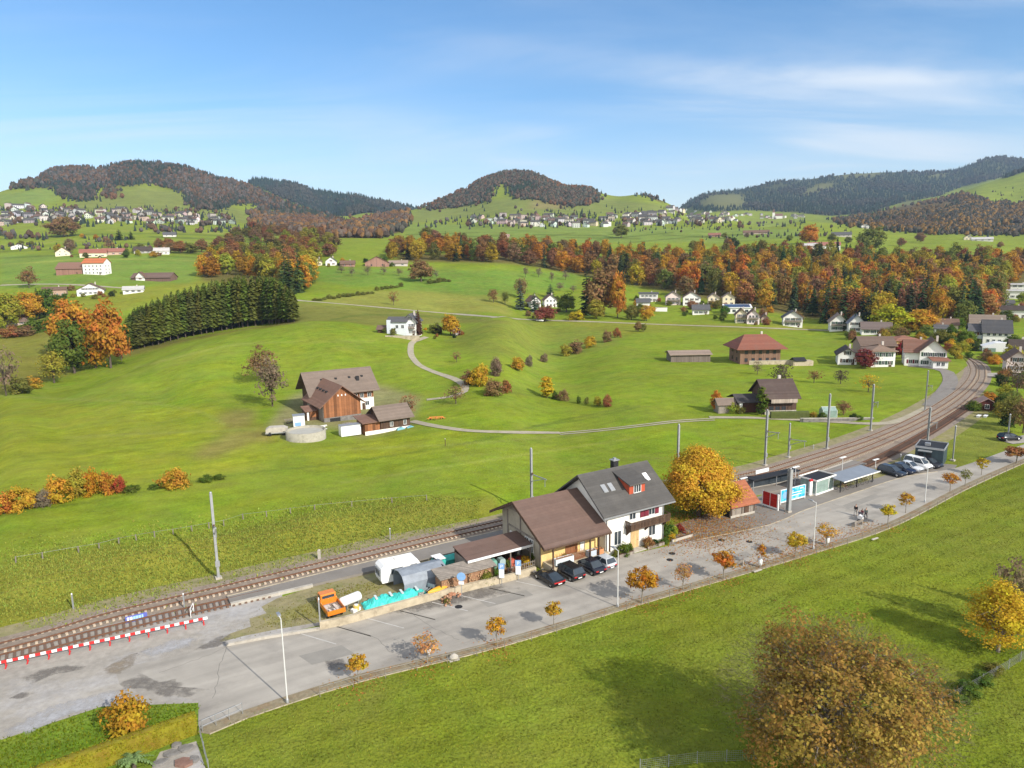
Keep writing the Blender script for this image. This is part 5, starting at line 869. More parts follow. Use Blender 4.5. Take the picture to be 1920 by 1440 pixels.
# grey tarpaulin tent
tx, ty = Sp(800, 1106, 0); tt = at_s('tarp_tent', tx, ty, 0, 0, 'slate grey tarpaulin tent beside the white caravan', 'tent')
pr = [(-.1, 0), (-.12, 1.35), (.5, 2.1), (1.6, 2.35), (2.7, 2.1), (3.2, 1.3), (3.2, 0), (3.14, 0), (3.14, 1.27), (2.66, 2.03), (1.6, 2.28), (.54, 2.03), (-.05, 1.32), (-.04, 0)]
MB().prism(pr, -2.7, 2.7, 'x').build('canvas', 'tarp_any', tt, color=(.21, .235, .27)); MB().box(2.3, 2.4, .1, 3.1, .02, 2.2).build('end_flap', 'dark', tt)
for x in (-2.6, 0, 2.6): MB().tube((x, .02, 0), (x, .02, 1.32), .03, n_=5).build('pole', 'steel', tt)
# green and white covered cart by the platform
gx, gy = Sp(866, 1062, .5); o = at_s('covered_trailer', gx - 1.2, gy + 1, 0, 0, 'trailer under a turquoise and white cover behind the grey tent', 'trailer'); MB().prism([(0, .5), (1.6, .5), (1.6, 1.2), (.8, 1.55), (0, 1.2)], -1.6, 1.6, 'x').build('body', 'tarp_any', o, color=(.05, .38, .33)); MB().box(-1.65, -.4, -.04, 1.64, 1.56, 1.6).build('cover', 'white_paint', o)
for s_ in (-.05, 1.55): MB().lathe([(.28, 0), (.3, .03), (.3, .12), (.28, .15)], 12).build('wheel', 'rubber', o, (0, s_ + .1, .3)).rotation_euler = (R(90), 0, 0)
# turquoise tarpaulin over a long pile
p1, p2 = Sp(682, 1134, .3), Sp(796, 1108, .3); L_ = p2[0] - p1[0]; o = at_s('tarp_pile', p1[0], p1[1], 0, math.degrees(math.atan2(p2[1] - p1[1], L_)), 'long pile under a turquoise tarpaulin on the retaining wall', 'pile')
nx, ny = 44, 9; vs = []; r_ = random.Random(4)
for i in range(nx + 1):
    for j in range(ny + 1):
        u, v = i / nx, j / ny; e = math.sin(math.pi * min(1, max(0, v))) ** .6 * min(1, 6 * u, 6 * (1 - u)) ** .5; vs.append((u * L_ * 1.04 - .1 + r_.uniform(-.05, .05), -1.0 + 2.1 * v + r_.uniform(-.06, .06), .06 + .85 * e * (.75 + .25 * math.sin(u * 23) * math.cos(v * 4 + u * 9)) + r_.uniform(-.05, .05)))
MB().add(vs, [(i * (ny + 1) + j, (i + 1) * (ny + 1) + j, (i + 1) * (ny + 1) + j + 1, i * (ny + 1) + j + 1) for i in range(nx) for j in range(ny)]).build('tarpaulin', 'tarp_any', o, color=(.05, .47, .42))
MB().box(0, L_, -.8, .8, 0, .12).build('pallet_base', 'wood_grey', o)
q = MB(); 
for u in (.18, .42, .6, .85): q.box(u * L_, u * L_ + .25, -.5, .5, .82, .9)
q.build('weight_board', mat('pale_board', (.5, .55, .55), .8, .1, 3), o)
# white liquid tank lying on cradles
tx, ty = Sp(657, 1128, .5); o = at_s('tank', tx, ty, 0, 14, 'white horizontal cylinder tank between the orange truck and the turquoise pile', 'tank')
b = MB().lathe([(.2, -1.25), (.42, -1.2), (.52, -1.05), (.52, 1.05), (.42, 1.2), (.2, 1.25)], 18).build('vessel', 'white_paint', o, (0, 0, .8)); b.rotation_euler = (0, R(90), 0)
for x in (-.7, .7): MB().prism([(-.4, 0), (.4, 0), (.5, .5), (-.5, .5)], x - .06, x + .06, 'x').build('cradle', 'steel', o)
o = at_s('water_barrel', tx + .2, ty - 1.3, 0, 0, 'small yellow barrel in front of the white tank', 'barrel'); MB().lathe([(.28, 0), (.33, .1), (.34, .55), (.33, .6), (.27, .62)], 14).build('vessel', 'plastic_any', o, color=(.55, .4, .1)); MB().lathe([(.2, .62), (.2, .68)], 12).build('lid', 'white_paint', o)
o = at_s('foam_block', *Sp(667, 1144, .1), 0, 20, 'small white block at the end of the turquoise pile', 'block'); MB().prism([(-.5, -.25), (.5, -.25), (.5, .2), (.42, .25), (-.5, .25)], 0, .35).build('body', 'white_paint', o)
# hand trailer, orange boat, planks
hx, hy = Sp(818, 1098, .3); o = at_s('box_trailer', hx, hy, 0, 25, 'small tilted grey box trailer by the woodshed', 'trailer'); MB().box(-.9, .9, -.6, .6, .45, .5).box(-.9, .9, -.6, -.56, .5, .9).box(-.9, .9, .56, .6, .5, .9).box(-.9, -.86, -.56, .56, .5, .9).box(.86, .9, -.56, .56, .5, .9).build('body', 'plastic_any', o, color=(.4, .43, .46)); MB().tube((-.9, 0, .45), (-1.8, 0, .3), .04).build('drawbar', 'steel', o)
for s_ in (-.68, .68): MB().lathe([(.27, -.07), (.3, -.05), (.3, .05), (.27, .07)], 14).build('wheel', 'rubber', o, (0, s_, .3)).rotation_euler = (R(90), 0, 0)
hx, hy = Sp(826, 1112, .3); o = at_s('canoe', hx, hy, 0, 12, 'upturned orange yellow canoe lying on the wall', 'canoe'); vs = []; fs = []
for i in range(15):
    u = i / 14 * 2 - 1; ww = .36 * (1 - abs(u) ** 2.6) + .01
    for j in range(9): a = math.pi * j / 8; vs.append((u * 1.7, -ww * math.cos(a), .85 + .34 * math.sin(a) * (1 - .4 * abs(u) ** 3)))
fs = [(i * 9 + j, (i + 1) * 9 + j, (i + 1) * 9 + j + 1, i * 9 + j + 1) for i in range(14) for j in range(8)]
MB().add(vs, fs, 0, True).build('hull', 'plastic_any', o, color=(.6, .3, .03)); MB().box(-1.0, -.9, -.45, .45, 0, .86).box(.9, 1.0, -.45, .45, 0, .86).build('trestle', 'wood_grey', o)
for i, (px, py, c, lb) in enumerate(((850, 1118, (.4, .2, .12), 'reddish heap of broken tiles behind the wall'), (790, 1118, (.3, .28, .25), 'grey rubble heap behind the tarpaulin pile'), (838, 1124, (.3, .17, .1), 'brown scrap heap on the wall'))):
    o = at_s('rubble_heap', *Sp(px, py, .2), 0, i * 40, lb, 'heap'); q = MB()
    for k in range(26): s_ = rng.uniform(.08, .2); a, b = rng.gauss(0, .5), rng.gauss(0, .3); z = max(0, .45 - a * a * .6 - b * b); q.bar((a, b, z), (a + rng.uniform(-.3, .3), b + rng.uniform(-.2, .2), z + .12), s_, s_)
    q.build('rubble', 'plastic_any', o, color=c)
for x, y, h, wd, c, lb in ((912, 1092, 1.5, 1.6, C_OL, 'olive bush right of the woodshed'), (1062, 1054, 1.4, 1.4, C_YG, 'yellow green bush at the shed corner'), (925, 1078, 1.0, 1.5, C_GR, 'green weeds behind the wall'), (965, 1075, .9, 2.0, C_BR, 'brown flower bed by the open shed'), (985, 1060, 1.3, 1.4, C_YE, 'yellow flowering bush by the goods shed gable'), (1000, 1052, 1.6, 1.3, C_GR, 'green climbing plant by the goods shed gable'), (940, 1068, .8, 1.6, C_PI, 'pinkish flower patch by the open shed'), (950, 1060, .9, 1.2, C_OL, 'olive flower patch by the open shed'), (655, 1158, .5, .8, C_GR, 'green weed tuft at the wall foot'), (838, 1128, .6, .9, C_OL, 'weed tuft on the wall')):
    plant('shrub', (*P0(x, y, .2), 0), h, wd, jit(c), lb, 'plants of the storage yard')
o = at_s('umbrella_stand', *Sp(926, 1040, 1.2), 0, 0, 'folded white parasol beside the open shed', 'parasol'); MB().tube((0, 0, 0), (0, 0, 2.2), .03).build('pole', 'wood_grey', o); MB().lathe([(.05, .9), (.22, 1.0), (.16, 1.8), (.04, 2.3)], 10).build('canopy', 'cloth_any', o, color=(.7, .65, .68)); MB().lathe([(.3, 0), (.3, .08)], 12).build('base', 'concrete', o)
# picket fence and white posts by the gable
a, b = np.array(P0(952, 1082)), np.array(P0(1004, 1066)); o = empty('picket_fence', (*a, 0), math.atan2(b[1] - a[1], b[0] - a[0]), 'low grey picket fence between the parking signs and the goods shed', 'fence'); L_ = np.linalg.norm(b - a); MB().box(0, L_, 0, .04, .5, .58).box(0, L_, 0, .04, .95, 1.03).build('rail', 'wood_grey', o)
pm = None
for i in range(13):
    if pm is None: q = MB().prism([(-.05, 0), (.05, 0), (.05, 1.1), (0, 1.2), (-.05, 1.1)], -.03, 0, 'y').build('picket', 'wood_grey', o); pm = q
    else: q = pm.copy(); COL.objects.link(q); q.parent = o
    q.location = (.1 + i * (L_ - .2) / 12, -.01, 0)
# parking signs
def round_sign(px, py, top, label, kind='P'):
    X, Y = P0(px, py); hh = hgt(px, top, Y); o = empty('parking_sign', (X, Y, 0), R(-5), label, 'sign', 'blue signs on the retaining wall'); MB().tube((0, 0, 0), (0, 0, hh), .04, n_=8).build('post', 'steel', o)
    if kind == 'R':
        MB().lathe([(.48, -.02), (.5, 0), (.48, .02)], 20).build('disc', 'sign_blue_pale', o, (0, -.07, hh - .55)).rotation_euler = (R(90), 0, 0); MB().box(-.3, .3, -.09, -.05, hh - 1.45, hh - 1.1).build('plate', 'white_paint', o)
    else:
        MB().box(-.34, .34, -.09, -.05, hh - .7, hh).build('plate', 'sign_blue_pale', o); MB().box(-.30, .30, -.092, -.05, hh - 1.75, hh - .72).build('lower_plate', 'white_paint', o)
        cu = bpy.data.curves.new('letter', 'FONT'); cu.body = 'P'; cu.size = .62; cu.align_x = 'CENTER'; cu.extrude = .004; t0 = bpy.data.objects.new('letter', cu); me = bpy.data.meshes.new_from_object(t0); bpy.data.objects.remove(t0); me.materials.clear(); me.materials.append(MATS['white_paint']); t = link('letter', me, o, (0, -.096, hh - .57)); t.rotation_euler = (R(90), 0, 0)
round_sign(866, 1122, 1072, 'round blue sign with white plate in front of the woodshed', 'R'); round_sign(941, 1097, 1056, 'tall blue and white parking sign, middle one on the wall'); round_sign(972, 1088, 1050, 'blue parking sign nearest the goods shed')
# ------------------------------------------------------------------ vehicles
def car(px, py, ang, col, label, L_=4.4, Wd=1.78, H_=1.45, style='sedan', group='parked cars at the station', z=0.0, xy=None):
    """front towards +x; lofted body with arches, glass house, lamps and wheels"""
    X, Y = xy or P0(px, py); o = empty('parked_car', (X, Y, z), R(ang), label, 'car', group); h = L_ / 2
    prof = {'sedan': [(-h, .45, .62), (-h + .08, .32, .92), (-h + .75, .22, .98), (-h + 1.15, .22, 1.0), (h - 1.35, .22, .93), (h - .35, .22, .78), (h - .06, .3, .66), (h, .42, .58)],
            'hatch': [(-h, .45, .7), (-h + .06, .3, 1.0), (-h + .4, .22, 1.02), (-h + 1.15, .22, 1.0), (h - 1.25, .22, .95), (h - .35, .22, .82), (h - .06, .3, .68), (h, .42, .58)],
            'coupe': [(-h, .45, .62), (-h + .08, .3, .85), (-h + .6, .2, .9), (-h + 1.2, .2, .9), (h - 1.4, .2, .85), (h - .35, .2, .66), (h - .06, .28, .56), (h, .4, .5)],
            'van': [(-h, .4, .8), (-h + .04, .3, 1.1), (-h + .4, .25, 1.15), (-h + 1.2, .25, 1.15), (h - 1.2, .25, 1.12), (h - .4, .25, 1.0), (h - .06, .3, .8), (h, .42, .65)]}[style]
    vs = []; n_ = 10
    for x, zb, zt in prof:
        e = max(.0, (abs(x) - h + .5) / .5); w2 = Wd / 2 * (1 - .14 * e * e)
        for y, z_ in ((-w2 * .88, zb), (-w2, zb + .12), (-w2 * 1.0, (zb + zt) / 2), (-w2 * .95, zt - .06), (-w2 * .82, zt), (w2 * .82, zt), (w2 * .95, zt - .06), (w2 * 1.0, (zb + zt) / 2), (w2, zb + .12), (w2 * .88, zb)): vs.append((x, y, z_))
    k = len(prof); fs = [(i * n_ + j, (i + 1) * n_ + j, (i + 1) * n_ + (j + 1) % n_, i * n_ + (j + 1) % n_) for i in range(k - 1) for j in range(n_)] + [list(range(n_))[::-1], [(k - 1) * n_ + j for j in range(n_)]]
    b = MB().add(vs, fs, 0, True).build('body', 'car_paint', o, color=col); b.data.materials[0] = MATS['car_paint']
    sp = {'sedan': (-h + .55, -h + 1.25, h - 2.05, h - 1.2), 'hatch': (-h + .1, -h + .45, h - 1.95, h - 1.05), 'coupe': (-h + .3, -h + 1.5, h - 2.1, h - 1.3), 'van': (-h + .05, -h + .22, h - 1.55, h - .75)}[style]; zb = prof[3][2] - .03; wt, wb = Wd / 2 * .72, Wd / 2 * .90
    q = [(sp[0], -wb, zb), (sp[0], wb, zb), (sp[3], wb, zb - .03), (sp[3], -wb, zb - .03), (sp[1], -wt, H_), (sp[1], wt, H_), (sp[2], wt, H_), (sp[2], -wt, H_)]
    MB().add(q, [(0, 1, 5, 4), (1, 2, 6, 5), (2, 3, 7, 6), (3, 0, 4, 7), (4, 5, 6, 7)]).build('windows', 'glass', o)
    r = MB().add([(sp[1] + .02, -wt, H_ + .005), (sp[1] + .02, wt, H_ + .005), (sp[2] - .02, wt, H_ + .005), (sp[2] - .02, -wt, H_ + .005), (sp[1] + .1, -wt * .9, H_ + .05), (sp[1] + .1, wt * .9, H_ + .05), (sp[2] - .12, wt * .9, H_ + .05), (sp[2] - .12, -wt * .9, H_ + .05)], [(4, 7, 6, 5)[::-1], (0, 1, 5, 4), (1, 2, 6, 5), (2, 3, 7, 6), (3, 0, 4, 7)], 0, False)
    for s in (-1, 1):
        for a, c in ((q[0], q[4]), (q[3], q[7]), (((sp[0] + sp[3]) / 2 * 1 + .1, -wb, zb), ((sp[1] + sp[2]) / 2, -wt, H_))): r.bar((a[0], s * abs(a[1]) * 1.005, a[2]), (c[0], s * abs(c[1]) * 1.005, c[2]), .07, .05)
    r.build('roof', 'car_paint', o, color=col)
    for x in (-h + .82, h - .85):
        for s in (-1, 1):
            wv = MB().lathe([(.2, -.11), (.31, -.10), (.33, -.07), (.33, .07), (.31, .10), (.2, .11)], 16).build('wheel', 'rubber', o, (x, s * (Wd / 2 - .12), .33)); wv.rotation_euler = (R(90), 0, 0)
            MB().lathe([(.04, -.115), (.2, -.118), (.2, .118), (.04, .115)], 10).build('rim', 'chrome', wv)
    for s in (-1, 1):
        MB().box(h - .16, h - .02, s * Wd * .34 - .16, s * Wd * .34 + .16, .56, .69).build('headlight', 'chrome', o); MB().box(-h - .01, -h + .12, s * Wd * .34 - .18, s * Wd * .34 + .18, .68, .80).build('tail_light', 'lamp_red', o)
        MB().box(h - 1.62, h - 1.45, s * (Wd / 2 + .06) - .08, s * (Wd / 2 + .06) + .08, .93, 1.06).build('mirror', 'car_paint', o, color=col)
    MB().box(-h - .02, -h + .05, -.26, .26, .50, .61).build('number_plate', 'white_paint', o); return o
BLK, DBL, SIL, WHT = (.012, .012, .014), (.012, .016, .035), (.42, .44, .47), (.7, .7, .7)
c1 = car(1029, 1090, 124, BLK, 'black low coupe with red tail band, leftmost of the cars at the shed', 4.3, 1.75, 1.28, 'coupe'); MB().box(-2.165, -2.1, -.42, .42, .66, .78).build('tail_band', 'lamp_red', c1)
car(1064, 1078, 124, (.016, .016, .018), 'black estate car, second from the left at the goods shed', 4.7, 1.85, 1.55, 'hatch'); car(1104, 1068, 124, (.012, .013, .022), 'dark saloon beside the silver car at the goods shed', 4.6, 1.8, 1.45, 'sedan'); car(1128, 1061, 124, SIL, 'silver small car nearest the white station house', 3.9, 1.7, 1.48, 'hatch')
for px, py, c, lb, st, h in ((1672, 890, (.022, .028, .04), 'dark grey hatchback at the left end of the far car row', 'hatch', 1.5), (1691, 885, DBL, 'dark blue car second in the far car row', 'sedan', 1.45), (1705, 881, (.5, .52, .55), 'pale silver car in the middle of the far car row', 'sedan', 1.45), (1721, 877, WHT, 'white van in the far car row', 'van', 1.9), (1741, 874, (.02, .022, .03), 'black car beside the dark flat roofed cabin', 'hatch', 1.5)): car(px, py, -60, c, lb, 4.4, 1.8, h, st)
g_ = G(1892, 826); car(0, 0, 10, (.012, .013, .016), 'black car parked under the trees at the right edge', 4.4, 1.8, 1.45, 'hatch', z=g_.z + .1, xy=(g_.x, g_.y))
g_ = G(1012, 603, 300); car(0, 0, 5, (.6, .6, .62), 'pale car on the country road below the white twin house', 4.4, 1.8, 1.45, 'hatch', z=g_.z + .1, xy=(g_.x, g_.y))
# orange flatbed truck
X, Y = P0(620, 1146); o = empty('flatbed_truck', (X, Y, 0), R(122), 'small orange flatbed truck on the yard grass', 'truck'); OR = (.62, .19, .02)
MB().prism([(.55, .45), (2.0, .45), (2.0, .95), (1.85, 1.15), (1.6, 1.75), (.62, 1.78), (.55, 1.7)], -.82, .82, 'y').build('cab', 'car_paint', o, color=OR)
MB().prism([(1.9, 1.17), (1.66, 1.70), (1.70, 1.70), (1.94, 1.17)], -.72, .72, 'y').build('windscreen', 'glass', o); MB().box(.50, .545, -.65, .65, 1.1, 1.62).build('rear_window', 'glass', o)
for s in (-1, 1): MB().box(.8, 1.5, s * .835 - .012, s * .835 + .012, 1.1, 1.6).build('side_window', 'glass', o); MB().box(1.98, 2.02, s * .6 - .12, s * .6 + .12, .7, .9).build('headlight', 'chrome', o)
bd = MB().box(-2.1, .45, -.9, .9, .62, .72).build('bed', 'wood_grey', o); MB().box(-2.1, .45, -.95, -.9, .62, 1.12).box(-2.1, .45, .9, .95, .62, 1.12).box(-2.15, -2.1, -.95, .95, .62, 1.12).box(.40, .45, -.9, .9, .72, 1.35).build('side_board', 'car_paint', bd, color=OR)
q = MB()
for i in range(14): a, b = rng.uniform(-1.7, .1), rng.uniform(-.6, .6); q.bar((a, b, .74), (a + .4, b + .1, .84), .22, .1)
q.build('load', mat('load_pale', (.42, .36, .32), .9, .3, 3), bd); MB().box(-2.0, 1.9, -.35, .35, .38, .6).build('chassis', 'dark', o)
for x in (-1.3, 1.35):
    for s in (-1, 1): wv = MB().lathe([(.2, -.1), (.33, -.09), (.35, -.06), (.35, .06), (.33, .09), (.2, .1)], 16).build('wheel', 'rubber', o, (x, s * .74, .35)); wv.rotation_euler = (R(90), 0, 0); MB().lathe([(.05, -.105), (.18, -.108), (.18, .108), (.05, .105)], 10).build('rim', 'steel', wv)
# white caravan
X, Y = P0(749, 1086); o = empty('caravan', (X, Y, 0), SA + R(-2), 'white caravan parked between platform and grey tent', 'caravan')
MB().prism([(-2.4, .45), (2.2, .45), (2.45, .9), (2.3, 1.9), (1.9, 2.5), (-2.1, 2.55), (-2.5, 2.2), (-2.55, .9)], -1.05, 1.05, 'y').build('body', 'white_paint', o)
MB().box(-1.9, 1.7, -.85, .85, 2.53, 2.60).box(-.5, .2, -.3, .3, 2.60, 2.72).build('roof_rack', 'plaster_white', o)
for u, wd in ((-.6, 1.3), (1.45, .7)): win(o, 'F', -1.05, u, 1.35, wd, .6, 'steel')
win(o, 'L', -2.55, 0, 1.3, 1.3, .6, 'steel'); MB().box(.35, 1.0, -1.09, -1.05, .5, 2.2).build('door', 'plaster_white', o)
for s in (-1, 1): MB().lathe([(.2, -.09), (.3, -.08), (.32, -.05), (.32, .05), (.3, .08), (.2, .09)], 16).build('wheel', 'rubber', o, (-.2, s * .9, .32)).rotation_euler = (R(90), 0, 0)
MB().bar((2.2, -.4, .5), (3.3, 0, .45), .08, .08).bar((2.2, .4, .5), (3.3, 0, .45), .08, .08).build('drawbar', 'steel', o)
# ------------------------------------------------------------------ railway
def track(name, line, label, near, z=.06, dark=False, sl=2.45, ind=100):
    o = empty(name, (0, 0, 0), 0, label, 'railway track')
    for s in (-1, 1):
        a, b = offset(line, s * .75 + .04), offset(line, s * .75 - .04); B = MB()
        for i in range(len(line) - 1):
            z0, z1 = z + .10, z + .25; B.add([(*a[i], z0), (*b[i], z0), (*b[i + 1], z0), (*a[i + 1], z0), (*a[i], z1), (*b[i], z1), (*b[i + 1], z1), (*a[i + 1], z1)], [(4, 5, 6, 7), (1, 2, 6, 5), (3, 0, 4, 7)])
        B.build('rail', 'rust', o)
    fine = catmull(line, .1); d = np.r_[0, np.cumsum(np.linalg.norm(np.diff(fine, axis=0), axis=1))]; ds = np.arange(.3, d[-1], .62); px_ = np.interp(ds, d, fine[:, 0]); py_ = np.interp(ds, d, fine[:, 1]); tg = np.stack([np.gradient(px_), np.gradient(py_)], 1); ang = np.arctan2(tg[:, 1], tg[:, 0])
    sx, sy = project(px_, py_, np.zeros(len(px_))); vis = (sx > -30) & (sx < 1950) & (sy < 1460); order = np.argsort(np.hypot(px_ - 0, py_) + np.where(vis, 0, 1e4)); one = set(order[:ind]); mt = 'sleeper_dark' if dark else 'sleeper_pale'
    sm = MB().box(-.12, .12, -sl / 2, sl / 2, -.06, .10).build('sleeper', mt, o); first = True; R_ = MB()
    for i in range(len(ds)):
        if i in one:
            if first: q = sm; first = False
            else: q = sm.copy(); COL.objects.link(q)
            q.parent = o; q.location = (px_[i], py_[i], z); q.rotation_euler = (0, 0, ang[i])
        elif vis[i]:
            c, s = math.cos(ang[i]), math.sin(ang[i]); vs = [(px_[i] + c * a - s * b, py_[i] + s * a + c * b, z + e) for e in (-.06, .10) for a, b in ((-.12, -sl / 2), (.12, -sl / 2), (.12, sl / 2), (-.12, sl / 2))]; R_.add(vs, [(4, 5, 6, 7), (0, 1, 5, 4), (1, 2, 6, 5), (2, 3, 7, 6), (3, 0, 4, 7)])
    if R_.v: tag(R_.build('sleepers', mt, o), kind='stuff')
    a, b = offset(line, .50), offset(line, -.50); B = MB()
    if not dark:
        for i in range(len(line) - 1): B.add([(*a[i], z + .104), (*b[i], z + .104), (*b[i + 1], z + .104), (*a[i + 1], z + .104)], [(0, 1, 2, 3)])
        B.build('ballast_fill', 'ballast', o)
    return o
track('railway_track', MAIN, 'main railway track with pale sleeper ends sweeping past the station', None); track('railway_track', TRK2, 'second railway track curving beside the main one at the right', None, .068, False, 2.45, 60); track('railway_track', TRK3, 'rusty siding track ending behind the car row', None, .076, True, 2.3, 60); track('railway_track', SID, 'short siding of dark sleepers beside the red and white barrier', None, .064, True, 2.1, 70)
# overhead line masts
def mast(px, py, top, label, arm=0, insul=True, armh=.62, w=.28, y=None, mt='mast_grey'):
    if y is None: X, Y = P0(px, py)
    else: d = ray(px, py); Y = y; X = d[0] / d[1] * Y
    g = hz_(X, Y); hh = hgt(px, top, Y) - g; j = np.argmin(np.hypot(MAIN[:, 0] - X, MAIN[:, 1] - Y)); tx = MAIN[min(j + 1, len(MAIN) - 1)] - MAIN[max(0, j - 1)]; o = empty('catenary_mast', (X, Y, g), math.atan2(tx[1], tx[0]), label, 'mast', 'overhead line masts')
    B = MB(); e = w * .5
    for s in (-1, 1): B.box(-e, e, s * e - .02, s * e + .02, 0, hh)
    B.box(-.02, .02, -e + .02, e - .02, 0, hh); B.build('mast', mt, o); MB().box(-.35, .35, -.35, .35, -.3, .25).build('footing', 'concrete', o); MB().lathe([(.14, hh), (.16, hh + .1), (.10, hh + .2)], 8).build('cap', 'steel', o)
    if arm:
        za = hh * armh; A = MB().tube((0, 0, za), (0, -arm, za + .3), .075, n_=6).tube((0, 0, za - 1.1), (0, -arm * .85, za + .2), .06, n_=6).tube((0, -arm * .9, za + .2), (0, -arm * .9, za - .9), .05, n_=6); A.build('cantilever', 'steel', o)
        I = MB()
        for k in range(4): I.lathe([(.05, za - .02 + k * .09), (.12, za + .02 + k * .09), (.05, za + .06 + k * .09)], 8, (0, -.35))
        I.build('insulator', 'rust', o)
    if insul: MB().box(-.25, .25, -.28, -.15, 1.6, 2.3).build('switch_box', 'steel', o)
    return o
mast(410, 1085, 925, 'tall pale mast with an insulator cage in the rough grass left of the station', 1.6); mast(997, 958, 842, 'mast with a long cantilever arm rising behind the goods shed', 4.2, armh=.6); mast(1270, 908, 797, 'mast top rising behind the golden linden tree', 0, False)
mast(1434, 873, 770, 'tall mast with a dark arm beyond the tracks, in front of the chalet drive', 2.6); mast(1478, 858, 795, 'shorter mast carrying a grey box and cross arm', 3.4, armh=.55, w=.2); mast(1550, 842, 740, 'tall mast between the short mast and the chalet garden end', 0); mast(1632, 808, 722, 'mast at the right end of the chalet garden', 1.2, False); mast(1734, 770, 696, 'farthest mast at the bend of the tracks', 1.2, False, w=.22); mast(1738, 838, 765, 'mast behind the dark flat roofed cabin', 1.5, False)
mast(1478, 960, 880, 'thick grey mast standing on the plaza before the blue panel', 0, False, w=.5); mast(1889, 826, 778, 'thin mast beside the black car at the right edge', 0, False, w=.18); mast(1786, 864, 800, 'slim pale mast right of the dark flat roofed cabin', 0, False, w=.16)
# contact wires strung along the main and second track
for nm, ln, lb in (('contact_wire', MAIN[(MAIN[:, 0] > -70) & (MAIN[:, 0] < 150)], 'thin overhead wire with droppers above the main track'), ('contact_wire', TRK2[(TRK2[:, 0] > 20)], 'thin overhead wire with droppers above the second track')):
    o = empty(nm, (0, 0, 0), 0, lb, 'overhead wire'); B = MB(); C = MB(); D = MB()
    for i in range(0, len(ln) - 2, 2):
        j = i + 2 if i + 2 < len(ln) else len(ln) - 1; s0, s1 = .55 * abs(math.sin(i * .11)), .55 * abs(math.sin(j * .11)); B.tube((*ln[i], 5.6), (*ln[j], 5.6), .010, n_=3, caps=False); C.tube((*ln[i], 6.9 - s0), (*ln[j], 6.9 - s1), .009, n_=3, caps=False)
        if i % 6 == 0: D.tube((*ln[i], 5.6), (*ln[i], 6.9 - s0), .008, n_=3, caps=False)
    B.build('wire', 'rust', o); C.build('carrier_wire', 'rust', o); D.build('dropper', 'rust', o)
mat('lamp_grey', (.55, .55, .54), .5, .08, 2)
# lamp posts
def lamp(px, py, top, label, arm=True, name='lamp_post', g='street lamps on the meadow side'):
    X, Y = P0(px, py); hh = hgt(px, top, Y); o = empty(name, (X, Y, 0), SA, label, 'lamp', g); MB().tube((0, 0, 0), (0, 0, hh), .07, .045, 10).build('pole', 'lamp_grey', o); MB().lathe([(.13, 0), (.13, .35), (.09, .4)], 10).build('base', 'steel', o)
    if arm: MB().tube((0, 0, hh - .05), (0, .75, hh + .05), .035, n_=6).build('arm', 'white_paint', o); MB().prism([(.45, hh - .02), (1.15, hh + .02), (1.15, hh + .10), (.6, hh + .14), (.45, hh + .1)], -.13, .13, 'x').build('lamp_head', 'steel', o)
    else: MB().box(-.75, .75, -.16, .16, hh, hh + .1).build('lamp_head', 'white_paint', o)
lamp(539, 1318, 1160, 'nearest tall white lamp post at the road bend'); lamp(1158, 1138, 1032, 'white lamp post in front of the station house'); lamp(1525, 1030, 942, 'white lamp post opposite the glass shelter'); lamp(1734, 942, 864, 'white lamp post opposite the parked car row')
lamp(1578, 893, 858, 'platform lamp behind the bicycle shelter', False, 'platform_lamp', 'platform lamps'); lamp(1393, 925, 897, 'platform lamp behind the orange roofed hut', False, 'platform_lamp', 'platform lamps'); lamp(1490, 912, 876, 'double platform lamp behind the blue panel', False, 'platform_lamp', 'platform lamps'); lamp(1641, 878, 862, 'short platform lamp left of the car row', False, 'platform_lamp', 'platform lamps')
# barrier of red and white planks along the siding
a, b = np.array(P0(-40, 1262)), np.array(P0(390, 1168)); L_ = np.linalg.norm(b - a); o = empty('barrier', (*a, 0), math.atan2(b[1] - a[1], b[0] - a[0]), 'long red and white striped plank barrier along the siding', 'barrier'); n_ = 44
mat('barrier_red', (.50, .03, .03), .6, .12, 3)
B = MB()
for i in range(n_): B.box(i * L_ / n_, (i + 1) * L_ / n_ - .003, -.03, .03, .45, .72, i % 2)
B.build('plank', ['barrier_red', 'white_paint'], o); fm = None
for i in range(12):
    if fm is None: fm = q = MB().box(-.05, .05, -.035, .035, 0, .45).box(-.06, .06, -.4, .4, 0, .06).build('foot', 'barrier_red', o)
    else: q = fm.copy(); COL.objects.link(q); q.parent = o
    q.location = (.4 + i * (L_ - .8) / 11, 0, 0)
# blue board between the tracks with pale lettering
a, b = np.array(P0(236, 1170)), np.array(P0(277, 1160)); o = empty('notice_board', (*a, 0), math.atan2(b[1] - a[1], b[0] - a[0]), 'low blue board with pale lettering on the gravel beside the track', 'sign'); L_ = np.linalg.norm(b - a)
MB().add([(0, 0, .05), (L_, 0, .05), (L_, .35, .62), (0, .35, .62), (0, .04, .03), (L_, .04, .03), (L_, .39, .60), (0, .39, .60)], [(0, 1, 2, 3), (7, 6, 5, 4), (0, 4, 5, 1), (1, 5, 6, 2), (2, 6, 7, 3), (3, 7, 4, 0)]).build('board', 'sign_blue', o)
for i, (u, wd) in enumerate(((.12, .09), (.26, .11), (.40, .12), (.53, .12), (.66, .11), (.78, .08))): MB().add([(L_ * (u - wd / 2), .09, .24), (L_ * (u + wd / 2), .09, .24), (L_ * (u + wd / 2), .255, .51), (L_ * (u - wd / 2), .255, .51)], [(0, 1, 2, 3)]).build('lettering', 'white_paint' if i < 2 else 'sign_blue_pale', o, (0, -.006, .012))
MB().box(.2, .28, .36, .42, 0, .5).box(L_ - .28, L_ - .2, .36, .42, 0, .5).build('stand', 'steel', o)
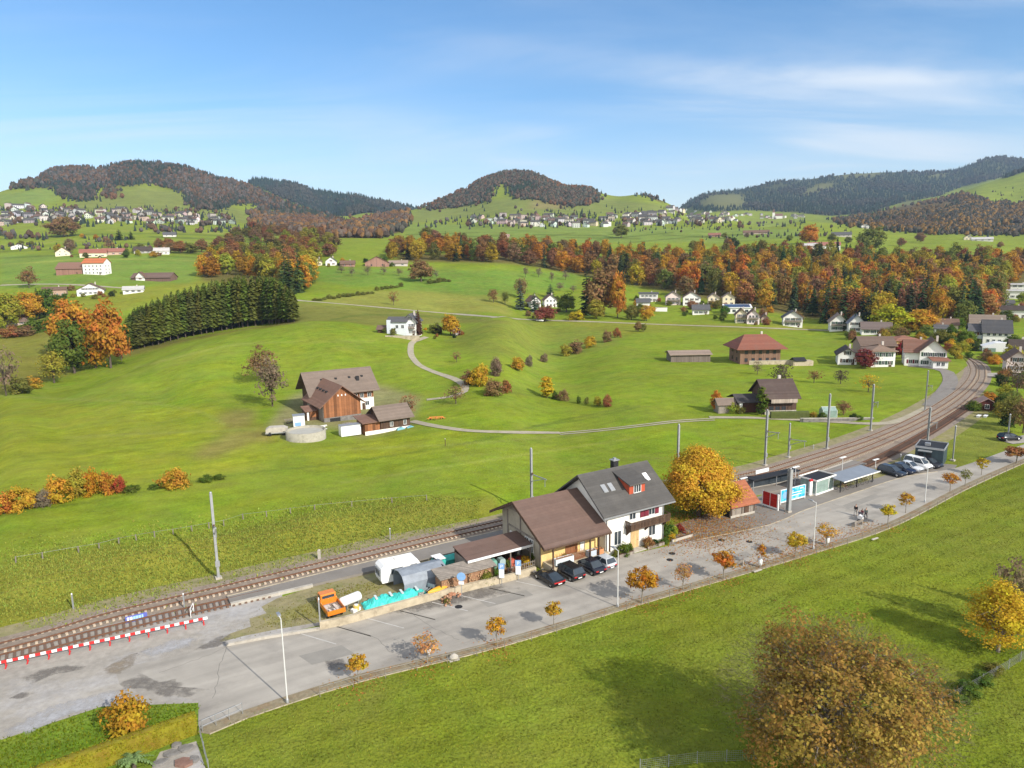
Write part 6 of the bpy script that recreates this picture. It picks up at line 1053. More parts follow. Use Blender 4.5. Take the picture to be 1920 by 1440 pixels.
# loop rail at the platform end
X, Y = P0(358, 1158); o = empty('hoop_rail', (X, Y, 0), SA + R(70), 'white hoop rail at the platform end', 'railing'); MB().tube((0, 0, 0), (0, 0, 1.0), .04).tube((0, 0, 1.0), (1.3, 0, 1.0), .04).tube((1.3, 0, 1.0), (1.3, 0, 0), .04).build('hoop', 'white_paint', o); MB().tube((0, 0, .5), (1.3, 0, .5), .03).build('mid_bar', 'white_paint', o)
for px, py, top, lb in ((346, 1140, 1112, 'thin white marker post beside the track'), (138, 1142, 1112, 'grey marker post in the rough grass'), (599, 1048, 1030, 'stout pale stone post beside the track'), (601, 1178, 1120, 'thin pale post at the retaining wall end'), (732, 1012, 990, 'thin stake in the rough grass'), (835, 836, 822, 'dark wooden post in the field below the farm'), (1525, 842, 834, 'small signal box post beside the far track'), (1688, 868, 851, 'blue white marker beside the cabin')):
    g = G(px, py); hh = hgt(px, top, g.y) - g.z; st = 'stout' in lb; o = empty('marker_post', g, 0, lb, 'post'); wv = .16 if st else .06; MB().prism([(-wv, -wv), (wv, -wv), (wv, wv), (-wv, wv)], -.2, hh * .92).build('post', 'concrete' if st else 'wood_dark' if 'dark' in lb else 'mast_grey', o); MB().lathe([(wv * 1.3, hh * .92), (wv * 1.1, hh * .97), (wv * .4, hh)], 8).build('cap', 'concrete' if st else 'white_paint', o)
# pasture fence along the top of the bank
fp = [(30, 1056), (80, 1048), (148, 1036), (186, 1030), (223, 1020), (256, 1014), (290, 1008), (325, 1003), (360, 997), (392, 991), (420, 986), (456, 974), (500, 969), (545, 963), (590, 957), (660, 950), (735, 943), (800, 938)]
gp = ground(fp, 60); o = empty('pasture_fence', (0, 0, 0), 0, 'row of short weathered pasture posts along the top of the rough bank', 'fence'); pm = None
for g in gp:
    if pm is None: pm = q = MB().prism([(-.06, -.06), (.06, -.06), (.06, .06), (-.06, .06)], -.2, .85).build('post', 'wood_grey', o)
    else: q = pm.copy(); COL.objects.link(q); q.parent = o
    q.location = g; q.rotation_euler = (rng.uniform(-.06, .06), rng.uniform(-.06, .06), rng.uniform(0, 1))
B = MB()
for p, q in zip(gp[:-1], gp[1:]): B.tube(tuple(p + np.array([0, 0, .8])), tuple(q + np.array([0, 0, .8])), .012, n_=4, caps=False)
B.build('wire', 'steel', o)
# meadow fence along the road
fl = offset(ROADN[(ROADN[:, 0] > -20) & (ROADN[:, 0] < 100)], -1.35); d = np.r_[0, np.cumsum(np.linalg.norm(np.diff(fl, axis=0), axis=1))]; o = empty('meadow_fence', (0, 0, 0), 0, 'wire fence with thin grey stakes between road and near meadow', 'fence'); pm = None; ps_ = []
for s in np.arange(0, d[-1], 2.9):
    x, y = np.interp(s, d, fl[:, 0]), np.interp(s, d, fl[:, 1]); ps_.append((x, y))
    if pm is None: pm = q = MB().tube((0, 0, -.2), (0, 0, 1.0), .035, .03, 6).build('stake', 'wood_grey', o)
    else: q = pm.copy(); COL.objects.link(q); q.parent = o
    q.location = (x, y, 0); q.rotation_euler = (rng.uniform(-.05, .05), rng.uniform(-.05, .05), 0)
B = MB()
for p, q in zip(ps_[:-1], ps_[1:]):
    for z in (.45, .9): B.tube((*p, z), (*q, z), .011, n_=4, caps=False)
B.build('wire', 'steel', o)
# ------------------------------------------------------------------ plaza furniture
mat('stone_red', (.19, .11, .085), .9, .3, 1.6, .6, 6)
def frame_px(name, pl, pr, label, cat, group=None, z=0.0):
    """a thing whose local x runs along the ground from photo point pl to pr; returns empty, length"""
    a, b = np.array(P0(*pl)), np.array(P0(*pr)); return empty(name, (*a, z), math.atan2(b[1] - a[1], b[0] - a[0]), label, cat, group), float(np.linalg.norm(b - a))
o, L_ = frame_px('tool_hut', (1370, 972), (1414, 962), 'small brick hut with steep orange tiled roof on the plaza', 'hut'); k = L_
gable_walls(o, 0, k, 0, 5.2, 2.1, 4.1, 'wood_grey', -.1, 2.6); gable_roof(o, 0, k, 0, 5.2, 2.1, 4.1, 'roof_tile_orange', .6, .5, .16)
MB().box(-.05, k + .05, -.06, -.01, 0, .35).build('plinth', 'concrete', o); MB().box(k * .55, k * .55 + .9, -.05, -.01, .35, 2.0).build('door', 'wood_dark', o)
for x in (.05, k * .45, k - .15): MB().box(x, x + .1, -.07, -.02, .35, 2.1).build('post', 'wood_dark', o)
MB().box(-.04, -.01, .3, 4.9, 0, 2.0).build('side_door', 'dark', o)
# red and blue advertising screens
o, L_ = frame_px('advertising_screen', (1430, 948), (1457, 957), 'dark red glossy advertising screen with white frame beside the orange roofed hut', 'screen')
MB().box(0, L_, -.04, .04, .35, 2.3).build('panel', 'ad_red', o); MB().box(-.12, 0, -.08, .08, 0, 2.4).box(L_, L_ + .2, -.1, .1, 0, 2.45).box(0, L_, -.07, .07, .12, .35).box(L_ * .5 - .03, L_ * .5 + .03, -.06, .06, .35, 2.3).build('frame', 'white_paint', o)
for i in range(3): MB().box(.3 + i * .1, L_ * .45 + i * .8, -.055, -.042, .9 + i * .35, 1.02 + i * .35).build('stripe', 'lamp_red', o)
o, L_ = frame_px('advertising_screen', (1463, 946), (1508, 934), 'bright blue advertising screen with pale shapes on the plaza', 'screen')
MB().box(0, L_, -.05, .05, .4, 2.15).build('panel', 'ad_blue', o); MB().box(-.1, L_ + .1, -.09, .09, .22, .4).box(-.1, 0, -.08, .08, 0, 2.2).box(L_, L_ + .1, -.08, .08, 0, 2.2).box(0, L_, -.07, .07, 2.15, 2.23).build('frame', 'white_paint', o)
q = MB().lathe([(.55, 0), (.55, .01)], 20).build('picture_disc', 'sign_blue_pale', o, (L_ * .17, -.055, 1.3)); q.rotation_euler = (R(90), 0, 0)
for u, z, wd, h in ((.42, 1.6, .2, .1), (.62, 1.3, .5, .12), (.62, .9, .44, .14), (.85, 1.75, .14, .16)): MB().box(L_ * (u - wd / 2), L_ * (u + wd / 2), -.062, -.052, z, z + h).build('picture_bar', 'white_paint', o)
o, L_ = frame_px('ticket_shelter', (1412, 925), (1500, 905), 'low dark flat roofed shelter behind the red and blue screens', 'shelter')
MB().box(0, L_, 0, 1.7, 1.95, 2.1).build('roof', 'dark', o); MB().box(.4, L_ - .3, 1.4, 1.5, 0, 1.95).build('back_wall', 'glass', o)
for x in (.2, L_ * .5, L_ - .3): MB().box(x, x + .1, .2, .3, 0, 1.95).build('post', 'steel', o)
o, L_ = frame_px('platform_sign', (1416, 908), (1440, 902), 'white station name board on two legs behind the hut', 'sign'); MB().box(0, L_, -.04, .04, 1.7, 2.3).build('board', 'white_paint', o); MB().box(.1, .18, -.03, .03, 0, 1.7).box(L_ - .18, L_ - .1, -.03, .03, 0, 1.7).build('leg', 'steel', o)
# glass shelter
o, L_ = frame_px('glass_shelter', (1529, 929), (1561, 918), 'pale green glass waiting shelter with white rim roof on the plaza', 'shelter'); Wd = 2.6
for nm, bx in (('front_glass', (0, L_, -.03, .03)), ('back_glass', (0, L_, Wd - .03, Wd + .03)), ('side_glass', (-.03, .03, .03, Wd - .03)), ('side_glass', (L_ - .03, L_ + .03, .03, Wd - .03))): MB().box(*bx, .25, 2.3).build(nm, 'glass_green', o)
MB().box(-.25, L_ + .25, -.25, Wd + .25, 2.3, 2.36).build('roof', 'dark', o); MB().box(-.3, L_ + .3, -.3, -.2, 2.3, 2.52).box(-.3, L_ + .3, Wd + .2, Wd + .3, 2.3, 2.52).box(-.3, -.2, -.2, Wd + .2, 2.3, 2.52).box(L_ + .2, L_ + .3, -.2, Wd + .2, 2.3, 2.52).build('rim', 'plaster_white', o)
MB().box(-.08, L_ + .08, -.1, .06, 0, .25).box(-.08, .05, .06, Wd, 0, .25).build('plinth', 'white_paint', o)
for x in (0, L_ * .72, L_): MB().box(x - .05, x + .05, -.07, -.035, .25, 2.3).build('post', 'white_paint', o)
MB().box(.3, L_ - .3, Wd - .8, Wd - .4, .42, .48).box(.4, .48, Wd - .7, Wd - .5, 0, .42).box(L_ - .48, L_ - .4, Wd - .7, Wd - .5, 0, .42).build('bench', 'wood_dark', o)
o = empty('info_totem', (*P0(1519, 929), 0), SA, 'narrow white and red information totem left of the glass shelter', 'totem'); MB().box(-.3, .3, -.12, .12, .12, 2.3).build('panel', 'white_paint', o); MB().box(-.31, .31, -.13, .13, 2.3, 2.6).build('top', 'lamp_red', o); MB().box(-.45, .45, -.3, .3, 0, .12).build('foot', 'concrete', o)
# bicycle shelter and bicycles
o, L_ = frame_px('bicycle_shelter', (1578, 925), (1640, 905), 'open bicycle shelter with pale blue grey roof on dark posts', 'shelter'); MB().prism([(-.5, 1.95), (2.7, 2.2), (2.7, 2.28), (-.5, 2.03)], -.3, L_ + .3, 'x').build('roof', mat('roof_pale_metal', (.22, .245, .28), .55, .12, .6, metal=.2), o); MB().box(-.4, L_ + .4, -.57, -.5, 1.9, 2.06).build('fascia', 'plaster_white', o)
for x in (.1, L_ * .5, L_ - .2):
    for y in (.3, 2.2): MB().box(x, x + .12, y, y + .12, 0, 1.98 + .06 * y).build('post', 'dark', o)
bk = None
def bicycle(pos, rz, col, label):
    b = empty('bicycle', pos, rz, label, 'bicycle', 'bicycles under the shelter')
    for x in (-.52, .52): q = MB(); [q.tube((x + .33 * math.cos(a * .449), 0, .34 + .33 * math.sin(a * .449)), (x + .33 * math.cos((a + 1) * .449), 0, .34 + .33 * math.sin((a + 1) * .449)), .025, n_=4, caps=False) for a in range(14)]; [q.tube((x, 0, .34), (x + .32 * math.cos(a * 1.05), 0, .34 + .32 * math.sin(a * 1.05)), .006, n_=3, caps=False) for a in range(6)]; q.build('wheel', 'rubber', b)
    MB().tube((-.52, 0, .34), (-.1, 0, .32), .02, n_=5).tube((-.52, 0, .34), (-.2, 0, .8), .02, n_=5).tube((-.1, 0, .32), (-.25, 0, .9), .022, n_=5).tube((-.2, 0, .78), (.38, 0, .82), .022, n_=5).tube((-.1, 0, .32), (.36, 0, .72), .022, n_=5).tube((.34, 0, .95), (.52, 0, .34), .022, n_=5).build('frame', 'car_paint', b, color=col); MB().box(-.4, -.14, -.06, .06, .9, .95).build('saddle', 'rubber', b); MB().tube((.33, -.28, 1.0), (.33, .28, 1.0), .018, n_=5).build('handlebar', 'steel', b)
a, b2 = np.array(P0(1578, 925)), np.array(P0(1640, 905)); dv = (b2 - a) / np.linalg.norm(b2 - a); nv = np.array([-dv[1], dv[0]]); an = math.atan2(dv[1], dv[0])
for i, (c, w_) in enumerate(((BLK, 'black'), ((.3, .03, .03), 'red'), (DBL, 'dark blue'), (SIL, 'silver'), ((.04, .12, .06), 'green'), ((.25, .2, .1), 'brownish'), ((.5, .5, .5), 'white'))): p = a + dv * (1.0 + i * 1.35) + nv * 1.1; bicycle((*p, 0), an + R(90), c, w_ + ' bicycle parked under the bicycle shelter')
# dark flat roofed cabin
o, L_ = frame_px('technical_cabin', (1714, 868), (1757, 874), 'dark blue grey flat roofed technical cabin at the end of the car row', 'cabin'); o.rotation_euler = (0, 0, R(-38)); L_ = 4.3; CB = mat('cabin_cladding', (.035, .055, .065), .55, .1, 2, stripe=('W', .5, .15)); D_ = 5.2
MB().box(0, L_, 0, D_, 0, 3.0).build('wall', CB, o); MB().box(-.1, L_ + .1, -.1, 0.0, 2.85, 3.2).box(-.1, L_ + .1, D_, D_ + .1, 2.85, 3.2).box(-.1, 0, 0, D_, 2.85, 3.2).box(L_, L_ + .1, 0, D_, 2.85, 3.2).build('parapet', 'steel', o); MB().box(0.003, L_ - .003, .003, D_ - .003, 3.0, 3.05).build('roof', 'dark', o); MB().box(.5, 2.6, -.9, -.1, 2.5, 2.62).build('canopy', 'steel', o)
for x in (.9, 2.1): MB().box(x - .42, x + .42, -.03, -.003, .05, 2.1).build('door', 'dark', o)
MB().box(1.2, 2.0, 1.5, 2.3, 3.05, 3.5).build('vent_unit', 'steel', o)
# benches, bins, boulder, manholes
def bench(px, py, ang, label):
    X, Y = P0(px, py); o = empty('park_bench', (X, Y, 0), R(ang), label, 'bench', 'benches facing the station road')
    MB().box(-.95, .95, -.25, -.13, .42, .46).box(-.95, .95, -.10, .02, .42, .46).box(-.95, .95, .05, .17, .42, .46).build('seat', 'wood_grey', o); MB().box(-.95, .95, -.34, -.30, .58, .68).box(-.95, .95, -.38, -.34, .74, .84).build('backrest', 'wood_grey', o)
    for x in (-.8, .75): MB().box(x, x + .06, -.3, .15, 0, .42).box(x, x + .06, -.36, -.3, .0, .84).build('leg', 'concrete', o)
bench(1380, 1062, 27, 'pale bench between two orange young trees'); bench(1606, 985, 30, 'pale bench just in front of the walking family')
for px, py, lb in ((1551, 1022, 'white litter bin at the pale thin tree'), (1425, 1064, 'white litter bin at the smallest young tree'), (804, 1232, 'pale post bin by the pinkish tree')): o = empty('litter_bin', (*P0(px, py), 0), 0, lb, 'bin'); MB().lathe([(.18, .35), (.24, .5), (.25, 1.0), (.22, 1.05)], 12).build('drum', 'white_paint', o); MB().tube((0, 0, 0), (0, 0, .4), .05).build('post', 'steel', o); MB().lathe([(.26, 1.05), (.2, 1.15), (.05, 1.18)], 12).build('lid', 'steel', o)
o = empty('stone_block', (*P0(851, 1236), 0), R(20), 'grey stone block lying in the near meadow edge', 'stone'); bmx = bmesh.new(); bmesh.ops.create_icosphere(bmx, subdivisions=2, radius=.42)
for v in bmx.verts: v.co = Vector((v.co.x * 1.1, v.co.y * .8, max(-.1, v.co.z * .8))) * rng.uniform(.88, 1.12)
me_ = bpy.data.meshes.new('stone'); bmx.to_mesh(me_); bmx.free(); me_.materials.append(MATS['concrete']); link('stone', me_, o, (0, 0, .2)); MB().box(-.5, .5, -.4, .4, -.05, .05).build('slab', 'concrete', o)
for px, py, lb in ((1353, 1013, 'dark manhole cover left on the road by the plaza'), (1405, 1016, 'dark manhole cover on the road middle'), (1260, 1038, 'manhole cover before the red garden bush'), (1256, 1050, 'lower manhole cover before the red garden bush'), (860, 1138, 'small drain cover in the parking bays')): tag(MB().lathe([(.42, .021), (.42, .032), (.36, .036), (.30, .036)], 18).build('manhole_cover', 'dark', None, (*P0(px, py), 0)), lb, 'manhole cover')
for px, py, lb in ((1420, 1072, 'pale fallen board in the meadow below the smallest tree'), (1640, 1012, 'pale fallen board in the meadow below the second bench')): o = MB().prism([(-.7, -.12), (.7, -.15), (.75, .1), (-.65, .14)], .12, .18).build('board', 'concrete', None, (*P0(px, py), 0)); tag(o, lb, 'board'); o.rotation_euler = (.1, .05, R(35))
# parking bay lines
for i in range(13):
    u = -8.4 - i * 2.55; p = np.array(S(u, -8.0 - .0 * i)); j = np.argmin(np.hypot(ROADF[:, 0] - p[0], ROADF[:, 1] - p[1])); q = ROADF[j]; dvec = np.array([math.cos(SA - R(58)), math.sin(SA - R(58))])
    ln = np.array([q + dvec * .7, q + dvec * 5.2]); strip('bay_line', ln, .12, .0245, mat('worn_line', (.42, .405, .38), .9, .25, 1.5))
# ------------------------------------------------------------------ people
def person(px, py, hgt_, face, label, jacket, trousers, hair, kid=False, step=.25):
    X, Y = P0(px, py); o = empty('person', (X, Y, 0), R(face), label, 'person', 'family walking on the road'); s = hgt_ / 1.75
    def skin(name, verts, edges, rad, mt, col=None, root=0, lev=1):
        me = bpy.data.meshes.new(name); me.from_pydata([Vector(v) * s for v in verts], edges, []); me.materials.append(MATS[mt]); ob = link(name, me, o, None, col); m = ob.modifiers.new('skin', 'SKIN'); m.use_smooth_shade = True
        for v, r in zip(me.skin_vertices[0].data, rad): v.radius = (r * s, r * s)
        me.skin_vertices[0].data[root].use_root = True; sb = ob.modifiers.new('sub', 'SUBSURF'); sb.levels = lev; sb.render_levels = lev; return ob
    f = step; V_ = [(0, 0, .94), (0, 0, 1.12), (0, 0, 1.36), (0, 0, 1.48), (0, .01, 1.56), (0, .01, 1.66), (0, 0, 1.74)]; E_ = [(0, 1), (1, 2), (2, 3), (3, 4), (4, 5), (5, 6)]; Rr = [.12, .115, .125, .055, .085, .10, .06]
    for sx in (-1, 1):
        b = len(V_); V_ += [(sx * .10, 0, .88), (sx * .11, sx * f * .5 + .03, .50), (sx * .11, sx * f, .09), (sx * .11, sx * f + .15, .04)]; E_ += [(0, b), (b, b + 1), (b + 1, b + 2), (b + 2, b + 3)]; Rr += [.10, .065, .045, .04]
        b = len(V_); V_ += [(sx * .19, 0, 1.38), (sx * .25, -sx * f * .3, 1.12), (sx * .26, -sx * f * .5 + .06, .90), (sx * .26, -sx * f * .5 + .08, .82)]; E_ += [(2, b), (b, b + 1), (b + 1, b + 2), (b + 2, b + 3)]; Rr += [.06, .045, .032, .034]
        hb = b + 3; hx, hy, hz2 = V_[hb]
        for k, (dx, ln) in enumerate(((-.024, .07), (-.008, .085), (.008, .08), (.024, .062))):
            c = len(V_); V_ += [(hx + dx * .4, hy + dx, hz2 - ln * .55), (hx + dx * .4 - sx * .012, hy + dx * 1.2, hz2 - ln)]; E_ += [(hb, c), (c, c + 1)]; Rr += [.010, .008]
        c = len(V_); V_ += [(hx - sx * .01, hy + .045, hz2 - .015), (hx - sx * .02, hy + .06, hz2 - .05)]; E_ += [(hb, c), (c, c + 1)]; Rr += [.011, .009]
    skin('body', V_, E_, Rr, 'skin')
    skin('jacket', [(0, 0, .84), (0, 0, 1.12), (0, 0, 1.38), (-.2, 0, 1.39), (-.26, f * .3, 1.12), (-.27, f * .5 + .05, .92), (.2, 0, 1.39), (.26, -f * .3, 1.12), (.27, -f * .5 + .05, .92)], [(0, 1), (1, 2), (2, 3), (3, 4), (4, 5), (2, 6), (6, 7), (7, 8)], [.165, .15, .155, .075, .06, .048, .075, .06, .048], 'cloth_any', jacket)
    skin('trousers', [(0, 0, .92), (-.10, 0, .86), (-.11, -f * .5 + .03, .5), (-.11, -f, .12), (.10, 0, .86), (.11, f * .5 + .03, .5), (.11, f, .12)], [(0, 1), (1, 2), (2, 3), (0, 4), (4, 5), (5, 6)], [.14, .115, .085, .065, .115, .085, .065], 'cloth_any', trousers)
    skin('hair', [(0, -.045, 1.60), (0, -.03, 1.70), (0, .0, 1.76)], [(0, 1), (1, 2)], [.085, .105, .07], 'cloth_any', hair)
    for sx in (-1, 1):
        MB().lathe([(.02, -.012), (.026, 0), (.02, .012)], 8).build('shoe', 'dark', o, (sx * .11 * s, (sx * f + .06) * s, .03)).scale = (2.2, 5, 2.5)
    MB().prism([(-.014, 0), (.014, 0), (0, .05)], .09, .125, 'y').box(-.045, -.02, .09, .105, .035, .05).box(.02, .045, .09, .105, .035, .05).box(-.03, .03, .088, .1, -.03, -.018).build('face_detail', 'dark', o, (0, 0, 1.62 * s)).scale = (s, s, s)
person(1604, 967, 1.72, 130, 'adult in black jacket and pale trousers walking ahead of the children', (.015, .013, .016), (.45, .42, .38), (.03, .02, .015)); person(1611, 970, 1.05, 130, 'small child in dark blue clothes beside the adult in black', (.05, .06, .10), (.10, .11, .16), (.10, .06, .03), True, .15)
person(1616, 970, 1.28, 130, 'child in wine red jacket and grey trousers in the middle of the family', (.20, .03, .05), (.22, .23, .26), (.06, .04, .02), True, .18); person(1623, 972, 1.58, 130, 'person in grey green coat and dark trousers walking on the right of the family', (.10, .13, .12), (.07, .07, .08), (.05, .03, .02))
o = empty('pram', (*P0(1613, 977), 0), R(130), 'small white pushchair in front of the children', 'pushchair'); MB().prism([(-.35, .35), (.25, .35), (.4, .6), (.15, .9), (-.35, .75)], -.22, .22, 'y').build('seat', 'white_paint', o)
for x in (-.3, .3):
    for y in (-.22, .22): MB().lathe([(.08, -.02), (.1, 0), (.08, .02)], 10).build('wheel', 'rubber', o, (x, y, .1)).rotation_euler = (R(90), 0, 0)
MB().bar((-.35, 0, .7), (-.6, 0, 1.0), .4, .03).bar((-.3, 0, .1), (.1, 0, .4), .3, .03).bar((.3, 0, .1), (0, 0, .4), .3, .03).build('frame', 'steel', o)
# ------------------------------------------------------------------ near garden corner
h_a, h_b = np.array(P0(372, 1376)), np.array(P0(95, 1478)); L_ = np.linalg.norm(h_a - h_b) + 8; dv = (h_b - h_a) / np.linalg.norm(h_b - h_a); o = empty('clipped_hedge', (*h_a, 0), math.atan2(dv[1], dv[0]), 'long clipped olive yellow hedge at the lower left corner', 'hedge')
vs = []; nx = int(L_ / .3); pr = [(0, 0), (.02, .5), (.0, 1.0), (.02, 1.45), (-.06, 1.58), (-.3, 1.62), (-.6, 1.6), (-.84, 1.58), (-.92, 1.45), (-.9, .9), (-.92, .4), (-.9, 0)]; np_ = len(pr)
for i in range(nx + 1):
    for y, z in pr: vs.append((i * .3, -y * 1.0 + rng.uniform(-.03, .03), z + (rng.uniform(-.03, .03) if z > .1 else 0)))
B = MB().add([(x, y, z) for x, y, z in vs], [(i * np_ + j, i * np_ + j + 1, (i + 1) * np_ + j + 1, (i + 1) * np_ + j) for i in range(nx) for j in range(np_ - 1)], 0, True); B.add([vs[j] for j in range(np_)], [list(range(np_))]).add([vs[nx * np_ + j] for j in range(np_)], [list(range(np_))[::-1]])
B.build('foliage', 'hedge_skin', o).scale = (1, -1, 1)
k = 7000; P_ = np.zeros((k, 3)); P_[:, 0] = nr.uniform(0, L_, k); sd = nr.random(k) < .62; P_[:, 1] = np.where(sd, -.02, -nr.uniform(0, .9, k)); P_[:, 2] = np.where(sd, nr.uniform(0, 1.55, k), 1.6); Nn = np.where(sd[:, None], np.array([[0, 1., .2]]), np.array([[0, .1, 1.]])) + nr.normal(size=(k, 3)) * .5; Nn /= np.linalg.norm(Nn, axis=1)[:, None]
P_[:, 1] *= 1; co, fc = leaf_quads(P_, Nn, .05, nr); me_ = npmesh('leaves', co, fc, ['foliage']); vdata(me_, 'leaf', np.repeat(nr.random((k, 3)), 4, 0)); link('leaves', me_, o, (0, .03, 0), (.20, .18, .015)); MB().tube((.5, -.45, 0), (.5, -.45, .3), .05).build('stem', 'bark', o)
# palm
X, Y = P0(252, 1440); o = empty('palm', (X, Y, 0), 0, 'green palm with arching fronds below the clipped hedge', 'palm'); MB().tube((0, 0, 0), (0, 0, .7), .16, .13, 8).build('trunk', 'bark', o); vs = []; fs = []; r_ = random.Random(5)
for i in range(26):
    a = i * 2.4 + r_.uniform(-.2, .2); el = .25 + 1.05 * ((i * .37) % 1); ln = r_.uniform(1.0, 1.5); sd = Vector((-math.sin(a), math.cos(a), 0)); pts = []
    for k in range(9): t = k / 8; r1 = ln * t * math.cos(el) * (1 + .2 * t); pts.append(Vector((math.cos(a) * r1, math.sin(a) * r1, .7 + ln * t * math.sin(el) - .65 * ln * t * t)))
    for k in range(8):
        w0, w1 = (.04 + .16 * math.sin(math.pi * min(1, (k + q_) / 8) ** .8) for q_ in (0, 1))
        for s_ in (-1, 1): n0 = len(vs); vs += [pts[k], pts[k + 1], pts[k + 1] + sd * s_ * w1 - Vector((0, 0, .05)), pts[k] + sd * s_ * w0 - Vector((0, 0, .02)) + (pts[k + 1] - pts[k]) * .55]; fs.append((n0, n0 + 1, n0 + 2, n0 + 3) if s_ > 0 else (n0 + 3, n0 + 2, n0 + 1, n0))
q = MB().add(vs, fs).build('crown', 'needles', o, color=(.13, .19, .07)); vdata(q.data, 'leaf', np.random.default_rng(3).random((len(vs), 3)))
# stone slabs of the garden seat
for i, (px, py, sx, sy, rz, lb) in enumerate(((322, 1414, .75, .5, .3, 'big grey paving slab at the hedge end'), (349, 1404, .6, .45, .1, 'grey paving slab right of the big one'), (345, 1432, .75, .55, -.2, 'reddish paving slab in front of the others'), (300, 1432, .6, .45, .5, 'grey paving slab left in the garden corner'), (365, 1426, .4, .35, .2, 'small paving slab at the garden edge'), (331, 1399, .4, .25, .4, 'small paving slab close to the hedge'))):
    k = rng.randrange(5, 8); o_ = [(sx * math.cos(6.283 * a / k) * rng.uniform(.8, 1.15), sy * math.sin(6.283 * a / k) * rng.uniform(.8, 1.15)) for a in range(k)]; b = MB().prism(o_, -.05, rng.uniform(.08, .22)); q = b.build('paving_slab', 'stone_red' if 'reddish' in lb else 'stone', None, (*P0(px, py), .03)); q.rotation_euler = (rng.uniform(-.05, .05), rng.uniform(-.05, .05), rz); tag(q, lb, 'paving slab')
flat('garden_gravel', W([(285, 1440), (300, 1410), (368, 1390), (385, 1440), (395, 1500), (270, 1500)]), .014, 'gravel')
o = empty('hand_rail', (*P0(380, 1372), 0), 0, 'low grey railing at the road end beside the clipped hedge', 'railing'); pts_ = [P0(*p) for p in ((380, 1370), (455, 1337))]; d0 = np.array(pts_[0]); B = MB()
for a_, b_ in zip(pts_[:-1], pts_[1:]):
    for z in (.5, 1.0): B.tube((a_[0] - d0[0], a_[1] - d0[1], z), (b_[0] - d0[0], b_[1] - d0[1], z), .025, n_=5)
B.build('rail', 'steel', o)
for t in (0, .33, .66, 1): p = np.array(pts_[0]) * (1 - t) + np.array(pts_[1]) * t - d0; MB().tube((p[0], p[1], 0), (p[0], p[1], 1.05), .03, n_=6).build('post', 'steel', o)
def mesh_fence(name, px, label, hgt_=1.1, step=2.2):
    g = np.array([P0(*p) for p in px]); l_ = catmull(g, .6); d = np.r_[0, np.cumsum(np.linalg.norm(np.diff(l_, axis=0), axis=1))]; o = empty(name, (0, 0, 0), 0, label, 'fence'); pm = None; pts = []
    for s in np.arange(0, d[-1], step):
        x, y = np.interp(s, d, l_[:, 0]), np.interp(s, d, l_[:, 1]); pts.append((x, y))
        if pm is None: pm = q = MB().tube((0, 0, -.2), (0, 0, hgt_ + .1), .035, n_=6).build('post', 'steel', o)
        else: q = pm.copy(); COL.objects.link(q); q.parent = o
        q.location = (x, y, 0)
    B = MB()
    for p, q in zip(pts[:-1], pts[1:]):
        for z in np.linspace(.1, hgt_, 6): B.tube((*p, z), (*q, z), .008, n_=3, caps=False)
        for t in np.linspace(0, 1, 14): a_ = (p[0] + (q[0] - p[0]) * t, p[1] + (q[1] - p[1]) * t); B.tube((*a_, .1), (*a_, hgt_), .006, n_=3, caps=False)
    B.build('mesh', 'steel', o)
mesh_fence('wire_mesh_fence', [(1200, 1446), (1300, 1432), (1400, 1427), (1460, 1424)], 'green grey wire mesh fence at the bottom edge left of the huge brown tree', .9); mesh_fence('wire_mesh_fence', [(1760, 1330), (1830, 1290), (1890, 1255), (1940, 1222)], 'wire mesh fence at the right behind the huge brown tree', .9)
mesh_fence('wire_mesh_fence', [(376, 1382), (385, 1420), (398, 1470)], 'short wire mesh fence beside the rockery', .9)
for x, y, h, wd, c in ((1790, 1318, .9, 2.2, C_GR), (1815, 1300, 1.1, 2.4, C_GR), (1840, 1280, .9, 2.0, C_GR), (1865, 1262, .8, 1.8, C_OL)): plant('shrub', (*P0(x, y), 0), h, wd, jit(c), 'low green shrub along the wire fence right of the huge tree', 'shrubs along the right wire fence')
# ------------------------------------------------------------------ grass standing in the near meadow and on the bank; fallen leaves
def tufts(name, poly, dens, h0, h1, col, seed, fade=.15, rows=0.0):
    r = np.random.default_rng(seed); g = np.array([P0(*p) for p in poly]); mn, mx = g.min(0), g.max(0); cnt = int((mx - mn).prod() * dens); q = r.uniform(mn, mx, (cnt, 2)); qj = q + r.normal(size=q.shape) * fade; q = q[inpoly(qj[:, 0], qj[:, 1], g)]; sx, sy = project(q[:, 0], q[:, 1], np.zeros(len(q))); q = q[(sx > -40) & (sx < 1960) & (sy < 1500)]; m = len(q); z = height(q[:, 0], q[:, 1]); co = np.zeros((m, 3, 3, 3)); 
    for k in range(3):
        a = r.uniform(0, 6.28, m); h = r.uniform(h0, h1, m); wv = h * .32; lean = r.uniform(.2, .9, m) * h; b = a + r.uniform(-.8, .8, m) + 1.57
        for j, (s_, t_) in enumerate(((-1, 0), (1, 0), (0, 1))): co[:, k, j, 0] = q[:, 0] + np.cos(a) * wv * s_ + np.cos(b) * lean * t_; co[:, k, j, 1] = q[:, 1] + np.sin(a) * wv * s_ + np.sin(b) * lean * t_; co[:, k, j, 2] = z + h * t_ - .02 * (1 - t_)
    me = npmesh(name, co.reshape(-1, 3), np.arange(m * 9).reshape(-1, 3), ['foliage']); lf = r.random((m, 3)); st = np.sin((-q[:, 0] * .48 + q[:, 1] * .88 + .8 * np.sin(q[:, 0] * .05)) * 2.7 + np.sin(q[:, 0] * .03) * 2); lf[:, 1] = np.clip(lf[:, 1] * (.9 - .5 * rows) + .05 + .25 * rows + .46 * rows * st, 0, 1); vdata(me, 'leaf', np.repeat(lf, 9, 0)); tag(link(name, me, None, None, col), kind='stuff')
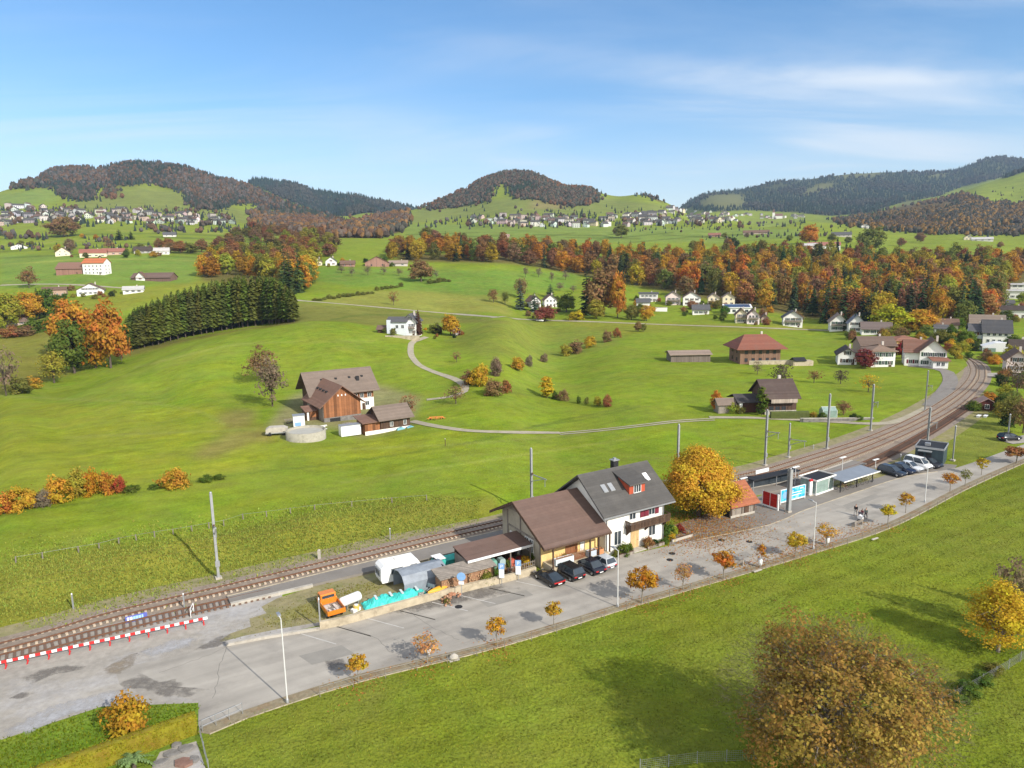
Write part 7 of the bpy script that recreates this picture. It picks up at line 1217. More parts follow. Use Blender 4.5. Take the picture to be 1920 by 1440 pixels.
MP = [(395, 1376), (470, 1340), (690, 1272), (935, 1214), (1185, 1140), (1300, 1104), (1492, 1050), (1662, 994), (1800, 925), (1905, 878), (1990, 850), (2000, 1500), (360, 1500)]
tufts('meadow_grass', MP, 20, .04, .14, (.190, .214, .030), 3, .15, 1.0)
tufts('bank_grass', [(-30, 1180), (200, 1130), (405, 1078), (700, 1010), (900, 962), (900, 945), (700, 950), (405, 1005), (200, 1035), (-30, 1070)], 26, .08, .28, (.235, .265, .05), 4, 3.0)
tufts('verge_grass', [(-30, 1400), (180, 1330), (375, 1318), (365, 1342), (200, 1400), (60, 1460), (-30, 1500)], 30, .06, .2, (.13, .175, .012), 5)
tufts('yard_grass', [(480, 1178), (600, 1158), (640, 1140), (720, 1100), (690, 1092), (620, 1105), (580, 1130)], 20, .06, .2, (.19, .18, .03), 6, .8)
tufts('yard_grass', [(430, 1200), (480, 1150), (520, 1124), (600, 1110), (640, 1120), (600, 1160), (500, 1185)], 5, .04, .14, (.2, .18, .05), 8, 1.0)
def litter(name, spots, col, seed):
    r = np.random.default_rng(seed); P_ = []
    for px, py, rad, n_ in spots: c = np.array(P0(px, py)); a = r.normal(size=(n_, 2)) * rad; P_.append(np.concatenate([c + a, np.full((n_, 1), .055)], 1))
    P_ = np.concatenate(P_); Nn = r.normal(size=P_.shape) * .35 + np.array([0, 0, 1]); Nn /= np.linalg.norm(Nn, axis=1)[:, None]; co, fc = leaf_quads(P_, Nn, .065, r); me = npmesh(name, co, fc, ['foliage']); vdata(me, 'leaf', np.repeat(r.random((len(P_), 3)), 4, 0)); tag(link(name, me, None, None, col), kind='stuff')
litter('fallen_leaves', [(1309, 975, 5.0, 5200), (1290, 1005, 3.5, 2200), (1345, 990, 3, 1200)] + [(x, y + 4, 1.2, 160) for x, y in ((1204, 1131), (1357, 1087), (1491, 1046), (1549, 1024), (1664, 985), (1281, 1106), (672, 1281), (932, 1214), (801, 1245))] + [(x, 1062 - (x - 1400) * .335, .9, 130) for x in range(1390, 1650, 20)] + [(240, 1384, 1.0, 400)], (.33, .16, .04), 9)
# ------------------------------------------------------------------ farm
FA = R(30)
o = empty('farmhouse_barn', (-47.5, 166.3, hz_(-42, 172)), FA, 'large farmhouse with wide pale brown roof and white lower wall', 'farmhouse'); o.location.z = .2; o.scale = (1.06, 1.0, 1.0)
gable_walls(o, 0, 14, 0, 10.5, 5.6, 9.6, 'wood_dark', -1); rf = gable_roof(o, 0, 14, 0, 10.5, 5.6, 9.6, 'roof_farm', 1.3, 1.3, .22); MB().box(9, 14.05, -.09, -.02, -.5, 2.9).box(13.98 + .03, 14.09, 0, 10.4, -.5, 2.9).build('plaster_base', 'plaster_white', o); MB().box(9, 14.0, -.12, -.02, 2.9, 4.6).build('boarding', 'wood_orange', o)
for x in (2.5, 5.8, 9.0, 12.0): z = 5.6 + .76 * 2.7 + .25; MB().box(x, x + .5, 2.5, 3.1, z - .25, z + .25).build('skylight', 'dark', rf)
MB().box(10.6, 11.3, 1.6, 2.2, 6.2, 8.2).build('chimney', 'dark', rf)
for u in (10.0, 12.4): win(o, 'F', -.09, u, 1.0, .9, 1.0)
for u in (9.7, 11.2, 13): win(o, 'F', -.12, u, 3.1, .8, 1.0)
MB().box(11.2, 12.0, -.14, -.092, -.4, 1.6).build('door', 'wood_dark', o)
o = empty('plank_barn', (-42.8, 157.4, .2), R(33), 'barn with gable of warm orange and brown planks', 'barn'); o.scale = (1.1, 1.04, 1.0)
gable_walls(o, 0, 8, 0, 11.5, 4.6, 8.2, 'wood_orange', -1.0, 4, axis='y') if False else MB().prism([(0, -1), (8, -1), (8, 4.57), (4, 8.17), (0, 4.57)], 0, 11.5, 'y').build('wall', 'wood_orange', o)
s_ = (8.2 - 4.6) / 4; rf = MB().prism([(-1.1, 4.6 - 1.1 * s_), (4, 8.2), (9.0, 4.6 - 1.0 * s_), (9.0, 4.6 - 1.0 * s_ + .2), (4, 8.4), (-1.1, 4.6 - 1.1 * s_ + .2)], -.9, 12.3, 'y').build('roof', 'roof_farm_red', o)
for y in (3, 5, 7, 9): z = 4.6 + s_ * 1.8 + .2; MB().box(1.7, 2.1, y, y + .9, z - .1, z + .35).build('roof_vent', 'dark', rf)
MB().box(-.05, 8.05, -.07, -.01, -1, 1.2).build('stone_base', 'stone', o); MB().box(1.2, 3.4, -.10, -.07, -.6, 1.0).build('gate', 'dark', o)
for u in (3.2, 4.0, 4.8): MB().box(u - .12, u + .12, -.06, -.01, 5.9, 6.3).build('vent_hole', 'white_paint', o)
MB().box(-.10, -.01, .2, 11.3, -1, 4.2).build('side_boarding', 'wood_grey', o)
o = empty('lean_to', (-47.2, 158.6, .1), R(33), 'small brown lean to with orange boards left of the plank barn', 'shed'); MB().box(0, 2.8, 0, 3, 0, 2.6).build('wall', 'wood_dark', o); MB().prism([(-.3, 2.6), (3.3, 3.3), (3.3, 3.42), (-.3, 2.72)], -.3, 3.1, 'x').build('roof', 'roof_farm_red', o); MB().box(.9, 2.8, -.06, -.01, 1.2, 2.5).build('boarding', 'wood_orange', o); MB().box(.2, .6, -.06, -.01, 0, 2.4).build('post', 'white_paint', o)
o = empty('field_shed', (-31.3, 145.9, .1), R(31.5), 'low dark timber shed with pale brown roof and white base', 'shed')
MB().prism([(0, -1), (6.2, -1), (6.2, 3.35), (3.1, 5.2), (0, 3.35)], 3.6, 10.4, 'x').build('wall', 'wood_dark', o); gable_roof(o, 3.6, 10.4, 0, 6.2, 3.4, 5.25, 'roof_farm', 1.0, .7, .16); MB().box(.2, 3.58, .3, 5.4, -1, 2.55).build('annex', 'wood_orange', o); MB().prism([(-.3, 2.6), (5.8, 3.2), (5.8, 3.34), (-.3, 2.74)], -.5, 3.55, 'x').build('annex_roof', 'roof_farm_red', o)
MB().box(.1, 10.45, -.08, -.01, -1, .85).build('base', 'plaster_white', o)
for u in (6.1, 9.2): win(o, 'F', 0, u, 1.3, .6, .9)
for x, c, lb in ((8.0, (.2, .42, .5), 'turquoise cover leaning on the field shed'), (10.2, (.15, .35, .45), 'blue barrel group at the field shed corner')): q = empty('covered_stack', (-31.3 + math.cos(R(31.5)) * x + .5 * math.sin(R(31.5)), 145.9 + math.sin(R(31.5)) * x - .6, .1), R(31.5), lb, 'stack'); MB().prism([(-1, 0), (1, 0), (.9, .6), (.2, .95), (-.8, .7)], -.3, .3, 'y').build('cover', 'tarp_any', q, color=c); MB().box(-1.05, 1.05, -.35, .35, -.2, .05).build('base', 'wood_grey', q)
g = G(659, 818); o = empty('container', g, R(28), 'white box container in front of the plank barn', 'container'); MB().box(-2.1, 2.1, 0, 2.1, .15, 2.3).build('body', 'white_paint', o); MB().box(-2.16, 2.16, -.04, 2.14, 2.3, 2.38).build('lid', 'steel', o); MB().box(-2.13, -2.1, .1, 2.0, .3, 2.2).build('door', 'plaster_white', o)
for x in (-1.8, 1.6): MB().box(x, x + .2, .1, 2.0, 0, .15).build('skid', 'dark', o)
g = G(564, 830); o = empty('slurry_tank', (g.x, g.y + 3.9, g.z), 0, 'round open concrete slurry tank at the farm', 'tank'); prf = [(4.0, -.8), (4.0, 1.75), (3.75, 1.75), (3.75, .5)]; MB().lathe(prf, 36).build('ring_wall', mat('tank_concrete', (.33, .31, .25), .9, .2, .8, .2, 10, dirt=((.16, .15, .11), .8, .9)), o); MB().lathe([(3.77, .6), (3.77, 1.3)], 36).build('cover', mat('tank_cover', (.36, .35, .31), .8, .1, .7), o)
g = G(520, 815); o = empty('trailer', g, R(15), 'pale loaded trailer left of the slurry tank', 'trailer'); MB().prism([(-2.2, .7), (2.2, .7), (2.2, 1.4), (1.4, 1.75), (-1.5, 1.8), (-2.2, 1.4)], -1, 1, 'y').build('load', 'concrete', o); MB().box(-2.3, 2.3, -1.05, 1.05, .5, .7).build('bed', 'steel', o)
for x in (-1.4, 1.4):
    for y in (-.95, .95): MB().lathe([(.3, -.1), (.42, -.08), (.42, .08), (.3, .1)], 14).build('wheel', 'rubber', o, (x, y, .42)).rotation_euler = (R(90), 0, 0)
g = G(561, 800); o = empty('silo_box', g, R(20), 'white upright silo box behind the slurry tank', 'silo'); MB().prism([(-1.2, -1), (1.2, -1), (1.2, 1), (-1.2, 1)], .3, 2.6).build('body', 'white_paint', o); MB().prism([(-1.3, -1.1), (1.3, -1.1), (1.3, 1.1), (-1.3, 1.1)], 2.6, 2.72).build('lid', 'steel', o); MB().box(-1, -.8, -.9, .9, 0, .3).box(.8, 1, -.9, .9, 0, .3).build('foot', 'steel', o); MB().box(-.9, .4, -1.03, -1.0, .4, 1.2).build('hatch', 'sign_blue_pale', o)
g = G(818, 787); o = empty('hay_tedder', g, R(10), 'orange hay machine left on the meadow below the lane', 'machine'); B = MB()
for x in (-1.4, 0, 1.4):
    for a in range(6): B.bar((x, 0, .55), (x + .75 * math.cos(a * 1.05), .75 * math.sin(a * 1.05), .3), .09, .07)
B.bar((-1.6, 0, .65), (1.6, 0, .65), .16, .16).build('rotors', 'plastic_any', o, color=(.62, .22, .05)); MB().bar((0, 0, .65), (0, -1.4, .45), .12, .12).build('drawbar', 'plastic_any', o, color=(.55, .2, .05))
for x in (-1.2, 1.2): MB().lathe([(.2, -.06), (.28, -.05), (.28, .05), (.2, .06)], 12).build('wheel', 'rubber', o, (x, .3, .28)).rotation_euler = (R(90), 0, 0)
for x, y, lb in ((600, 806, 'white machine frame at the gate of the plank barn'), (648, 800, 'timber pile before the plank barn'), (545, 793, 'dark plank heap left of the plank barn')):
    g = G(x, y); o = empty('timber_pile', g, R(30), lb, 'pile'); B = MB()
    for k in range(10): a, b = rng.uniform(-.9, .9), rng.uniform(-.5, .5); B.bar((a - .8, b, .1 + .09 * k), (a + .8, b + .1, .1 + .09 * k), .2, .09)
    B.build('planks', 'white_paint' if 'white' in lb else 'wood_grey', o); MB().box(-.9, -.75, -.6, .6, 0, .12).box(.75, .9, -.6, .6, 0, .12).build('bearer', 'wood_dark', o)
# ------------------------------------------------------------------ houses in the landscape
W_, C_, K_, G_ = (.74, .73, .70), (.72, .64, .47), (.70, .58, .55), (.42, .41, .40)
BRN, RED, GRY, DKB, ORG, TAN = (.14, .085, .06), (.20, .07, .045), (.085, .085, .09), (.055, .04, .033), (.42, .13, .05), (.25, .19, .15)
mat('shutter_green', (.03, .07, .04), .7, .15, 4); mat('shutter_grey', (.2, .2, .2), .7, .15, 4)
HOUSES = []
def house(px, py, wpx, hw, rh, dep, label, wc=W_, rc=BRN, rot=None, gf=False, cols=3, rows=2, wm='plaster_any', ymin=0, chim=True, name='house', cat='house', hip=False, ov=.7, side=True, balcony=False, door=True, group=None):
    """front centre at a photo point, width in photo pixels; wall and ridge height and depth in metres; gf: gable faces the front"""
    g = G(px, py, ymin); k = math.hypot(g.x, g.y, g.z - HC) / math.hypot(F, px - 960, py - 720); wd = wpx * k; az = math.atan2(g.x, g.y); HOUSES.append((g.x, g.y + dep / 2, max(wd, dep) * .6)); fr_ = 'wood_dark' if wm == 'wood_any' else 'white_paint'; sh_ = None if wm == 'wood_any' or rng.random() < .3 else rng.choice(('shutter_wine', 'shutter_green', 'wood_dark', 'wood_dark', 'shutter_grey')); o = empty(name, (g.x, g.y, g.z - .1), R(rot) if rot is not None else -az * .8, label, cat, group); a = wd / 2
    if gf:
        MB().prism([(-a, -2), (a, -2), (a, hw - .03), (0, rh - .03), (-a, hw - .03)], 0, dep, 'y').build('wall', wm, o, color=wc); s_ = (rh - hw) / a; e = hw - s_ * ov
        rf = MB().prism([(-a - ov, e), (0, rh), (a + ov, e), (a + ov, e + .22), (0, rh + .22), (-a - ov, e + .22)], -.8, dep + .6, 'y').build('roof', 'roof_any', o, color=rc)
    elif hip:
        MB().prism([(-a, 0), (a, 0), (a, dep), (-a, dep)], -2, hw).build('wall', wm, o, color=wc); v = [(-a - ov, -ov, hw - .1), (a + ov, -ov, hw - .1), (a + ov, dep + ov, hw - .1), (-a - ov, dep + ov, hw - .1), (-a + dep * hip, dep / 2, rh), (a - dep * hip, dep / 2, rh)]
        v += [(p[0], p[1], p[2] + .22) for p in v[:4]]; rf = MB().add(v, [(0, 3, 2, 1), (0, 1, 7, 6), (1, 2, 8, 7), (2, 3, 9, 8), (3, 0, 6, 9), (6, 7, 5, 4), (7, 8, 5), (8, 9, 4, 5), (9, 6, 4)]).build('roof', 'roof_any', o, color=rc)
    else:
        MB().prism([(0, -2), (dep, -2), (dep, hw - .03), (dep / 2, rh - .03), (0, hw - .03)], -a, a, 'x').build('wall', wm, o, color=wc); rf = gable_roof(o, -a, a, 0, dep, hw, rh, 'roof_any', ov, .6, .2, color=rc)
    if chim: c = a * .35; zc = rh - .9; MB().box(c - .3, c + .3, dep / 2 + .3, dep / 2 + .9, zc, rh + .9).build('chimney', 'plaster_any', rf, color=(.5, .45, .4))
    top = rh if gf else hw
    for r_ in range(rows):
        z = .9 + r_ * 2.6
        if z + 1.2 > top - .2: break
        lim = a - .8 if not gf or z + 1.3 < hw else max(.3, a * (rh - z - 1.3) / (rh - hw) - .5); n_ = cols if lim > a * .6 else max(1, cols - 1)
        for c_ in range(n_): win(o, 'F', 0, -lim + 2 * lim * (c_ + .5) / n_, z, .95, 1.15, fr_, simple=True, shut=sh_)
        if side:
            for sd, at_ in (('L', -a), ('R', a)):
                if z + 1.2 < hw - .1:
                    for y in (dep * .3, dep * .7): win(o, sd, at_, y, z, .9, 1.1, fr_, simple=True)
    if door: MB().box(-.45 + a * .6, .45 + a * .6, -.05, -.005, 0, 2.0).build('door', 'wood_dark', o)
    if (balcony or (gf and hw > 4.4 and rng.random() < .7)) and not wm == 'wood_any': b = MB().box(-a + .5, a - .5, -1.0, -.01, 2.7, 2.85).build('balcony', 'wood_dark', o); MB().box(-a + .5, a - .5, -1.05, -1.0, 2.85, 3.7).build('railing', 'wood_grey', b)
    return o, a
# chalet by the tracks
o, a = house(1463, 777, 60, 4.7, 7.7, 8, 'brown timber chalet with dark brown roof and pale balcony beyond the tracks', (.085, .05, .038), (.075, .052, .045), 3, cols=4, wm='wood_any', name='chalet', ov=1.1); MB().box(-a + 1, a - .3, -1.1, -.01, 3.0, 3.12).box(-a + 1, a - .3, -1.16, -1.1, 3.12, 3.95).build('balcony', mat('balcony_pale', (.36, .30, .25), .8, .12, 3, stripe=('W', .25, .2)), o); MB().box(-a, a, -.07, -.005, -1, 1.1).build('base', 'concrete', o)
g = G(1408, 774); o = empty('garage', g, R(3), 'dark garage with white posts left of the chalet', 'garage'); MB().box(-3, 3, .6, 6, -1, 2.5).build('wall', 'wood_dark', o); MB().prism([(-.6, 2.5), (3.2, 3.9), (7, 2.5), (7, 2.65), (3.2, 4.05), (-.6, 2.65)], -3.5, 3.5, 'x').build('roof', 'roof_any', o, color=(.05, .045, .045)); MB().box(-2.9, -2.2, -.3, .3, -1, 2.45).box(2.6, 2.9, -.2, .2, -1, 2.45).build('post', 'white_paint', o); MB().box(-1.8, 2.2, .55, .59, 0, 2.2).build('door', mat('door_maroon', (.10, .04, .03), .7, .1, 3), o)
g = G(1480, 785); o = empty('garden_hedge', g, R(-1), 'straight clipped green hedge in front of the chalet', 'hedge'); MB().prism([(-.5, 0), (.5, 0), (.48, 1.5), (.35, 1.7), (-.35, 1.7), (-.48, 1.5)], -4.3, 4.3, 'x').build('foliage', 'hedge_green', o); MB().tube((0, 0, -.2), (0, 0, .3), .05).build('stem', 'bark', o)
g = G(1560, 791); o = empty('garden_wall', g, R(-2), 'low grey stone wall along the chalet garden', 'wall'); MB().prism([(-.25, -.3), (.25, -.3), (.22, .8), (-.22, .8)], -7, 9, 'x').build('stones', 'stone', o); MB().box(-7.05, 9.05, -.3, .3, .8, .9).build('coping', 'concrete', o)
g = G(1556, 783); o = empty('greenhouse', g, R(0), 'small pale greenhouse in the chalet garden', 'greenhouse'); MB().prism([(0, 0), (2.2, 0), (2.2, 1.6), (1.1, 2.3), (0, 1.6)], -1.6, 1.6, 'x').build('glazing', 'glass_green', o); MB().box(-1.65, -1.58, -.03, .03, 0, 1.7).box(1.58, 1.65, -.03, .03, 0, 1.7).box(-1.65, 1.65, 1.06, 1.14, 2.3, 2.36).build('frame', 'white_paint', o)
for x, y, h, c, lb in ((1358, 772, 2.6, C_YG, 'yellow green hedge bush left of the garage'), (1372, 774, 2.4, C_YG, 'second yellow green hedge bush left of the garage'), (1386, 775, 2.0, C_OL, 'olive hedge bush left of the garage'), (1525, 782, 1.2, C_YG, 'yellow garden shrub right of the clipped hedge'), (1542, 784, 1.4, C_GR, 'green garden shrub before the greenhouse'), (1600, 786, 1.3, C_DG, 'dark garden shrub by the stone wall'), (1612, 788, 1.2, C_GR, 'green garden shrub by the stone wall')): g = G(x, y); plant('shrub', g, h, h * 1.5, jit(c), lb, 'shrubs of the chalet garden')
g = G(1372, 782); o = empty('play_shed', (g.x, g.y + 4, g.z), R(5), 'small pale roofed shed behind the yellow green hedge', 'shed'); MB().prism([(0, 0), (3, 0), (3, 2.2), (1.5, 3.3), (0, 2.2)], -2, 2, 'x').build('wall', 'wood_grey', o); gable_roof(o, -2, 2, 0, 3, 2.25, 3.35, 'roof_farm', .4, .4, .12)
house(1425, 682, 76, 5.2, 9.6, 11, 'big timber barn with red brown hipped roof in the middle meadow', (.20, .12, .08), (.20, .075, .05), 2, cols=5, wm='wood_any', name='barn', cat='barn', hip=.28, ov=1.8)
g = G(1425, 683); o = empty('stone_ramp', (g.x + 1, g.y - .6, g.z), R(2), 'pale stone ramp wall before the red roofed barn', 'wall'); MB().prism([(-5, -.5), (9, -.5), (9, 1.3), (-5, 1.3)], -.3, .0, 'y').build('stones', 'wall_old', o); MB().box(-5.1, 9.1, -.4, .05, 1.3, 1.4).build('coping', 'concrete', o)
house(1295, 679, 74, 2.8, 3.7, 7, 'long low grey field shed with flat pale roof', (.16, .13, .11), TAN, 1, cols=0, rows=0, wm='wood_any', name='field_shed', cat='shed', chim=False, door=False)
g = G(1506, 686); o = empty('small_shelter', g, R(5), 'small dark roofed shelter with pale wall right of the red roofed barn', 'shelter'); MB().box(-3.5, 3.5, 0, 3, -1, 1.6).build('wall', 'wall_old', o); MB().prism([(-.4, 1.6), (1.5, 2.6), (3.4, 1.6), (3.4, 1.75), (1.5, 2.75), (-.4, 1.75)], -3.2, 1.0, 'x').build('roof', 'dark', o)
# hillside house and neighbours
o, a = house(768, 629, 26, 5.6, 8.2, 9, 'white hillside house with gable balconies and dark roof', W_, GRY, -6, True, 3, 3, ymin=240, balcony=True); g = G(738, 627, 240)
o2 = empty('house_wing', (g.x, g.y + 1.5, g.z), R(-6), 'pale blue grey wing attached left of the white hillside house', 'house'); MB().box(-2.6, 5, 0, 7, -2, 4.6).build('wall', 'plaster_any', o2, color=(.58, .61, .65)); MB().prism([(-.6, 4.5), (3.5, 6.2), (7.6, 4.5), (7.6, 4.7), (3.5, 6.4), (-.6, 4.7)], -3.0, 5.4, 'x').build('roof', 'roof_any', o2, color=GRY); MB().box(-2.62, -1.2, -.8, -.01, -2, 5.4).build('tower', 'plaster_any', o2, color=(.52, .56, .61))
for u in (1.2, 3.4): win(o2, 'F', 0, u, 2.2, 1, 1.2, simple=True)
g = G(716, 626, 240); o = empty('wood_hut', (g.x, g.y + 2, g.z), R(-6), 'dark low hut left of the white hillside house', 'hut'); MB().box(-2, 2, 0, 3, -1, 1.8).build('wall', 'wood_dark', o); gable_roof(o, -2, 2, 0, 3, 1.8, 2.9, 'roof_brown', .6, .5, .14)
g = G(752, 634, 240); o = empty('terrace_wall', g, R(-6), 'pale terrace wall below the white hillside house', 'wall'); MB().prism([(-.3, -1), (.3, -1), (.25, .9), (-.25, .9)], -6, 7, 'x').build('stones', 'wall_old', o); MB().box(-6, 7, -.3, .3, .9, 1.0).build('coping', 'concrete', o)
for x, y, wd, lb in ((822, 626, 15, 'small dark hut among bushes right of the white hillside house'), (857, 629, 14, 'small pale fronted hut under the golden tree')): house(x, y, wd, 2.3, 3.6, 4, lb, (.4, .33, .3) if x > 840 else (.2, .17, .15), BRN, 10, True, 1, 1, ymin=240, name='hut', cat='hut', chim=False, side=False)
house(1005, 578, 20, 4.6, 7.6, 9, 'left part of the white twin house below the upper meadow', W_, BRN, 20, True, 2, 2, ymin=330); house(1033, 576, 24, 4.6, 7.8, 10, 'right part of the white twin house with bright gable', W_, BRN, 5, True, 3, 2, ymin=330)
# hamlet in the middle distance
H_ = [(1216, 566, 34, 5.6, 6.2, 8, 'grey topped terrace house at the left end of the hamlet', (.62, .6, .6), GRY, False, 4), (1206, 580, 24, 4.6, 6.6, 7, 'white low house with red awning at the left end of the hamlet', W_, GRY, False, 3), (1262, 572, 27, 5.4, 8.6, 9, 'pinkish white house with steep gable in the hamlet', K_, (.15, .12, .11), True, 3), (1297, 573, 32, 5.4, 8.8, 9, 'white house with brown wide gable in the hamlet', W_, BRN, True, 3), (1338, 573, 20, 5.2, 7.6, 9, 'left half of the cream twin gabled house', C_, TAN, True, 2), (1366, 573, 22, 5.2, 7.8, 9, 'right half of the cream twin gabled house', C_, TAN, True, 2),
      (1314, 590, 30, 3.2, 5.6, 8, 'low white house with slate roof in the middle of the hamlet', W_, GRY, False, 3), (1390, 606, 21, 4.6, 7.4, 9, 'cream gabled house at the lower edge of the hamlet', C_, BRN, True, 2), (1412, 608, 22, 4.6, 7.6, 9, 'pinkish white gabled house at the lower edge of the hamlet', (.72, .62, .62), BRN, True, 3), (1434, 606, 13, 2.8, 4.6, 6, 'tiny brown annex right of the pinkish gabled house', (.4, .32, .26), BRN, True, 1), (1486, 613, 34, 5.0, 8.2, 10, 'white house with grey side roof standing alone right of the hamlet', W_, GRY, True, 3)]
for px, py, wd, hw, rh, dp, lb, wc, rc, gf, cl in H_: house(px, py, wd, hw, rh, dp, lb, wc, rc, None, gf, cl, 2, ymin=300)
g = G(1383, 588, 300); o = empty('flat_house', g, R(-12), 'white flat roofed house with dark solar roof in the hamlet', 'house'); MB().box(-7.5, 7.5, 0, 9, -2, 3.2).build('wall', 'plaster_any', o, color=W_); MB().prism([(-.5, 3.3), (9, 4.6), (9, 4.9), (-.5, 3.6)], -8, 8, 'x').build('roof', 'white_paint', o); MB().prism([(.2, 3.72), (8, 4.8), (8, 4.86), (.2, 3.78)], -7, 7, 'x').build('solar_panel', 'solar', o)
for u in (-5, -2, 2, 5): win(o, 'F', 0, u, .8, 1.8, 1.5, simple=True)
g = G(1240, 584, 300); o = empty('terrace_wall', g, R(-10), 'white stepped terrace wall below the hamlet', 'wall'); MB().box(-3.5, 3.5, 0, 3, -1.5, 2.2).build('wall', 'plaster_any', o, color=W_); MB().box(-3.6, 3.6, -.1, 3.1, 2.2, 2.35).build('coping', 'concrete', o)
# houses behind the track bend
H2 = [(1572, 621, 30, 4.6, 8.2, 11, 'white gabled house with grey roof left in the row before the wood', W_, TAN, True, 3), (1606, 623, 28, 4.4, 8.0, 10, 'white gabled house with slate roof second in the row before the wood', W_, (.16, .17, .2), True, 3), (1643, 628, 50, 2.8, 5.4, 9, 'bungalow with wide brown roof in the row before the wood', W_, (.13, .10, .09), False, 4), (1776, 622, 34, 3.4, 5.6, 8, 'cream house with brown roof under the golden trees', C_, BRN, False, 3), (1764, 626, 20, 2.6, 3.8, 6, 'small white annex left of the cream house', W_, GRY, False, 2), (1588, 684, 32, 3.6, 5.6, 9, 'small white house with dark gable at the left of the farmhouse', W_, DKB, True, 2),
      (1718, 686, 40, 4.8, 8.0, 9, 'white villa part with red brown roof by the lane', W_, (.17, .085, .06), False, 3), (1748, 688, 44, 5.0, 8.6, 10, 'white villa with broad brown gable and dark balcony', W_, BRN, True, 4), (1832, 644, 26, 5.0, 7.4, 9, 'pale blue white house with dark roof right of the bend', (.6, .65, .7), GRY, False, 2), (1868, 646, 44, 5.0, 9.2, 10, 'large house with dark grey roof and white gable right of the bend', W_, (.06, .06, .065), False, 4), (1850, 628, 54, 4.4, 8.4, 9, 'brown roofed house with cream gable behind the dark roofed one', C_, (.19, .15, .12), False, 3),
      (1906, 699, 34, 4.2, 6.6, 9, 'pinkish white house at the right edge by the lane', K_, BRN, True, 3), (1912, 672, 30, 3.2, 6.0, 9, 'house with dark brown roof at the right edge', (.4, .35, .32), DKB, False, 2), (1901, 597, 44, 4.6, 6.4, 9, 'white terrace house with dark roof on the right slope', W_, DKB, False, 4), (1898, 560, 50, 4.8, 5.4, 9, 'white modern flat house high on the right slope', W_, G_, False, 5), (1885, 578, 26, 3.0, 4.6, 8, 'pale house between the terrace house and the modern one', (.6, .6, .62), GRY, False, 2), (1912, 548, 30, 5, 5.6, 8, 'upper white block on the right slope', W_, G_, False, 3)]
for px, py, wd, hw, rh, dp, lb, wc, rc, gf, cl in H2: house(px, py, wd, hw, rh, dp, lb, wc, rc, None, gf, cl, 2, ymin=180)
house(1655, 688, 42, 5.2, 6.9, 9, 'white farmhouse with low brown hipped roof above the meadow', W_, (.22, .15, .11), -8, hip=.45, cols=3, rows=2, ymin=180); house(1645, 676, 60, 5.4, 7.8, 9, 'brown roofed barn wing behind the white farmhouse', (.35, .25, .2), (.13, .09, .07), -8, cols=3, rows=1, ymin=180, name='barn', cat='barn')
house(1703, 662, 46, 4.6, 6.0, 10, 'yellow orange hall with low red brown hipped roof', (.66, .44, .22), (.24, .11, .07), -6, hip=.4, cols=2, rows=1, ymin=180, name='hall', cat='hall', chim=False); house(1763, 691, 26, 2.6, 3.2, 6, 'garage with red brown roof before the gabled villa', (.6, .6, .6), (.2, .09, .06), -10, cols=2, rows=1, ymin=180, name='garage', cat='garage', chim=False, door=False)
g = G(1878, 660, 180); o = empty('conservatory', g, R(-25), 'white tent like conservatory before the dark roofed house', 'conservatory'); MB().prism([(-6, 0), (6, 0), (6, 2.4), (4, 3.6), (-2, 3.2), (-6, 1.8)], 0, 6, 'y').build('shell', 'white_paint', o); MB().box(-6, -2, -1, -.9, 0, 1.4).build('glazing', 'glass_green', o)
g = G(1850, 770); o = empty('garden_hut', g, R(-18), 'small dark red garden hut with white window', 'hut'); MB().prism([(-1.9, -.3), (1.9, -.3), (1.9, 1.7), (0, 2.8), (-1.9, 1.7)], 0, 3.2, 'y').build('wall', mat('hut_red', (.09, .025, .022), .85, .15, 3, stripe=('W', .2, .2)), o); MB().prism([(-2.3, 1.45), (0, 2.82), (2.3, 1.45), (2.3, 1.6), (0, 2.97), (-2.3, 1.6)], -.4, 3.5, 'y').build('roof', 'roof_any', o, color=(.3, .2, .17)); win(o, 'F', 0, 0, .5, .8, .9)
for i, x in enumerate((1835, 1848)): g = G(x, 782); o = MB().box(-.9, .9, -.35, .35, .3, .4).box(-.8, -.7, -.3, .3, 0, .3).box(.7, .8, -.3, .3, 0, .3).build('garden_table', 'white_paint', None, g); o.rotation_euler = (0, 0, R(45)); tag(o, ('left' if i == 0 else 'right') + ' of two pale garden tables before the red hut', 'table')
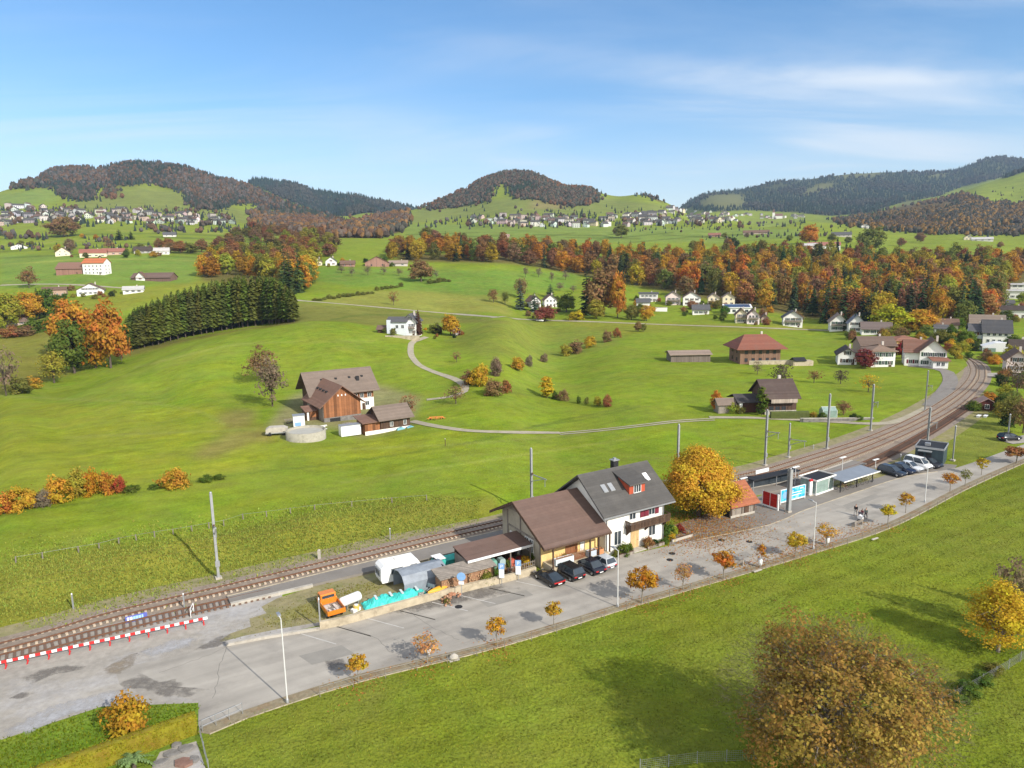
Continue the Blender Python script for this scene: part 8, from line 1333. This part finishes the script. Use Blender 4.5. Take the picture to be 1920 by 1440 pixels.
# left slope farms
o, a = house(176, 515, 40, 9.2, 12.5, 10, 'tall white farm tower house with orange roof on the left slope', W_, ORG, -2, cols=5, rows=3, ymin=420); house(130, 515, 50, 5.0, 9.4, 11, 'brown barn attached left of the tall white house', (.30, .16, .12), (.20, .11, .08), -2, cols=0, rows=0, wm='wood_any', ymin=420, name='barn', cat='barn', chim=False)
H3 = [(103, 556, 38, 4.6, 6.2, 8, 'brown balcony house half hidden by trees on the left slope', (.38, .26, .2), BRN, False, 4), (170, 553, 44, 3.6, 7.6, 12, 'long white gabled house beside the left country road', W_, BRN, True, 5), (250, 550, 34, 2.6, 4.6, 9, 'low white shed with grey roof beside the left country road', W_, G_, False, 3), (175, 482, 44, 4.2, 7.4, 9, 'farmhouse with red brown roof above the tall white house', C_, (.26, .10, .07), False, 4), (213, 478, 36, 3.4, 6.4, 9, 'red roofed annex right of the upper farmhouse', (.5, .36, .28), (.26, .11, .08), False, 3), (118, 480, 24, 3.6, 8.2, 10, 'yellow cream gabled farmhouse on the upper left slope', C_, BRN, True, 2),
      (268, 475, 30, 3.0, 6.6, 9, 'dark roofed farm group on the upper left slope', (.4, .38, .36), DKB, False, 3), (303, 477, 26, 3.6, 6.4, 9, 'white house right of the dark roofed farm group', W_, (.45, .42, .4), False, 3), (36, 467, 26, 2.8, 5.4, 10, 'small white gabled house far left on the slope', W_, BRN, True, 2), (318, 444, 22, 3, 6, 8, 'pale house above the rust coloured trees', (.6, .58, .56), GRY, False, 2),
      (34, 610, 30, 2.4, 5.6, 8, 'small brown roofed cottage among trees in the left hollow', (.45, .35, .3), (.17, .12, .10), False, 2), (596, 498, 15, 3.6, 6.4, 9, 'cream gabled house at the edge of the middle meadow', C_, BRN, True, 2), (621, 498, 20, 3.8, 7.2, 9, 'white gabled house at the edge of the middle meadow', W_, GRY, True, 2), (747, 499, 34, 2.6, 4.8, 9, 'pale low farm shed right of the big brown barn', (.5, .45, .42), TAN, False, 2), (652, 500, 26, 2.6, 5.0, 8, 'brown low farm building left of the big brown barn', (.3, .18, .14), BRN, False, 2),
      (817, 446, 14, 3.6, 6.8, 8, 'white house between dark trees above the long wood', W_, BRN, True, 2), (947, 448, 16, 3, 6, 8, 'small pale house above the long wood', C_, (.3, .2, .16), False, 2), (1545, 466, 56, 3.6, 6.8, 11, 'long white farm with red roof at the upper edge of the great wood', W_, (.28, .12, .09), False, 5), (1518, 466, 26, 3, 5.4, 9, 'white low farm wing left of the long red roofed farm', W_, G_, False, 3), (1578, 444, 34, 3, 6.2, 9, 'long dark roofed farm on the upper right meadow', (.5, .45, .42), GRY, False, 4), (1418, 439, 46, 2.6, 5.6, 9, 'brown roofed farm row on the upper meadow', (.45, .36, .3), BRN, False, 4), (1340, 444, 22, 2.6, 5.4, 9, 'red brown barn on the upper meadow', (.3, .17, .13), (.22, .10, .07), False, 2),
      (1816, 450, 14, 3.6, 7, 8, 'cream gabled house on the upper right pasture', C_, GRY, True, 2), (1842, 452, 34, 2.6, 5, 9, 'pale low farm on the upper right pasture', (.6, .58, .55), G_, False, 3), (1622, 428, 14, 4, 7, 8, 'white house at the edge of the upper right wood', W_, GRY, True, 2), (1675, 429, 18, 3, 6, 8, 'pale house at the edge of the upper right wood', (.6, .57, .52), GRY, False, 2), (1771, 433, 10, 4, 7, 8, 'cream house before the upper right wood', C_, BRN, True, 1)]
for px, py, wd, hw, rh, dp, lb, wc, rc, gf, cl in H3: house(px, py, wd, hw, rh, dp, lb, wc, rc, None, gf, cl, 2, ymin=330, side=False, door=False)
house(283, 527, 76, 2.8, 6.0, 10, 'long low brown barn with white gable front on the left slope', (.16, .10, .08), (.13, .085, .07), -4, cols=0, rows=0, wm='wood_any', ymin=420, name='barn', cat='barn', chim=False, door=False); house(263, 526, 17, 3.0, 6.4, 3, 'white gable front of the long low barn', W_, BRN, -4, True, 1, 1, ymin=420, chim=False, side=False, door=False); house(707, 500, 44, 3.6, 8.6, 14, 'big brown gabled barn on the edge of the middle meadow', (.30, .17, .13), (.16, .09, .07), 10, True, 2, 1, wm='wood_any', ymin=420, name='barn', cat='barn', chim=False, side=False)
# gardens round the houses
GW = {C_GR: 'green', C_DG: 'dark green', C_YG: 'yellow green', C_OL: 'olive', C_BR: 'brown', C_GO: 'golden', C_RU: 'rust', C_OR: 'orange'}
def gardens(poly, n, where, seed, ymin, h0=1.8, h1=4.8, cols=(C_GR, C_GR, C_DG, C_YG, C_OL, C_OL, C_BR, C_GO, C_RU)):
    for q in scatter(poly, 2.6, n * 3, ymin, 1e9, seed)[:int(n * .58)]:
        if any((q[0] - a) ** 2 + (q[1] - b) ** 2 < r * r for a, b, r in HOUSES): continue
        c = rng.choice(cols); h = rng.uniform(h0, h1); tall = h > 4.3; plant('mid' if tall else 'shrub', (q[0], q[1], q[2] - .1), h * (1.2 if tall else 1), h * rng.uniform(1.0, 1.5), jit(c, .15), GW[c] + (' garden tree ' if tall else ' garden shrub ') + where, 'garden plants ' + where)
gardens([(1190, 562), (1450, 566), (1500, 606), (1440, 612), (1300, 598), (1190, 596)], 80, 'between the hamlet houses', 5, 300); gardens([(1550, 612), (1690, 618), (1830, 612), (1840, 650), (1800, 690), (1780, 660), (1700, 640), (1600, 640)], 80, 'between the houses behind the track bend', 6, 180)
gardens([(1800, 600), (1920, 560), (1920, 700), (1860, 690), (1830, 650)], 70, 'on the right slope', 7, 180, 2, 5); gardens([(1874, 692), (1920, 690), (1920, 820), (1885, 800), (1872, 770)], 26, 'beside the right lane', 8, 100, 1.5, 3.6)
gardens([(85, 540), (270, 545), (270, 560), (85, 562)], 26, 'along the left country road', 9, 400, 1.8, 4); gardens([(105, 472), (330, 470), (330, 484), (105, 486)], 30, 'at the upper left farms', 10, 500, 2.5, 6); gardens([(705, 618), (880, 620), (870, 634), (730, 640)], 26, 'round the white hillside house', 11, 240, 1.2, 3); gardens([(985, 560), (1075, 562), (1075, 600), (985, 596)], 22, 'round the white twin house', 12, 330, 1.5, 4); gardens([(590, 490), (770, 492), (770, 502), (590, 502)], 22, 'at the edge of the middle meadow', 13, 420, 2, 5); gardens([(1500, 452), (1600, 448), (1600, 470), (1500, 470)], 20, 'at the upper meadow farms', 14, 500, 3, 7)
# ------------------------------------------------------------------ the two hillside villages
def village_mesh(i):
    r = random.Random(50 + i); B = MB(); L_, D_, hw, rh = ((11, 9, 5, 8.2), (9, 10, 5.6, 9), (14, 9, 4.6, 7.4), (12, 11, 7.5, 8.4), (8, 8, 4.5, 7.6), (16, 10, 6.5, 9))[i]; gf = i in (1, 4)
    if gf:
        B.prism([(-L_ / 2, -3), (L_ / 2, -3), (L_ / 2, hw), (0, rh - .03), (-L_ / 2, hw)], 0, D_, 'y', 0); s_ = (rh - hw) / (L_ / 2); B.prism([(-L_ / 2 - .7, hw - .7 * s_), (0, rh), (L_ / 2 + .7, hw - .7 * s_), (L_ / 2 + .7, hw - .7 * s_ + .3), (0, rh + .3), (-L_ / 2 - .7, hw - .7 * s_ + .3)], -.8, D_ + .6, 'y', 1)
    else:
        B.prism([(0, -3), (D_, -3), (D_, hw), (D_ / 2, rh - .03), (0, hw)], -L_ / 2, L_ / 2, 'x', 0); s_ = (rh - hw) / (D_ / 2); B.prism([(-.7, hw - .7 * s_), (D_ / 2, rh), (D_ + .7, hw - .7 * s_), (D_ + .7, hw - .7 * s_ + .3), (D_ / 2, rh + .3), (-.7, hw - .7 * s_ + .3)], -L_ / 2 - .6, L_ / 2 + .6, 'x', 1)
    n_ = max(2, int(L_ / 3))
    for z in (.9, 3.6):
        for k in range(n_): x = -L_ / 2 + L_ * (k + .5) / n_; B.box(x - .6, x + .6, -.06, -.005, z, z + 1.3, 2)
    tmp = B.build('village_house', ['plaster_any', ('roof_brown', 'roof_grey', 'roof_grey', 'roof_farm', 'roof_farm_red', 'roof_grey')[i], 'glass']); me = tmp.data; bpy.data.objects.remove(tmp); return me
VM = [village_mesh(i) for i in range(6)]
VN = ('long brown roofed', 'grey gabled', 'low grey roofed', 'flat pale roofed', 'small red brown gabled', 'big grey roofed')
def village(poly, cnt, y0, where, seed, sp=13):
    for q in scatter(poly, sp, cnt * 4, y0, 1e9, seed)[:cnt]:
        i = rng.randrange(6); o = link('village_house', VM[i], None, (q[0], q[1], q[2] - .2), jit(rng.choice(((.55, .54, .52), (.5, .49, .47), (.6, .59, .57), (.5, .44, .34), (.42, .36, .34), (.3, .29, .28))), .12)); o.rotation_euler = (0, 0, -math.atan2(q[0], q[1]) + rng.gauss(0, .5)); s_ = rng.uniform(.8, 1.12); o.scale = (s_, s_, s_); tag(o, VN[i] + ' house of ' + where, 'house', VN[i] + ' houses of ' + where)
village([(0, 392), (55, 384), (100, 392), (170, 398), (250, 392), (275, 398), (400, 408), (445, 414), (430, 426), (330, 420), (240, 422), (140, 414), (60, 418), (0, 424)], 100, 900, 'the left hillside village', 3, 17)
village([(865, 412), (900, 406), (1000, 408), (1100, 410), (1180, 404), (1250, 398), (1300, 396), (1400, 402), (1430, 405), (1400, 412), (1330, 420), (1240, 424), (1130, 428), (1000, 426), (880, 420)], 125, 950, 'the right hillside village', 4)
village([(1250, 388), (1290, 392), (1285, 398), (1240, 394)], 10, 1200, 'the saddle hamlet', 5); village([(1430, 402), (1510, 407), (1500, 412), (1420, 412)], 16, 950, 'the church quarter', 6)
g = G(1451, 410, 950); o = empty('church', (g.x, g.y + 4, g.z), -.3, 'white church with slim pointed tower on the hillside crest', 'church'); MB().box(-4, 4, -4, 4, -2, 20).build('tower', 'plaster_white', o); MB().add([(-4.4, -4.4, 20), (4.4, -4.4, 20), (4.4, 4.4, 20), (-4.4, 4.4, 20), (0, 0, 34)], [(0, 1, 4), (1, 2, 4), (2, 3, 4), (3, 0, 4), (3, 2, 1, 0)]).build('spire', 'roof_farm_red', o); gable_walls(o, 5, 28, -7, 7, 9, 16, 'plaster_white', -2, 0, name='nave'); gable_roof(o, 5, 28, -7, 7, 9, 16, 'roof_farm_red', .7, .5, .3, 0)
# ------------------------------------------------------------------ the valley air
hzb = MB().box(-8600, 8600, -80, 7300, float(H.min()) - 1.0, max(float(H.max()) + 40, 80)).build('haze', 'dark'); hm = bpy.data.materials.new('air'); hm.use_nodes = True; n = hm.node_tree.nodes; n.clear()
pv = n.new('ShaderNodeVolumePrincipled'); pv.inputs['Color'].default_value = (.55, .74, 1.0, 1); pv.inputs['Density'].default_value = 6.5e-5; pv.inputs['Anisotropy'].default_value = .2; ou = n.new('ShaderNodeOutputMaterial'); hm.node_tree.links.new(pv.outputs[0], ou.inputs['Volume']); hzb.data.materials[0] = hm; tag(hzb, kind='stuff')
bpy.context.view_layer.update()
